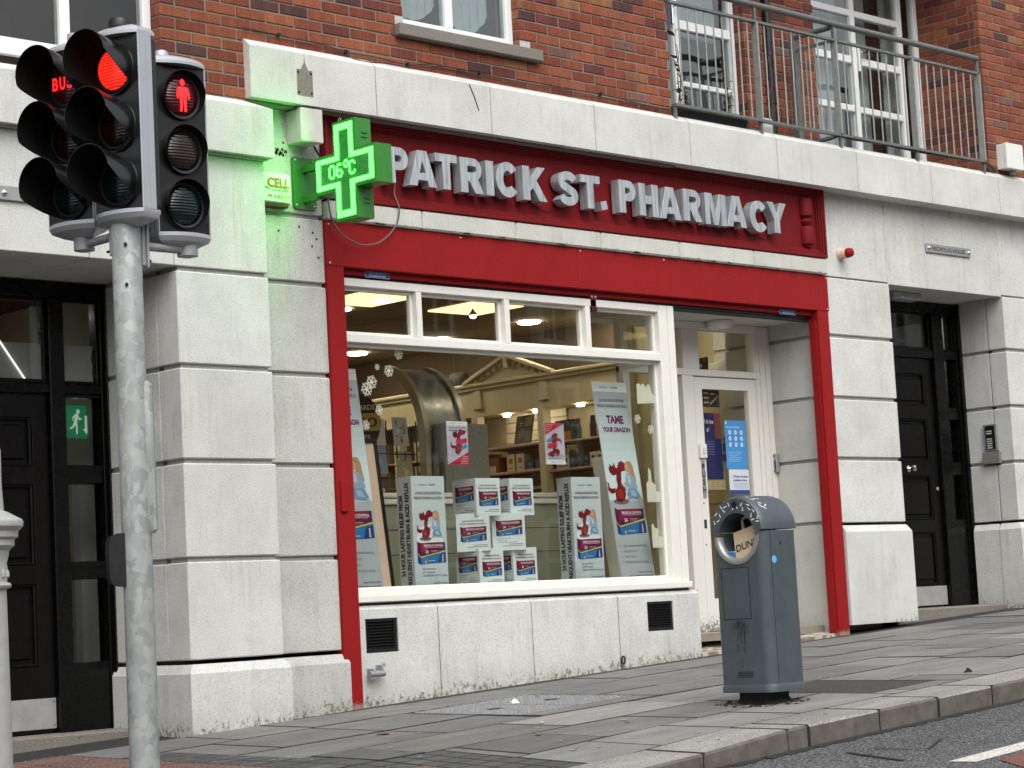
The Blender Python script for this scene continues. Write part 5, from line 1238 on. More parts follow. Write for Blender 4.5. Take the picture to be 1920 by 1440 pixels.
def capring(k, z, w_, f_, b_, bulge):
    """plan outline, front (towards -y) bulging"""
    pts = []
    for i in range(13):
        u_ = -1 + 2 * i / 12; pts.append((u_ * w_ * k, -f_ * k - bulge * k * (1 - u_ * u_), z))
    return pts + [(w_ * k, b_ * k * .6, z), (w_ * .6 * k, b_ * k, z), (-w_ * .6 * k, b_ * k, z), (-w_ * k, b_ * k * .6, z)]
def head(name, label, cx, cy, yaw, kind, zb=3.432, sc=1.0):
    t_ = thing(name, label, 'traffic light', (cx, cy, zb))
    T = Matrix.Translation((cx, cy, zb)) @ Matrix.Rotation(R(yaw), 4, 'Z') @ Matrix.Scale(sc, 4)
    Hh = .835; wd = .150
    mb = MB(); o = 0
    mb.box(-wd + .006, wd - .006, -.056, -.040, 0, Hh, b=.003); mb.box(-wd + .014, wd - .014, -.042, .10, .003, Hh - .003, b=.02)
    mb.xf(T); mb.build('housing', 'signal_black', t_)
    mb = MB()
    for s_ in (-1, 1):
        mb.box(s_ * wd - .007 * (s_ > 0), s_ * wd + .007 * (s_ < 0), -.060, .035, 0, Hh, b=.002); mb.box(s_ * (wd + .0015), s_ * (wd - .004), -.048, -.020, 0, Hh); mb.box(s_ * (wd + .002), s_ * (wd - .004), -.008, .024, 0, Hh)
    mb.xf(T); mb.build('side_trim', 'signal_grey', t_)
    mb = MB(); mb.loft([capring(1.0, 0.0, wd, .058, .10, .05), capring(1.0, -.018, wd, .058, .10, .05), capring(.92, -.040, wd, .055, .09, .045), capring(.55, -.066, wd, .04, .07, .02), capring(.38, -.072, wd, .03, .05, .01)]); mb.xf(T); mb.build('bottom_cap', 'signal_grey', t_, smooth=30)
    mb = MB(); mb.loft([capring(1.0, Hh, wd, .058, .10, .05), capring(1.0, Hh + .014, wd, .058, .10, .05), capring(.9, Hh + .036, wd, .055, .09, .045), capring(.55, Hh + .056, wd, .04, .07, .02)]); mb.xf(T); mb.build('top_cap', 'signal_grey', t_, smooth=30)
    zc_ = [.140, .410, .682]
    for k, z in enumerate(zc_):
        # lens: shallow dome
        mb = MB(); o = len(mb.v); mb.lathe([(.100, .0), (.094, .010), (.07, .020), (.035, .026), (0.001, .027)], 0, 0, 32)
        mb.xf(T @ Matrix.Translation((0, -.058, z)) @ Matrix.Rotation(R(90), 4, 'X'))
        lm_ = {'car': ['lens_green', 'lens_amber', 'lens_red_lit'], 'bus': ['lens_green', 'lens_amber', 'lens_red_dark'], 'ped': ['lens_green', 'lens_brown', 'lens_red_dark']}[kind][k]
        lo = mb.build('lens', lm_, t_, smooth=60)
        if k == 2 and kind != 'car':
            mb = MB(); xd = T.to_3x3() @ Vector((1, 0, 0)); fn = T.to_3x3() @ Vector((0, -1, 0)); c0_ = T @ Vector((0, -.088, z))
            p_ = Pr(mb, c0_, xd, (0, 0, 1), 'lit_red_symbol')
            if kind == 'bus':
                for ch, a in (('B', -.066), ('U', -.018), ('S', .030)): p_.text(ch, a, -.032, .064, WHITE, 0, .02, width=.036)
            else:
                p_.disc(-.005, .062, .0135, WHITE, 0, 12, .017)
                p_.poly([(-.026, .040), (.020, .040), (.026, .028), (.018, -.012), (-.022, -.012), (-.032, .028)], WHITE, 0)
                p_.poly([(.020, .038), (.030, .030), (.036, -.010), (.030, -.022), (.026, -.020), (.022, .01)], WHITE, 1); p_.poly([(-.026, .038), (-.036, .030), (-.040, -.008), (-.035, -.020), (-.030, -.018), (-.028, .01)], WHITE, 1)
                p_.poly([(-.022, -.012), (-.002, -.012), (-.004, -.046), (-.008, -.080), (-.022, -.080), (-.020, -.046)], WHITE, 0); p_.poly([(.002, -.012), (.018, -.012), (.016, -.046), (.016, -.080), (.003, -.080), (.003, -.046)], WHITE, 0)
            mb.build('red_man' if kind == 'ped' else 'bus_symbol', 'lit_red_symbol', lo)
        # visor
        mb = MB(); n_ = 48; long_ = .215 if kind != 'ped' else .055; short_ = .018
        r0, r1 = .110, .126 if kind != 'ped' else .116
        outer, inner = [], []
        rings = [[], [], [], []]
        for i in range(n_):
            a = 2 * math.pi * i / n_; ang = abs((math.degrees(a) + 180) % 360 - 180)   # 0 = top
            if kind == 'ped': L_ = short_ + (long_ - short_) * smooth((170 - ang) / 110)
            elif math.sin(a) > 0: L_ = short_ + (long_ - short_) * (1.0 if ang < 84 else max(0, (126 - ang) / 42) ** .8)
            else: L_ = short_ + (long_ - short_) * (1.0 if ang < 116 else max(0, (168 - ang) / 52))
            dx, dz = math.sin(a), math.cos(a); tl = 0.0
            sl_ = .022 * L_ / .215
            for q, (rr_, yy) in enumerate(((r0 + .003, .004), (r1 + .003, -L_), (r1, -L_), (r0, .004))):
                rings[q].append((dx * rr_, yy, dz * rr_ + (sl_ if q in (1, 2) else 0)))
        mb.loft([rings[0], rings[1]], 'visor_black', cap=False); mb.loft([rings[1], rings[2]], 'visor_black', cap=False); mb.loft([rings[2], rings[3]], 'visor_inside', cap=False)
        mb.xf(T @ Matrix.Translation((0, -.056, z))); mb.build('visor', 'visor_black', t_, smooth=50)
        mb = MB(); o = 0; pr_ = [(.100, 0), (.100, .006), (.113, .008), (.117, .0)]; mb.lathe(pr_, 0, 0, 32); mb.xf(T @ Matrix.Translation((0, -.056, z)) @ Matrix.Rotation(R(90), 4, 'X')); mb.build('lens_ring', 'signal_black', t_, smooth=40)
    return t_, T
h1, T1 = head('traffic_light', 'traffic light on top of the pole with its big red lamp lit', PX_ + .002, PY_ - .018, -76, 'car', 3.448)
mb = MB(); mb.lathe([(.05, .0), (.056, .004), (.056, .03), (.05, .044), (.02, .05), (0, .05)], 0, 0, 24); mb.xf(T1 @ Matrix.Translation((-.01, .0, .835 + .052))); mb.build('detector', 'black_plastic', h1, smooth=40)
mb = MB(); mb.lathe([(.062, 3.372), (.064, 3.376), (.064, 3.384), (.05, 3.388)], PX_, PY_, 30); mb.build('mounting_ring', 'rubber', h1)
h2, T2 = head('traffic_light', 'bus signal head left of the pole with half-hidden red BUS letters', PX_ - .02, PY_ + .350, -78, 'bus', 3.452)
mb = MB(); mb.lathe([(.034, .0), (.034, .055), (.028, .058), (0, .058)], 0, 0, 20); mb.xf(T2 @ Matrix.Translation((0, .0, .835 + .045))); mb.build('top_socket', 'signal_grey', h2, smooth=40)
h3, T3 = head('traffic_light', 'pedestrian signal head right of the pole showing a standing red man', PX_ + .318, PY_ + .02, -3, 'ped', 3.372, .985)
mb = MB(); mb.lathe([(.04, .0), (.034, .03), (.028, .04), (0, .04)], 0, 0, 20); mb.xf(T3 @ Matrix.Translation((-.05, .02, .835 + .045))); mb.build('top_socket', 'signal_grey', h3, smooth=40)

# ornate iron post at the left edge
bx, by = -2.815, -2.40; bzg = G(bx, by)
cp = thing('cast_iron_post', 'grey painted cast iron post with moulded cap at the left edge', 'post', (bx, by, bzg))
mb = MB(); n_ = 36
def lz(prof): return [(r_, z) for r_, z in prof]
mb.lathe([(.0, bzg - .02), (.20, bzg - .02), (.20, bzg + .05), (.165, bzg + .07), (.15, bzg + .11), (.160, bzg + .125), (.160, bzg + .14), (.145, bzg + .15), (.128, bzg + .22), (.112, bzg + .25), (.105, bzg + .26)], bx, by, n_); mb.build('post_base', 'post_grey', cp, smooth=35)
mb = MB(); mb.lathe([(.103, bzg + .25), (.096, 1.70), (.096, 1.715)], bx, by, n_); mb.build('shaft', 'post_grey', cp, smooth=35)
mb = MB(); mb.lathe([(.096, 1.70), (.112, 1.705), (.118, 1.715), (.112, 1.727), (.100, 1.73), (.103, 1.79), (.100, 1.81), (.108, 1.84), (.112, 1.865), (.135, 1.885), (.135, 1.91), (.150, 1.92), (.152, 1.945), (.172, 1.965), (.175, 1.985), (.17, 1.995), (.112, 2.028), (.095, 2.035)], bx, by, n_)
for k in range(16):
    a = 2 * math.pi * k / 16; mb.lathe([(0, 1.745), (.009, 1.752), (.010, 1.765), (.007, 1.78), (0, 1.785)], bx + .102 * math.cos(a), by + .102 * math.sin(a), 8)
mb.build('moulded_cap', 'post_grey', cp, smooth=35)
mb = MB(); mb.lathe([(.095, 2.03), (.088, 2.15), (.088, 2.30), (.02, 2.34)], bx, by, n_); mb.build('upper_shaft', 'post_grey', cp, smooth=35)

# ------------------------------------------------------------------ litter bin (faces -x)
BX, BY = 1.87, -2.795; bz = G(BX, BY)
bn = thing('litter_bin', 'grey metal street litter bin with domed top and round steel rimmed opening', 'litter bin', (BX, BY, bz))
W2, D2 = .192, .155     # half widths along y, x
def rsec(k, z, hw=W2, hd=D2, r_=.06, n_=6):
    pts = []
    for sx, sy, a0 in ((1, 1, 0), (-1, 1, 90), (-1, -1, 180), (1, -1, 270)):
        for i in range(n_ + 1):
            a = R(a0 + 90 * i / n_); pts.append((BX + (sx * (hd - r_) + r_ * math.cos(a)) * k, BY + (sy * (hw - r_) + r_ * math.sin(a)) * k, z))
    return pts
zb0 = bz + .075; zs_ = bz + .955; rt_ = W2
OZ = zs_ - .025; OR = .130
from math import sin, cos, pi
# body: front plate with a round opening (cut by boolean afterwards)
mb = MB(); mb.loft([rsec(1.0, zb0 + .032), rsec(1.0, zs_ - .004)]); body_o = mb.build('bin_body', 'bin_paint', bn, smooth=30)
# domed top: half cylinder along x with rounded ends
mb = MB(); rings = []; nA = 28
for dx_, k in ((-D2, .93), (-D2 + .012, .975), (-D2 + .035, 1.0), (D2 - .035, 1.0), (D2 - .012, .975), (D2, .93)):
    rings.append([(BX + dx_, BY + cos(pi * i / nA) * W2 * k, zs_ + .004 + sin(pi * i / nA) * .195 * k) for i in range(nA + 1)])
mb.loft(rings); top_o = mb.build('domed_lid', 'bin_paint', bn, smooth=40)
def cut(o_, c_):
    md = o_.modifiers.new('b', 'BOOLEAN'); md.operation = 'DIFFERENCE'; md.object = c_; md.solver = 'EXACT'
    dg = bpy.context.evaluated_depsgraph_get(); me = bpy.data.meshes.new_from_object(o_.evaluated_get(dg)); o_.modifiers.clear(); o_.data = me
cm = MB(); o = 0; cm.lathe([(OR, -.2), (OR, .30)], 0, 0, 40); cm.lathe([(OR - .002, .10), (.15, .13), (.15, .29)], 0, 0, 40) if False else None
cm.xf(Matrix.Translation((BX, BY, OZ)) @ Matrix.Rotation(R(-90), 4, 'Y'))
cme = bpy.data.meshes.new('c'); cme.from_pydata([tuple(q) for q in cm.v], [], cm.f); bmm = bmesh.new(); bmm.from_mesh(cme); bmesh.ops.recalc_face_normals(bmm, faces=bmm.faces); bmm.to_mesh(cme); bmm.free()
co = bpy.data.objects.new('c', cme); COL.objects.link(co)
# cutter: a cylinder from outside the front to the middle of the bin
for q in cme.vertices: q.co.x = BX - .30 if q.co.x < BX - .15 else BX + .10
for o_ in (body_o, top_o):
    o_.data.update()
bpy.context.view_layer.update(); cut(body_o, co); cut(top_o, co); bpy.data.objects.remove(co)
mb = MB(); mb.loft([rsec(.93, zb0 + .05), rsec(.93, zs_ + .05)], 'bin_dark'); mb.build('liner', 'bin_dark', bn) if False else None
mb = MB(); ring = []
for r_, d in ((OR + .030, 0.0), (OR + .028, -.006), (OR + .006, -.008), (OR - .004, .0), (OR - .006, .035)):
    ring.append([(BX - D2 + d - .0005, BY + r_ * cos(a), OZ + r_ * sin(a)) for a in [pi + pi * i / 24 for i in range(25)]])
mb.loft(ring, cap=False, closed=False); mb.build('opening_rim', 'steel', bn, smooth=50)
mb = MB(); used_ = []
for i in range(150):
    a = rnd.uniform(.08 * pi, .92 * pi); rr_ = rnd.uniform(OR + .012, .185); y = cos(a) * rr_; z = zs_ + sin(a) * rr_ * .93
    if math.hypot(y, (z - OZ)) < OR + .02 or abs(y) > .175 or (z - zs_ > .14 and abs(y) < .03): continue
    if any((y - a_) ** 2 + (z - b_) ** 2 < .023 ** 2 for a_, b_ in used_): continue
    used_.append((y, z)); an = rnd.uniform(0, pi); l_ = .0125; w_ = .0042
    p_ = Pr(mb, (BX - D2 - .0015, BY + y, z), (0, -1, 0), (0, 0, 1)); ca, sa = cos(an), sin(an)
    p_.poly([(ca * l_ - sa * w_ * .5, sa * l_ + ca * w_ * .5), (ca * l_ * .9, sa * l_ * .9 - 0), (ca * l_ + sa * w_ * .5, sa * l_ - ca * w_ * .5), (-ca * l_ + sa * w_, -sa * l_ - ca * w_), (-ca * l_ - sa * w_, -sa * l_ + ca * w_)], (.72, .74, .74), 1)
used_ = []
for i in range(110):
    a = rnd.uniform(.25 * pi, .80 * pi); x = rnd.uniform(-D2 + .03, -D2 + .11); an = rnd.uniform(0, pi); l_ = .0125; w_ = .004
    if any((x - a_) ** 2 + ((a - b_) * .19) ** 2 < .026 ** 2 for a_, b_ in used_): continue
    used_.append((x, a))
    t1 = Vector((0, sin(a), -cos(a) * .92)) * -1; nn_ = Vector((0, cos(a), sin(a))); base = Vector((BX + x, BY + cos(a) * W2, zs_ + .004 + sin(a) * .195)) + nn_ * .0012
    ux = Vector((1, 0, 0)) * cos(an) + t1 * sin(an); uy = ux.cross(nn_)
    mb.add([base + ux * l_ + uy * w_, base - ux * l_ + uy * w_, base - ux * l_ - uy * w_, base + ux * l_ - uy * w_], [(0, 1, 2, 3)], 'printed', (.72, .74, .74))
mb.build('confetti_stickers', 'printed', bn)
mb = MB(); o = len(mb.v); mb.lathe([(.020, 0), (.020, .004), (.012, .006), (.012, .002), (.006, .002), (0, .002)], 0, 0, 18); mb.xf(Matrix.Translation((BX - D2 - .0005, BY + .0, zs_ + .152)) @ Matrix.Rotation(R(-90), 4, 'Y')); mb.build('lock', 'bin_dark', bn)
mb = MB(); x = BX - D2 - .0015
for (y0, y1, z0, z1) in ((.115, -.085, bz + .46, bz + .475), ):
    pass
def line(y0, z0, y1, z1, w_=.0018): mb.box(x, x + .001, BY + min(y0, y1) - w_, BY + max(y0, y1) + w_, min(z0, z1) - w_, max(z0, z1) + w_)
line(.125, bz + .47, -.070, bz + .47); line(.125, bz + .755, -.070, bz + .755); line(.125, bz + .47, .125, bz + .755); line(-.070, bz + .47, -.070, bz + .755)
for k in range(4): line(.05, bz + .150 + k * .009, -.06, bz + .150 + k * .009)
mb.box(BX - .10, BX - .0985, BY - W2 - .0012, BY - W2 + .002, zb0 + .04, zs_ - .01)
mb.box(BX - .02, BX - .003, BY - W2 - .0012, BY - W2, zs_ - .085, zs_ - .068)
mb.build('panel_seam', 'bin_dark', bn)
mb = MB(); mb.loft([rsec(1.03, zb0 - .012), rsec(1.03, zb0 + .018), rsec(1.0, zb0 + .032)]); mb.build('base_rim', 'bin_paint', bn, smooth=30)
mb = MB(); mb.loft([rsec(.80, bz - .03), rsec(.62, bz + .03), rsec(.62, zb0)]); mb.build('foot', 'bin_dark', bn)
mb = MB(); mb.lathe([(.021, 0), (.021, .001), (.001, .0015)], 0, 0, 18); mb.xf(Matrix.Translation((BX - .075, BY - W2 - .0005, zs_ - .165)) @ Matrix.Rotation(R(90), 4, 'X')); mb.build('blue_sticker', 'printed', bn)
for p__ in mb.c: pass
bpy.data.objects['blue_sticker'].data.color_attributes['Col'].data.foreach_set('color', [.12, .45, .75, 1] * len(bpy.data.objects['blue_sticker'].data.loops))
# paper bag stuffed in the opening
pg = thing('paper_bag', 'brown paper carrier bag printed DUN sticking out of the bin opening', 'paper bag', (BX - .08, BY - .03, OZ - .12))
mb = MB(); o = 0; mb.box(-.10, .10, -.03, .03, -.10, .10, b=.004)
TB = Matrix.Translation((BX - .085, BY - .045, OZ - .055)) @ Matrix.Rotation(R(-90), 4, 'Z') @ Matrix.Rotation(R(-14), 4, 'Y') @ Matrix.Rotation(R(-12), 4, 'X')
mb.xf(TB); mb.build('bag_body', 'card', pg)
mb = MB(); mb.box(-.05, -.035, -.006, .002, .10, .18); mb.box(.03, .045, -.006, .002, .10, .18); mb.box(-.05, .045, -.006, .002, .165, .18); mb.xf(TB); mb.build('handle', 'card', pg)
mb = MB(); xd = TB.to_3x3() @ Vector((1, 0, 0)); yd = TB.to_3x3() @ Vector((0, 0, 1)); p_ = Pr(mb, TB @ Vector((-.085, -.031, -.02)), xd, yd); p_.text('DUNNES', 0, 0, .042, (.03, .03, .03), 1, .02); mb.build('bag_print', 'printed', pg)
mb = MB(); mb.lathe([(.0, 0), (.035, .004), (.05, .05), (.045, .06)], BX - .09, BY + .08, 10)
for q in mb.v: q.z += OZ - .14
single(mb, 'drinks_cup', 'printed', 'blue rubbish beside the paper bag inside the litter bin', 'litter', (BX - .09, BY + .08, OZ - .14))
bpy.data.objects['drinks_cup'].data.color_attributes['Col'].data.foreach_set('color', [.04, .16, .34, 1] * len(bpy.data.objects['drinks_cup'].data.loops))
# soil around bin foot
mb = MB()
for k in range(120):
    a = rnd.random() * 6.283; r_ = rnd.uniform(.10, .24); x_ = BX + cos(a) * r_; y_ = BY + sin(a) * r_ * 1.2; s_ = rnd.uniform(.006, .02); z = G(x_, y_)
    mb.lathe([(s_, z - .002), (s_ * .7, z + s_ * .35), (0, z + s_ * .5)], x_, y_, 5, 'leaf_brown' if k % 4 == 0 else None)
tag(mb.build('grit', 'joint_fill'), kind='stuff')

# ------------------------------------------------------------------ shop interior
rm = thing('shop_interior', 'warm lit pharmacy interior with dark tiled ceiling behind the window', 'room', (3.5, 4, 1.22))
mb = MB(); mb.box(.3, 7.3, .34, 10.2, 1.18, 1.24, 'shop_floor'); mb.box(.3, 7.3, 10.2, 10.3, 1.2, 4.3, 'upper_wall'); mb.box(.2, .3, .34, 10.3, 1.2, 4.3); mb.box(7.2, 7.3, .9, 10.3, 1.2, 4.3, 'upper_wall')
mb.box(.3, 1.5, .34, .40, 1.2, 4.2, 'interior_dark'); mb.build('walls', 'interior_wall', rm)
mb = MB()
for i in range(12):
    for j in range(17):
        x0 = .37 + i * .6; y0 = .35 + j * .6
        if (i, j) in ((6, 4), (8, 4), (3, 8)): pass
        mb.box(x0 + .007, x0 + .593, y0 + .007, y0 + .593, 4.138, 4.16)
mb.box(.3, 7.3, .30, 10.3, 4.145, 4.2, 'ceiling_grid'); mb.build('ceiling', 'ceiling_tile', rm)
mb = MB(); mb.box(1.3, 6.6, .31, .345, 3.73, 4.2); mb.build('window_bulkhead', 'cream_joinery', rm)
LPN = 'square ceiling light panels in the shop'
for x, y, lab in ((3.83, 2.72, 'lit square ceiling panel behind the leftmost top window light'), (5.09, 2.74, 'lit square ceiling panel behind the second top window light'), (5.35, 5.1, 'lit square ceiling panel farthest back above the window transom'),):
    mb = MB(); mb.box(x, x + .60, y, y + .60, 4.120, 4.134, b=.004); single(mb, 'ceiling_light', 'light_panel', lab, 'ceiling light', (x + .3, y + .3, 4.12), LPN)
for i in range(4):  # unseen downlights added as fill for the shelving and door side
    for j in range(3):
        x, y = 5.9 - (i % 2) * 1.6, 1.1 + i * 1.9 + j * .6
        if i == 0: x, y = 6.0 - j * .5, 1.0
        mb = MB(); mb.lathe([(.0, 4.118), (.085, 4.118), (.105, 4.124), (.105, 4.137)], x, y, 20); mb.build('ceiling_downlight', 'downlight', rm, smooth=40)
for i in range(3):  # out-of-view panels added to raise the interior light
    for j in range(4):
        x, y = 1.0 + i * 1.8, 6.9 + j * .9 if i else 1.6 + j * 2.1
        mb = MB(); mb.box(x, x + .60, y, y + .60, 4.120, 4.134, b=.004); mb.build('ceiling_light', 'light_panel', rm)
for i, (x, y) in enumerate(((6.55, 4.78), (6.50, 5.95), (6.52, 3.52), (6.15, 2.45), (8.4, 4.1))):
    if x > 7.1: x, y = 6.9, 3.0
    lab = ['round downlight beside the second top window mullion', 'round downlight just above the left snowflakes', 'round downlight in the third top window light', 'round downlight near the shop door side', 'round downlight in the rightmost top window light'][i]
    mb = MB(); mb.lathe([(.0, 4.118), (.092, 4.118), (.105, 4.124), (.105, 4.137)], x, y, 26); single(mb, 'ceiling_downlight', 'downlight', lab, 'ceiling light', (x, y, 4.12), 'round downlights in the shop ceiling', smooth=40)
for i, (x, y, z) in enumerate(((1.62, .52, 3.585), (2.98, .56, 3.60))):
    sp_ = thing('spotlight', ['bright lit white spotlight at the top left corner of the window', 'lit spotlight above the second window light'][i], 'spotlight', (x, y, z), 'window spotlights')
    mb = MB(); mb.lathe([(.028, z + .0), (.030, z + .012), (.014, z + .03), (.004, z + .05)], x, y, 16); mb.build('spot_body', 'white_plastic', sp_, smooth=40)
    mb = MB(); mb.lathe([(.0, z - .022), (.018, z - .016), (.027, z - .002)], x, y, 16); mb.build('bulb', 'spot_lit', sp_, smooth=40)

# display platform and low partition
mb = MB(); mb.box(1.45, 4.70, .31, 1.20, 1.60, 1.668, 'pale_plastic'); single(mb, 'display_platform', 'pale_plastic', 'pale window display platform behind the glass', 'display platform', (3, .7, 1.6))
pt = thing('low_partition', 'olive panel partition with white top rail behind the window display', 'partition', (3, 1.22, 1.67))
mb = MB(); mb.box(1.3, 4.85, 1.20, 1.23, 1.24, 2.295)
for x in (2.3, 3.25, 4.2): pass
for z in (1.93, 2.11): mb.box(1.3, 4.85, 1.1965, 1.20, z, z + .004, 'interior_dark')
mb.build('panel', 'partition_olive', pt)
mb = MB(); mb.box(1.3, 4.9, 1.17, 1.25, 2.295, 2.335, b=.006); mb.box(1.3, 4.9, 1.16, 1.26, 2.342, 2.378, b=.008); mb.build('top_rail', 'partition_white', pt)

# shelving wall at x = 6.6
sh = thing('wall_shelving', 'cream shelving wall with pediment, slatwall and lit shelves across the shop', 'shelving', (6.7, 4.5, 1.24))
mb = MB()
mb.box(6.60, 7.2, 2.35, 9.5, 3.345, 3.60)
mb.box(6.56, 6.62, 2.35, 9.5, 3.585, 3.615, b=.004); mb.box(6.53, 6.62, 2.35, 9.5, 3.615, 3.650, b=.008); mb.box(6.58, 6.62, 2.35, 9.5, 3.335, 3.352)
for y in (3.40, 4.28): mb.box(6.575, 6.61, y, y + .10, 3.40, 3.585, b=.006); mb.box(6.56, 6.61, y - .01, y + .11, 3.40, 3.425, b=.004)
mb.prism([(3.33, 3.64), (4.42, 3.64), (3.88, 3.835)], 6.585, 6.70, 'x')
for s_ in (-1, 1):
    o = len(mb.v); mb.box(6.52, 6.60, 0, .62, -.012, .022, b=.004); an = math.atan2(.20, .54)
    mb.xf(Matrix.Translation((0, 3.88, 3.862)) @ (Matrix.Rotation(-an, 4, 'X') if s_ > 0 else Matrix.Rotation(an, 4, 'X') @ Matrix.Scale(-1, 4, (0, 1, 0))), o)
for k in range(1, 6):
    for s_ in (-1, 1):
        y = 3.88 + s_ * k * .088; z = 3.855 - k * .088 * .37; mb.box(6.545, 6.59, y - .016, y + .016, z - .060, z - .010, b=.012)
mb.box(6.52, 6.59, 3.85, 3.91, 3.74, 3.86, b=.012)
mb.build('fascia', 'cream_joinery', sh)
mb = MB()
for y, x in ((2.44, .08), (3.49, .07), (4.375, .08), (5.5, .08), (6.7, .08)): mb.box(6.57, 6.68, y - .035, y + .045, 1.24, 3.34, b=.008)
mb.box(6.50, 6.62, 2.33, 2.42, 1.24, 4.12, b=.006)
mb.build('pilaster', 'cream_joinery', sh)
mb = MB(); mb.box(6.98, 7.0, 2.4, 9.5, 1.24, 3.34, 'interior_wall')
for k in range(14): mb.box(6.955, 6.975, 3.53, 4.34, 2.0 + k * .098, 2.092 + k * .098, b=.006)
mb.build('slat_back', 'slatwall', sh)
shelfs = []
for z in (3.012, 2.755, 2.50, 2.25): mb = MB(); mb.box(6.62, 6.97, 2.48, 3.455, z - .02, z, b=.003); mb.build('shelf', 'shelf_board', sh)
for z in (3.03, 2.785, 2.62, 2.40): mb = MB(); mb.box(6.62, 6.955, 3.53, 4.34, z - .025, z, b=.003); mb.build('shelf', 'shelf_board', sh)
for z in (3.0, 2.75, 2.5, 2.25): mb = MB(); mb.box(6.66, 6.97, 4.42, 9.4, z - .02, z, b=.003); mb.build('shelf', 'shelf_board', sh)
# products
def bottle(x, y, z, h, body, cap, label, group, m='printed'):
    mb = MB(); r_ = h * .17
    mb.lathe([(0, z), (r_, z), (r_, z + h * .45)], x, y, 10, m, cap); mb.lathe([(r_, z + h * .45), (r_, z + h * .62), (r_ * .75, z + h * .72)], x, y, 10, m, body); mb.lathe([(r_ * .75, z + h * .72), (r_ * .7, z + h), (0, z + h)], x, y, 10, m, (.015, .015, .02)); single(mb, 'bottle', 'printed', label, 'bottle', (x, y, z), group, smooth=40)
def carton(x0, x1, y0, y1, z0, z1, c, c2, name, label, cat, group):
    mb = MB(); mb.box(x0, x1, y0, y1, z0, z1, None, c); mb.box(x0 - .001, x0, y0 + (y1 - y0) * .25, y1 - (y1 - y0) * .25, z0 + (z1 - z0) * .45, z0 + (z1 - z0) * .75, None, c2); mb.box(x0 - .001, x0, y0 + (y1 - y0) * .2, y1 - (y1 - y0) * .2, z0 + (z1 - z0) * .15, z0 + (z1 - z0) * .22, None, c2)
    single(mb, name, 'printed', label, cat, ((x0 + x1) / 2, (y0 + y1) / 2, z0), group)
bc = [((.04, .05, .05), (.03, .05, .06)), ((.04, .05, .05), (.06, .13, .17)), ((.03, .03, .03), (.50, .22, .04)), ((.03, .03, .03), (.42, .18, .03)), ((.05, .07, .05), (.06, .08, .06))]
for k in range(9):
    y = 3.40 - k * .052 if k < 6 else 2.95 - (k - 6) * .10
    b_, c_ = bc[k % 5] if k < 6 else ((.03, .03, .03), (.05, .04, .03))
    bottle(6.70, y, 3.012, .19 if k < 6 else .20, b_, c_, 'dark grooming bottle on the upper lit shelf behind the right hanging poster', 'bottles on the upper shelf')
for k in range(8):
    y = 3.40 - k * .085; pale = k in (0, 1, 5, 6)
    carton(6.66, 6.76, y - .075, y, 2.755, 2.755 + .125, (.50, .45, .33) if pale else (.03, .035, .045), (.03, .03, .03) if pale else (.10, .12, .15), 'product_carton', 'pale carton with a black round mark on the middle shelf' if pale else 'black carton on the middle shelf behind the right hanging poster', 'product', 'pale cartons on the middle shelf' if pale else 'black cartons on the middle shelf')
for k in range(9): carton(6.66, 6.76, 3.40 - k * .09 - .08, 3.40 - k * .09, 2.50, 2.50 + .12, tone((.07, .08, .10), .5), (.2, .22, .25), 'product_carton', 'dark carton on the lowest visible shelf', 'product', 'dark cartons on the lowest shelf')
carton(6.64, 6.80, 4.14, 4.31, 2.62, 2.93, (.16, .055, .02), (.45, .38, .28), 'display_carton', 'tall brown display carton on the slatwall shelf', 'carton', None)
for k in range(5):
    y = 4.05 - k * .125; c = [(.48, .42, .30), (.45, .42, .36), (.05, .06, .08), (.07, .10, .12), (.06, .05, .05)][k]
    carton(6.66, 6.76, y - .10, y, 2.785, 2.785 + [.16, .16, .085, .09, .09][k], c, (.35, .08, .04) if k < 2 else (.14, .16, .18), 'product_carton', ['cream red-marked carton next to the brown display carton', 'pale carton second from the brown display carton', 'low dark carton in the middle of the slatwall shelf', 'low grey-blue carton on the slatwall shelf', 'low black carton at the right end of the slatwall shelf'][k], 'product', None)
for k in range(7): carton(6.66, 6.78, 4.28 - k * .10 - .085, 4.28 - k * .10, 2.40, 2.40 + .09, tone((.42, .38, .28), .3), (.2, .1, .06), 'product_carton', 'small pale carton on the bottom slatwall shelf', 'product', 'small cartons on the bottom slatwall shelf')
mb = MB(); p_ = Pr(mb, (6.70, 3.985, 3.035), (0, -1, 0), (.22, 0, 1)); p_.poly([(0, 0), (.235, 0), (.235, .275), (0, .275)], (.018, .014, .012), 0); p_.rect(.12, .17, .21, .26, (.10, .08, .05), 1); p_.disc(.09, .10, .05, (.06, .045, .03), 1); p_.rect(.05, .20, .10, .205, (.4, .35, .25), 1); p_.rect(.05, .18, .09, .184, (.4, .35, .25), 1); p_.rect(.13, .02, .21, .12, (.05, .05, .04), 1)
single(mb, 'shelf_poster', 'printed', 'dark poster leaning against the bright slatwall in the middle of the shop', 'poster', (6.70, 3.87, 3.035))
for k in range(26):
    y = 4.55 + (k % 13) * .30; z = (3.0, 2.75)[k // 13]; carton(6.68, 6.80, y, y + .22, z, z + rnd.uniform(.10, .2), tone((.30, .24, .14), .5), (.10, .08, .05), 'product_carton', 'stock carton on the far left shelves behind the curved kiosk', 'product', 'stock on the far left shelves')
for k in range(18):
    y = 4.6 + (k % 9) * .33; z = (2.5, 2.25)[k // 9]; bottle(6.74, y, z, .18, (.35, .36, .30), tone((.28, .30, .22), .4), 'pale bottle on the far left lower shelves', 'bottles on the far left shelves')
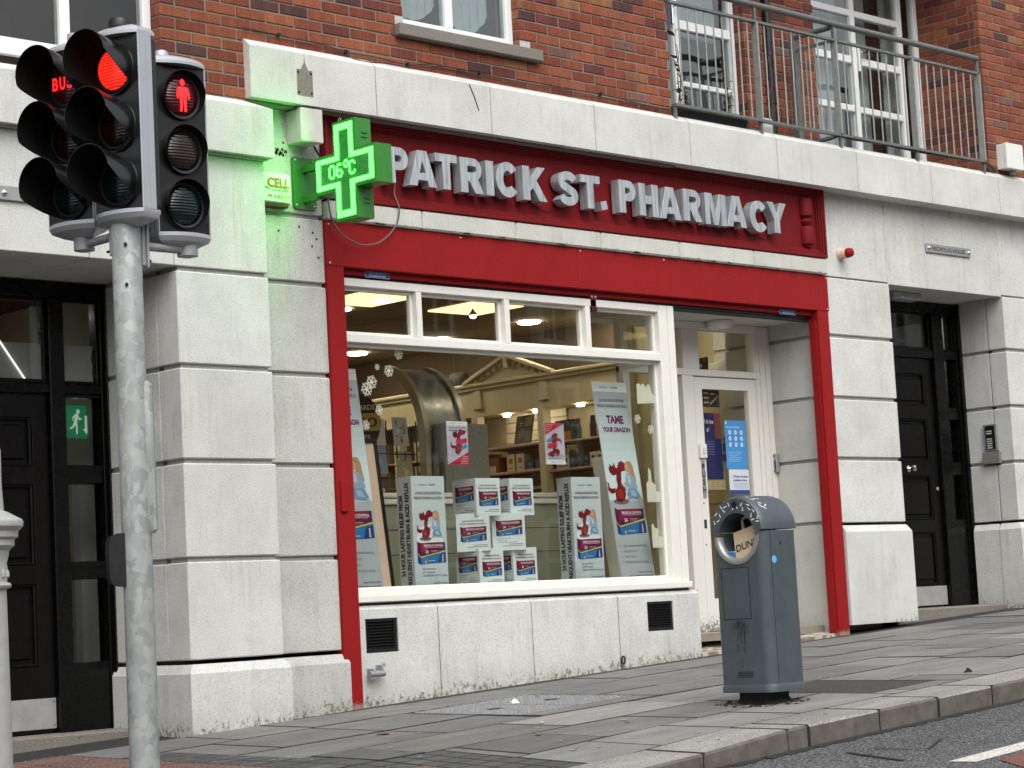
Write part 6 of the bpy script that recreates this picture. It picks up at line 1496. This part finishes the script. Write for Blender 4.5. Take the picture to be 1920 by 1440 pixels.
# partition with white doorway in the shop's right corner
mb = MB(); mb.box(6.55, 6.62, 1.65, 1.78, 1.24, 4.12, b=.006); mb.box(6.55, 6.62, .86, .96, 1.24, 4.12, b=.006); mb.box(6.55, 6.62, .96, 1.65, 3.40, 3.50, b=.006); mb.box(6.62, 6.68, .86, 2.35, 1.24, 4.12, 'cream_joinery')
for z0, z1 in ((1.35, 2.2), (2.3, 3.3)): mb.box(6.60, 6.63, 1.02, 1.58, z0, z1, 'cream_joinery', b=.01)
mb.box(6.60, 6.63, 1.86, 2.26, 2.0, 3.3, 'cream_joinery', b=.01)
single(mb, 'side_joinery', 'partition_white', 'cream panelled joinery on the shop side wall by the door', 'joinery', (6.6, 1.5, 1.24))

for k, y in enumerate((2.75, 3.15, 3.72, 4.12)):
    mb = MB(); mb.lathe([(0, 3.318), (.032, 3.318), (.04, 3.336)], 6.76, y, 14); single(mb, 'shelf_spotlight', 'downlight', ['small spotlight over the right end of the grooming shelves', 'small spotlight over the left end of the grooming shelves', 'small spotlight at the right of the bright slatwall', 'small spotlight at the left of the bright slatwall'][k], 'spotlight', (6.76, y, 3.318), 'spotlights under the shelving fascia')
# curved kiosk hood (seen from its back: it overhangs away from the window)
kx, ky = 3.55, 1.80
kk = thing('photo_kiosk', 'tall grey kiosk with curved overhanging gold-edged hood standing in the shop', 'kiosk', (kx + .2, ky, 1.24))
prof = [(.0, 1.24), (.0, 2.2), (.0, 2.86), (.008, 2.96), (.03, 3.06), (.065, 3.15), (.115, 3.23), (.175, 3.30), (.25, 3.36), (.34, 3.40), (.40, 3.41)]
def hoodstrip(x0, x1, t0, t1, m, name, c=WHITE):
    rings = []
    for i, (u_, z) in enumerate(prof):
        a = prof[max(0, i - 1)]; b_ = prof[min(len(prof) - 1, i + 1)]; d = Vector((b_[0] - a[0], b_[1] - a[1])).normalized(); n_ = Vector((-d.y, d.x))
        rings.append([(x0, ky + u_ + n_.x * t0, z + n_.y * t0), (x1, ky + u_ + n_.x * t0, z + n_.y * t0), (x1, ky + u_ + n_.x * t1, z + n_.y * t1), (x0, ky + u_ + n_.x * t1, z + n_.y * t1)])
    mb = MB(); mb.loft(rings); mb.build(name, m, kk, smooth=30)
hoodstrip(kx + .05, kx + .40, .0, .02, 'kiosk_grey', 'hood_panel'); hoodstrip(kx, kx + .05, -.03, .045, 'kiosk_gold', 'hood_edge'); hoodstrip(kx + .40, kx + .45, -.03, .045, 'kiosk_gold', 'hood_edge')
mb = MB(); mb.box(kx + .09, kx + .56, ky - .16, ky - .03, 1.24, 2.95, b=.006); mb.box(kx + .16, kx + .34, ky - .164, ky - .158, 1.9, 2.62, b=.002); mb.build('cabinet', 'kiosk_grey', kk)
mb = MB(); mb.box(kx + .06, kx + .075, ky - .10, ky - .05, 2.56, 2.60); mb.box(kx + .06, kx + .075, ky - .10, ky - .05, 2.66, 2.70); mb.box(kx + .055, kx + .065, ky - .11, ky - .06, 2.50, 2.72); mb.build('hinge', 'steel', kk)

# greeting card rack
cr_ = thing('card_rack', 'black wire greeting card rack filled with cards behind the light box', 'card rack', (2.95, 1.7, 1.24))
mb = MB()
for k in range(6):
    y = 1.62 + (k % 2) * .02; z = 2.34 + k * .09
    mb.tube([(2.75, 1.60, z), (3.32, 1.60, z)], .004, 5); 
for x in (2.75, 3.02, 3.12, 3.32): mb.tube([(x, 1.605, 1.3), (x, 1.605, 2.95)], .006, 5)
for x in (2.80, 2.90, 3.17, 3.26):
    for z in (2.40, 2.65, 2.85): mb.tube([(x, 1.60, z), (x, 1.57, z), (x, 1.57, z + .07)], .003, 5)
mb.build('wire_frame', 'black_plastic', cr_)
cc = [((2.78, 2.76), (.22, .20), (.55, .52, .45), 'white card with a black line drawing at the top of the rack'), ((2.84, 2.55), (.17, .20), (.22, .30, .42), 'blue picture card in the middle of the rack'), ((2.86, 2.34), (.16, .19), (.10, .05, .04), 'brown photo card low in the rack'), ((2.86, 2.13), (.16, .19), (.25, .05, .03), 'red card at the bottom of the rack'), ((3.08, 2.76), (.15, .22), (.45, .43, .38), 'sheaf of pale cards at the right of the rack top'), ((3.10, 2.50), (.16, .22), (.30, .26, .16), 'tan card at the right side of the rack')]
for (x, z), (w_, h_), c, lab in cc:
    mb = MB(); p_ = Pr(mb, (x, 1.585, z), (1, 0, 0), (0, .10, 1)); p_.rect(0, 0, w_, h_, c, 0); d = (.05, .05, .05) if c[0] > .3 else (.55, .45, .2)
    for k in range(5):
        a = rnd.uniform(.15, .7) * w_; b_ = rnd.uniform(.15, .75) * h_; p_.disc(a, b_, w_ * rnd.uniform(.05, .13), d if k % 2 else tuple(min(1, q * 1.5) for q in c), 1 + k, 9)
    p_.poly([(w_ * .4, h_ * .1), (w_ * .6, h_ * .1), (w_ * .5, h_ * .4)], (.5, .06, .04) if c[2] > .3 else d, 7)
    single(mb, 'greeting_card', 'printed', lab, 'greeting card', (x, 1.585, z), 'cards in the rack')
# round hanging price sign
mb = MB(); p_ = Pr(mb, (2.575, 1.40, 2.90), (.714, -.698, 0), pu); p_.disc(0, .0, .165, (.03, .018, .012), 0, 28, .215); p_.rect(-.158, -.06, .158, .07, (.42, .26, .06), 1)
p_.text('GIFT CARDS', 0, .095, .038, (.55, .50, .42), 2, .02, 'C', .25); p_.text('1.50', .02, -.03, .072, (.03, .02, .02), 2, .01, 'C', .24); p_.text('4 for \u20ac5', 0, -.115, .028, (.5, .45, .38), 2, .02, 'C', .17)
single(mb, 'price_sign', 'printed', 'round brown and gold card price sign reading 1.50 beside the left banner', 'sign', (2.575, 1.40, 2.7))
mb = MB(); mb.lathe([(0, 2.42), (.055, 2.42), (.06, 2.44), (.06, 2.55)], 3.9, 1.9, 16); mb.lathe([(.06, 2.40), (.10, 2.42), (.10, 2.50), (.03, 2.55)], 3.9, 1.9, 16)
single(mb, 'till_scanner', 'black_plastic', 'small black rounded object on the counter above the stacked cubes', 'scanner', (3.9, 1.9, 2.4), smooth=40)
mb = MB(); mb.box(4.50, 4.62, 1.19, 1.25, 2.38, 2.445, b=.004); mb.box(4.53, 4.59, 1.188, 1.19, 2.405, 2.42, 'white_plastic'); single(mb, 'small_display', 'black_plastic', 'small black display on the white partition rail', 'display', (4.56, 1.22, 2.38))
mb = MB(); mb.lathe([(.0, 3.66), (.08, 3.66), (.10, 3.70), (.10, 3.78), (.08, 3.81), (0, 3.81)], 6.80, 4.80, 14); single(mb, 'dark_jar', 'interior_dark', 'dark pot standing on top of the cream shelving left of the pediment', 'pot', (6.75, 4.75, 3.65), smooth=40)

# ------------------------------------------------------------------ window display
PU = (.11, .012, .10); PK = (.30, .015, .10); DR = (.15, .006, .010); LG = (.44, .49, .53); LW = (.66, .74, .79); GT = (.14, .12, .14)
def pack(p_, x, y, w_, h_, l=3):
    d = w_ * .10
    p_.poly([(x, y + h_ * .06), (x + d, y), (x + d, y + h_ * .93), (x, y + h_)], (.085, .006, .03), l); p_.poly([(x + d, y), (x + w_, y + h_ * .08), (x + w_, y + h_ * .96), (x + d, y + h_ * .93)], (.085, .008, .055), l)
    p_.poly([(x + d, y + h_ * .50), (x + d, y + h_ * .93), (x + w_, y + h_ * .96), (x + w_ * .62, y + h_ * .70)], (.20, .008, .05), l + 1)
    p_.poly([(x + d, y), (x + w_, y + h_ * .08), (x + w_, y + h_ * .54), (x + d, y + h_ * .30)][:4], (.02, .15, .38), l + 1); p_.poly([(x, y + h_ * .06), (x + d, y), (x + d, y + h_ * .30), (x, y + h_ * .46)], (.01, .04, .18), l + 1)
    p_.poly([(x + w_ * .70, y + h_ * .05), (x + w_, y + h_ * .08), (x + w_, y + h_ * .5), (x + w_ * .78, y + h_ * .42)], (.01, .04, .20), l + 2); p_.poly([(x + w_ * .85, y + h_ * .1), (x + w_ * .90, y + h_ * .1), (x + w_ * .90, y + h_ * .4), (x + w_ * .86, y + h_ * .4)], (.5, .4, .35), l + 3)
    p_.poly([(x + d, y + h_ * .29), (x + w_, y + h_ * .55), (x + w_, y + h_ * .60), (x + d, y + h_ * .33)], (.60, .50, .03), l + 3)
    p_.poly([(x, y + h_ * .46), (x + d, y + h_ * .29), (x + d, y + h_ * .33), (x, y + h_ * .50)], (.60, .50, .03), l + 3)
    p_.text('EMAZOLE CONTROL', x + w_ * .22, y + h_ * .775, h_ * .085, (.75, .62, .70), l + 4, .03, width=w_ * .70); p_.rect(x + w_ * .22, y + h_ * .72, x + w_ * .88, y + h_ * .745, (.50, .30, .42), l + 4)
    p_.text('24', x + w_ * .27, y + h_ * .48, h_ * .13, (.75, .6, .66), l + 4, .03); p_.disc(x + d + w_ * .16, y + h_ * .10, h_ * .055, (.75, .30, .10), l + 4, 10)
    p_.rect(x + w_ * .46, y + h_ * .575, x + w_ * .74, y + h_ * .595, (.5, .3, .4), l + 4); p_.rect(x + w_ * .46, y + h_ * .53, x + w_ * .70, y + h_ * .545, (.5, .3, .4), l + 4); p_.rect(x + w_ * .36, y + h_ * .13, x + w_ * .6, y + h_ * .16, (.4, .55, .7), l + 4)
def beast(p_, x, y, s_, l=3, flip=1, rot=0.0):
    """red cartoon creature seen from the side"""
    def T_(pts): 
        out = []
        for a, b_ in pts:
            a *= flip; a, b_ = a * math.cos(rot) - b_ * math.sin(rot), a * math.sin(rot) + b_ * math.cos(rot); out.append((x + a * s_, y + b_ * s_))
        return out
    p_.poly(T_([(.00, .02), (.18, .0), (.34, .04), (.42, .18), (.40, .36), (.30, .48), (.34, .70), (.30, .82), (.20, .84), (.12, .60), (.14, .42), (.04, .30), (.00, .18)]), DR, l)
    p_.poly(T_([(.12, .72), (.02, .70), (-.10, .78), (-.12, .92), (.02, .96), (.20, .90), (.36, .84), (.34, .72)]), DR, l + 1)
    p_.poly(T_([(.02, .24), (-.14, .20), (-.26, .30), (-.24, .46), (-.28, .52), (-.20, .50), (-.18, .36), (-.08, .34), (.04, .36)]), DR, l)
    p_.poly(T_([(.20, .88), (.30, 1.06), (.42, 1.10), (.60, 1.00), (.72, 1.02), (.66, .90), (.52, .84), (.36, .80)]), (.19, .008, .010), l + 1)
    p_.poly(T_([(.06, .92), (.08, 1.06), (.16, .94)]), (.12, .004, .01), l + 2); p_.poly(T_([(-.04, .90), (-.10, 1.02), (.04, .94)]), (.12, .004, .01), l + 2)
    p_.poly(T_([(.26, .44), (.40, .40), (.46, .30), (.40, .28), (.30, .34)]), (.28, .02, .02), l + 2); p_.disc(*T_([(.20, .18)])[0], .13 * s_, (.28, .02, .02), l + 1, 12, .16 * s_)
    p_.poly(T_([(.04, .0), (.14, .10), (.26, .02), (.22, -.03)]), (.11, .004, .008), l + 2)
def girl(p_, x, y, s_, l=4):
    T_ = lambda pts: [(x + a * s_, y + b_ * s_) for a, b_ in pts]
    p_.poly(T_([(.10, .98), (.20, 1.08), (.36, 1.08), (.44, .92), (.46, .70), (.50, .48), (.40, .52), (.34, .70), (.26, .72)]), (.42, .27, .12), l); p_.poly(T_([(.10, .98), (.08, .86), (.16, .76), (.26, .78), (.26, .96), (.18, 1.02)]), (.55, .32, .22), l + 1)
    p_.poly(T_([(.10, .74), (.26, .72), (.42, .60), (.50, .34), (.44, .26), (.20, .26), (.02, .36), (-.04, .46), (.04, .50)]), (.26, .36, .52), l + 1); p_.poly(T_([(.12, .70), (.24, .66), (.26, .44), (.14, .46)]), (.50, .54, .58), l + 2)
    p_.poly(T_([(-.06, .40), (-.12, .46), (-.16, .42), (-.08, .36)]), (.55, .34, .24), l + 3)
    p_.poly(T_([(.10, .30), (.44, .30), (.58, .06), (.56, .0), (.30, .02), (.06, .04), (.02, .14)]), (.16, .28, .44), l + 2); p_.poly(T_([(.16, .26), (.34, .24), (.44, .08), (.20, .10)]), (.30, .46, .62), l + 3); p_.poly(T_([(.02, .04), (-.06, .0), (.08, -.02), (.14, .03)]), (.55, .4, .33), l + 3)
    p_.poly(T_([(.46, .02), (.60, -.02), (.64, .02), (.54, .06)]), (.6, .5, .45), l + 3)
def logos(p_, cx, y, w_): p_.text('SANDOZ', cx - w_ * .40, y, w_ * .055, (.06, .12, .20), 2, .0, width=w_ * .32); p_.rect(cx - .002, y - .004, cx - .001, y + w_ * .06, (.3, .35, .4), 2); p_.text('ROWEX', cx + w_ * .06, y, w_ * .055, (.05, .06, .25), 2, .02, width=w_ * .26)
def slogan(p_, cx, y, w_, h_): p_.text('24 HOUR LASTING RELIEF FROM', cx, y, h_, GT, 2, .02, 'C', w_ * .90); p_.text('FREQUENT HEARTBURN & ACID REFLUX', cx, y - h_ * 1.75, h_, GT, 2, .02, 'C', w_)
def banner(name_x, lab, loc, mat):
    t_ = thing('pharmacy_banner', lab, 'banner', loc, 'tall TAME YOUR DRAGON banners')
    mb = MB(); W, H = .372, 1.478; p_ = Pr(mb, (0, 0, 0), (1, 0, 0), (0, 1, 0))
    mb.box(0, W, 0, H, -.004, 0, None, (.5, .52, .54))
    p_.rect(0, H - .075, W, H, (.70, .74, .76), 1); p_.grad(0, H * .52, W, H - .075, (.62, .74, .80), (.36, .41, .45), 10, 1); p_.grad(0, H * .40, W, H * .52, (.60, .68, .73), (.62, .74, .80), 3, 1); p_.grad(0, 0, W, H * .40, (.34, .39, .43), (.38, .43, .47), 4, 1)
    logos(p_, W / 2, H - .050, W * .75); p_.text('24 HOUR LASTING RELIEF FROM', W * .5, H - .150, .022, PU, 2, .02, 'C', W * .72); p_.text('FREQUENT HEARTBURN & ACID REFLUX', W * .5, H - .192, .022, PU, 2, .02, 'C', W * .86)
    p_.text('TAME', W * .52, H - .310, .058, PU, 2, .05, 'C', W * .50); p_.text('YOUR DRAGON', W * .52, H - .375, .036, PU, 2, .05, 'C', W * .80)
    p_.disc(W * .34, H * .39 + .005, .085, (.16, .12, .14), 2, 16, .022); beast(p_, W * .20, H * .395, .275); girl(p_, W * .52, H * .405, .265)
    pack(p_, W * .10, H * .225, W * .84, .205)
    for k, s_ in enumerate(('TREATS HEARTBURN AND ACID REFLUX.', 'ONE TABLET PER DAY.', 'LASTS 24 HOURS.', 'AVAILABLE IN PACKS OF 7s, 14s & 28s.')): p_.text(s_, W * .20, H * .165 - k * .040, .015, (.06, .07, .09), 2, .005, width=W * (.70, .40, .34, .66)[k]); p_.rect(W * .11, H * .167 - k * .04, W * .13, H * .17 - k * .04 + .004, (.3, .02, .1), 2)
    p_.text('Always read the leaflet.', W * .96, .050, .013, (.04, .05, .07), 2, .02, 'R', W * .42); p_.text('TAKE-ID-NO-REMACAR-IE. Date of prep: 2022.05', W * .96, .024, .012, (.04, .05, .07), 2, .02, 'R', W * .72)
    mb.xf(mat); mb.build('printed_sheet', 'printed', t_)
    mb = MB(); mb.box(.01, .12, .02, H * .62, -.12, -.115, None, (.46, .44, .38)); mb.box(.0, .02, 0, H * .62, -.115, -.006, None, (.48, .46, .40)); mb.xf(mat); mb.build('back_strut', 'printed', t_)
    return t_
def shear(x0, y0, z0, topdx, topdy, H=1.478):
    m_ = Matrix(((1, topdx / H, 0, x0), (0, topdy / H, -1, y0), (0, 1, 0, z0), (0, 0, 0, 1))); return m_
banner(0, 'tall TAME YOUR DRAGON banner leaning at the right end of the shop window', (4.36, .42, 1.67), shear(4.192, .385, 1.672, -.170, .04))
banner(0, 'tall TAME YOUR DRAGON banner partly hidden by the left red post', (1.70, .42, 1.67), shear(1.492, .385, 1.672, -.135, .03))
def column(lab, x0, loc):
    t_ = thing('display_column', lab, 'display column', loc, 'grey advertising columns in the window'); W, H, D = .305, .762, .145
    mb = MB(); mb.box(x0, x0 + W, .362, .362 + D, 1.670, 1.670 + H, None, (.36, .40, .44)); p_ = Pr(mb, (x0, .3615, 1.670), pf, pu)
    p_.grad(0, H * .20, W, H, (.46, .53, .58), (.50, .57, .61), 6, 0); p_.grad(0, 0, W, H * .20, (.36, .41, .45), (.46, .53, .58), 3, 0); p_.disc(W * .5, H * .44, W * .40, (.62, .71, .76), 1, 20, H * .13)
    logos(p_, W / 2, H - .065, W * .70); slogan(p_, W / 2, H - .125, W * .86, .019)
    p_.disc(W * .36, H * .44, .055, (.16, .12, .14), 2, 14, .014); beast(p_, W * .26, H * .445, .175); girl(p_, W * .55, H * .455, .165)
    pack(p_, W * .10, H * .215, W * .84, .155)
    for k, s_ in enumerate(('ONE TABLET PER DAY.', 'LASTS 24 HOURS.', 'AVAILABLE IN PACKS OF 7s, 14s & 28s.')): p_.text(s_, W * .22, H * .165 - k * .022, .011, (.05, .06, .08), 2, .01, width=W * (.42, .38, .74)[k])
    p_.text('Always read the leaflet.', W * .95, .032, .009, (.04, .05, .07), 2, .02, 'R', W * .40); p_.text('TAKE-ID-NO-REMACAR-IE. Date of prep: 2022.05', W * .95, .014, .009, (.04, .05, .07), 2, .02, 'R', W * .80)
    mb.build('front_face', 'printed', t_)
    mb = MB(); p_ = Pr(mb, (x0 - .0015, .362 + D, 1.670), (0, -1, 0), pu); p_.rect(0, 0, D, H, (.40, .43, .45), 0)
    p_.text('24 HOUR LASTING RELIEF FROM', .055, .085, .040, (.025, .03, .045), 1, .055, width=H * .72, rot=R(90)); p_.text('FREQUENT HEARTBURN & ACID REFLUX', .118, .015, .040, (.025, .03, .045), 1, .055, width=H * .93, rot=R(90))
    mb.build('side_face', 'printed', t_)
column('grey advertising column between the light box and the stacked cubes', 2.128, (2.28, .43, 1.67)); column('grey advertising column beside the right tall banner', 3.683, (3.84, .43, 1.67))
# illuminated board with black frame
lb = thing('framed_board', 'black framed board with plain peach face behind the left banner', 'board', (1.9, .56, 1.67))
mb = MB(); SM = Matrix(((1, -.09, 0, 1.55), (0, .02, -1, .56), (0, 1, 0, 1.672), (0, 0, 0, 1))); mb.box(.025, .53, .02, 1.0, .001, .010); mb.xf(SM); mb.build('board_face', 'pale_wood', lb)
mb = MB(); mb.box(0, .55, 0, 1.025, -.02, 0); frame_rect(mb, 0, .555, 0, 1.03, .022, 0, .02) if False else None
mb.box(0, .025, 0, 1.03, 0, .02); mb.box(.53, .555, 0, 1.03, 0, .02); mb.box(0.025, .53, 1.0, 1.03, 0, .02); mb.box(.025, .53, 0, .02, 0, .02); mb.xf(SM); mb.build('board_frame', 'black_plastic', lb)
# stacked cardboard cubes
CG = 'printed cardboard cubes in the stack'
def cube(cx, cy, z, s_, an, lab, faces):
    t_ = thing('display_cube', lab, 'display cube', (cx, cy, z), CG); mb = MB(); mb.box(-s_ / 2, s_ / 2, -s_ / 2, s_ / 2, 0, .262, None, (.58, .62, .64)); T = Matrix.Translation((cx, cy, z)) @ Matrix.Rotation(R(an), 4, 'Z'); mb.xf(T)
    for f in faces:
        if f == 'front': o_, xd = Vector((-s_ / 2, -s_ / 2 - .001, 0)), Vector((1, 0, 0))
        else: o_, xd = Vector((-s_ / 2 - .001, s_ / 2, 0)), Vector((0, -1, 0))
        p_ = Pr(mb, T @ o_, T.to_3x3() @ xd, pu); p_.rect(0, 0, s_, .262, (.62, .69, .73) if f == 'front' else (.56, .60, .62), 0)
        if f == 'front' and lab.find('bullets') < 0:
            p_.text('24 HOUR LASTING RELIEF FROM', s_ / 2, .205, .012, PU, 1, .02, 'C', s_ * .66); p_.text('FREQUENT HEARTBURN & ACID REFLUX', s_ / 2, .185, .012, PU, 1, .02, 'C', s_ * .80); pack(p_, s_ * .12, .065, s_ * .78, .110, 1)
        else:
            pack(p_, s_ * .12, .100, s_ * .80, .115, 1)
            for k in range(3): p_.rect(s_ * .14, .082 - k * .014, s_ * (.55, .45, .75)[k], .086 - k * .014, (.25, .27, .3), 1)
        p_.rect(s_ * .5, .040, s_ * .92, .044, (.15, .17, .2), 1); p_.rect(s_ * .3, .028, s_ * .92, .032, (.15, .17, .2), 1)
    mb.build('cube_sleeve', 'printed', t_)
cz = [1.670, 1.915, 2.160]
cube(2.865, .50, cz[0], .235, 0, 'left cube in the bottom row of the printed cube stack', ('front', 'side')); cube(3.195, .50, cz[0], .235, 0, 'right cube in the bottom row of the printed cube stack', ('front', 'side'))
cube(2.820, .50, cz[1], .232, -45, 'left cube in the middle row of the printed cube stack', ('front',)); cube(3.135, .47, cz[1], .232, -45, 'right middle-row cube with bullets under its pack picture', ('front',))
cube(2.865, .50, cz[2], .235, 0, 'left cube in the top row of the printed cube stack', ('front', 'side')); cube(3.195, .50, cz[2], .235, 0, 'right cube in the top row of the printed cube stack', ('front', 'side'))
# hanging posters
def hposter(x0, z0, lab, down):
    t_ = thing('hanging_poster', lab, 'poster', (x0 + .1, .36, z0), 'small hanging dragon posters'); W, H = .198, .300; mb = MB()
    if not down: p_ = Pr(mb, (x0, .36, z0), pf, pu)
    else: p_ = Pr(mb, (x0 + W, .36, z0 + H), (-1, 0, 0), (0, 0, -1))
    mb.box(x0, x0 + W, .3605, .363, z0, z0 + H, None, (.6, .6, .62)); k = 1
    p_.grad(0, 0, W, H * .90, (.38, .36, .46), (.50, .48, .58), 4, 0); p_.rect(0, H * .90, W, H, (.64, .66, .68), 1); p_.text('SANDOZ', W * .2, H * .935, .008, (.1, .12, .2), 2, 0); p_.text('ROWEX', W * .55, H * .935, .008, (.1, .12, .2), 2, .01)
    slogan(p_, W / 2, H * .84, W * .84, .011); beast(p_, W * .36, H * .26, .155, 2); p_.poly([(W * .42, H * .46), (W * .92, H * .52), (W * .92, H * .62), (W * .42, H * .58)], (.45, .02, .06), 6); p_.poly([(W * .60, H * .36), (W * .92, H * .40), (W * .92, H * .47), (W * .68, H * .44)], (.05, .22, .45), 6)
    p_.poly([(0, 0), (W, 0), (W, H * .30)], (.42, .01, .04), 3)
    for j in range(4): p_.rect(W * (.62 + .05 * (3 - j) * -1 + .1), H * (.03 + .05 * j), W * .96, H * (.042 + .05 * j), (.65, .4, .45), 4)
    mb.build('poster_sheet', 'printed', t_); mb = MB(); mb.tube([(x0 + W / 2, .362, z0 + H), (x0 + W / 2, .362, 3.66)], .0008, 4); mb.build('string', 'film_white', t_)
hposter(2.480, 2.512, 'small dragon poster hanging in the window above the left of the cube stack', False); hposter(3.440, 2.522, 'small upside-down dragon poster hanging in the window right of the cubes', True)
# snowflakes and village cut-outs stuck on the glass
def flake(x, z, s_, lab):
    mb = MB()
    for k in range(6):
        a = R(60 * k + 12); ca, sa = cos(a), sin(a)
        def Q(u_, v_): return (x + (u_ * ca - v_ * sa) * s_, z + (u_ * sa + v_ * ca) * s_)
        for poly in ([(.0, -.10), (1, -.09), (1, .09), (0, .10)], [(.55, 0), (.85, .34), (.72, .40), (.45, .06)], [(.55, 0), (.85, -.34), (.72, -.40), (.45, -.06)]): mb.prism([Q(*q) for q in poly], .272 + k * .0002, .2735 + k * .0002, 'y')
    mb.prism([(x + .3 * s_ * cos(i * 1.047), z + .3 * s_ * sin(i * 1.047)) for i in range(6)], .2745, .2755, 'y'); single(mb, 'paper_snowflake', 'film_white' if s_ < .0 else 'partition_white', lab, 'snowflake', (x, .273, z), 'snowflakes on the shop window')
for x, z, s_, lab in ((1.995, 3.245, .040, 'white snowflake highest of the group at the upper left of the window'), (1.800, 3.150, .022, 'smallest white snowflake at the upper left of the window'), (1.902, 3.128, .042, 'white snowflake nearest the curved kiosk hood'), (1.745, 3.047, .048, 'largest white snowflake just above the round price sign'), (4.565, 2.852, .034, 'white snowflake closest to the right window frame'), (4.485, 2.785, .036, 'white snowflake in the middle of the three at the right edge of the window'), (4.345, 2.860, .036, 'white snowflake touching the right tall banner'), (1.80, 2.86, .036, 'grey snowflake to the right of the word ME on the left banner'), (1.68, 2.76, .034, 'grey snowflake below the words on the left banner'), (1.70, 3.0, .05, 'grey snowflake over the small slogan on the left banner')): flake(x, z, s_, lab)
def cling(pts, lab):
    mb = MB(); mb.prism(pts, .272, .2735, 'y'); single(mb, 'frosted_cutout', 'frosted_vinyl', lab, 'window sticker', (pts[0][0], .273, pts[0][1]), 'frosted village cut-outs')
cling([(4.352, 2.975), (4.545, 2.985), (4.545, 3.04), (4.52, 3.055), (4.50, 3.12), (4.47, 3.125), (4.455, 3.10), (4.43, 3.13), (4.40, 3.115), (4.375, 3.13), (4.352, 3.12)], 'frosted house cut-out at the top right of the window beside the tall banner')
cling([(4.40, 2.24), (4.545, 2.24), (4.545, 2.31), (4.50, 2.32), (4.50, 2.37), (4.46, 2.39), (4.455, 2.47), (4.43, 2.50), (4.425, 2.40), (4.40, 2.38)], 'frosted church cut-out halfway down the right edge of the window')
cling([(4.43, 1.90), (4.545, 1.90), (4.545, 1.98), (4.50, 1.985), (4.50, 2.04), (4.46, 2.05), (4.45, 2.08), (4.43, 2.07)], 'frosted house cut-out lowest at the right edge of the window')

# balcony planter and plants
pb_ = thing('planter', 'long black planter trough on the balcony floor behind the railing', 'planter', (5.15, .16, 5.17))
mb = MB(); mb.loft([[(4.82, .10, 5.15), (5.62, .10, 5.15), (5.62, .24, 5.15), (4.82, .24, 5.15)], [(4.79, .08, 5.27), (5.65, .08, 5.27), (5.65, .26, 5.27), (4.79, .26, 5.27)]]); mb.build('trough', 'black_plastic', pb_); mb = MB(); mb.box(4.80, 5.64, .09, .25, 5.265, 5.275); mb.build('soil', 'joint_fill', pb_)
def plant(x, y, z, h, lab, cat, m, n_=9, spread=.06, lean=0):
    t_ = thing('potted_plant', lab, cat, (x, y, z)); mb = MB(); lv = MB()
    for k in range(3):
        pts = [(x + lean * j / 5 + spread * .5 * sin(j * 1.3 + k * 2), y + .02 * cos(k + j), z + h * (1 - .2 * k) * j / 5) for j in range(6)]; mb.tube(spline(pts, 3), [.005 * (1 - .03 * i) for i in range(16)], 5)
        for j in range(n_):
            u_ = rnd.uniform(.2, 1); i = min(4, int(u_ * 5)); q = Vector(pts[i]).lerp(Vector(pts[i + 1]), u_ * 5 - i); a = rnd.random() * 6.28; s_ = rnd.uniform(.014, .034) * (1.6 if m == 'leaf_green' else 1); d = Vector((cos(a), -abs(sin(a)) * .5, rnd.uniform(-.3, .5))) * s_
            sd_v = Vector((-d.y, d.x, s_ * .2)).normalized() * s_ * .45; e_ = q + d * 1.0; lv.add([q, e_ + sd_v, e_ + d * 1.2, e_ - sd_v], [(0, 1, 2, 3)])
    mb.build('stem', 'dry_stem', t_); lv.build('foliage', m, t_)
plant(4.87, .12, 5.27, .62, 'thin leafy green plant climbing at the left end of the balcony', 'plant', 'leaf_green', 7)
plant(5.05, .22, 5.27, .16, 'low dry plant in the trough left of the curled dead plant', 'plant', 'dry_stem', 14, .10)
plant(5.48, .20, 5.27, .32, 'curled brown dead plant near the first balcony post', 'plant', 'dry_stem', 16, .08, .12)
plant(6.15, .30, 5.2, .75, 'dry brown climbing plant against the balcony brickwork', 'plant', 'dry_stem', 12, .10, .1)
mb = MB(); mb.box(5.86, 5.98, .10, .16, 5.17, 5.30, b=.01); single(mb, 'balcony_box', 'pale_plastic', 'small pale box under the balcony rail beside the first post', 'box', (5.92, .13, 5.17))

# ------------------------------------------------------------------ street opposite (seen only as reflections in the glass)
ob = thing('brick_terrace', 'dark brick terrace across the street reflected in the window glass', 'building', (10, -22, 0.5))
mb = MB(); mb.box(-30, 60, -23, -22.2, 0, 9.6, None, (.20, .055, .035)); mb.build('terrace_wall', 'brick', ob)
mb = MB(); gm = MB()
for i in range(24):
    for z in (1.6, 4.6, 7.2):
        x = -28 + i * 3.6; frame_rect(mb, x, x + 1.2, z, z + 1.8, .12, -22.2, -22.1, b=0); mb.box(x + .55, x + .65, -22.2, -22.12, z, z + 1.8); mb.box(x, x + 1.2, -22.2, -22.12, z + .85, z + .95); gm.box(x + .1, x + 1.1, -22.21, -22.19, z + .1, z + 1.7)
mb.build('window_frames', 'upvc_white', ob); gm.build('window_panes', 'interior_dark', ob)
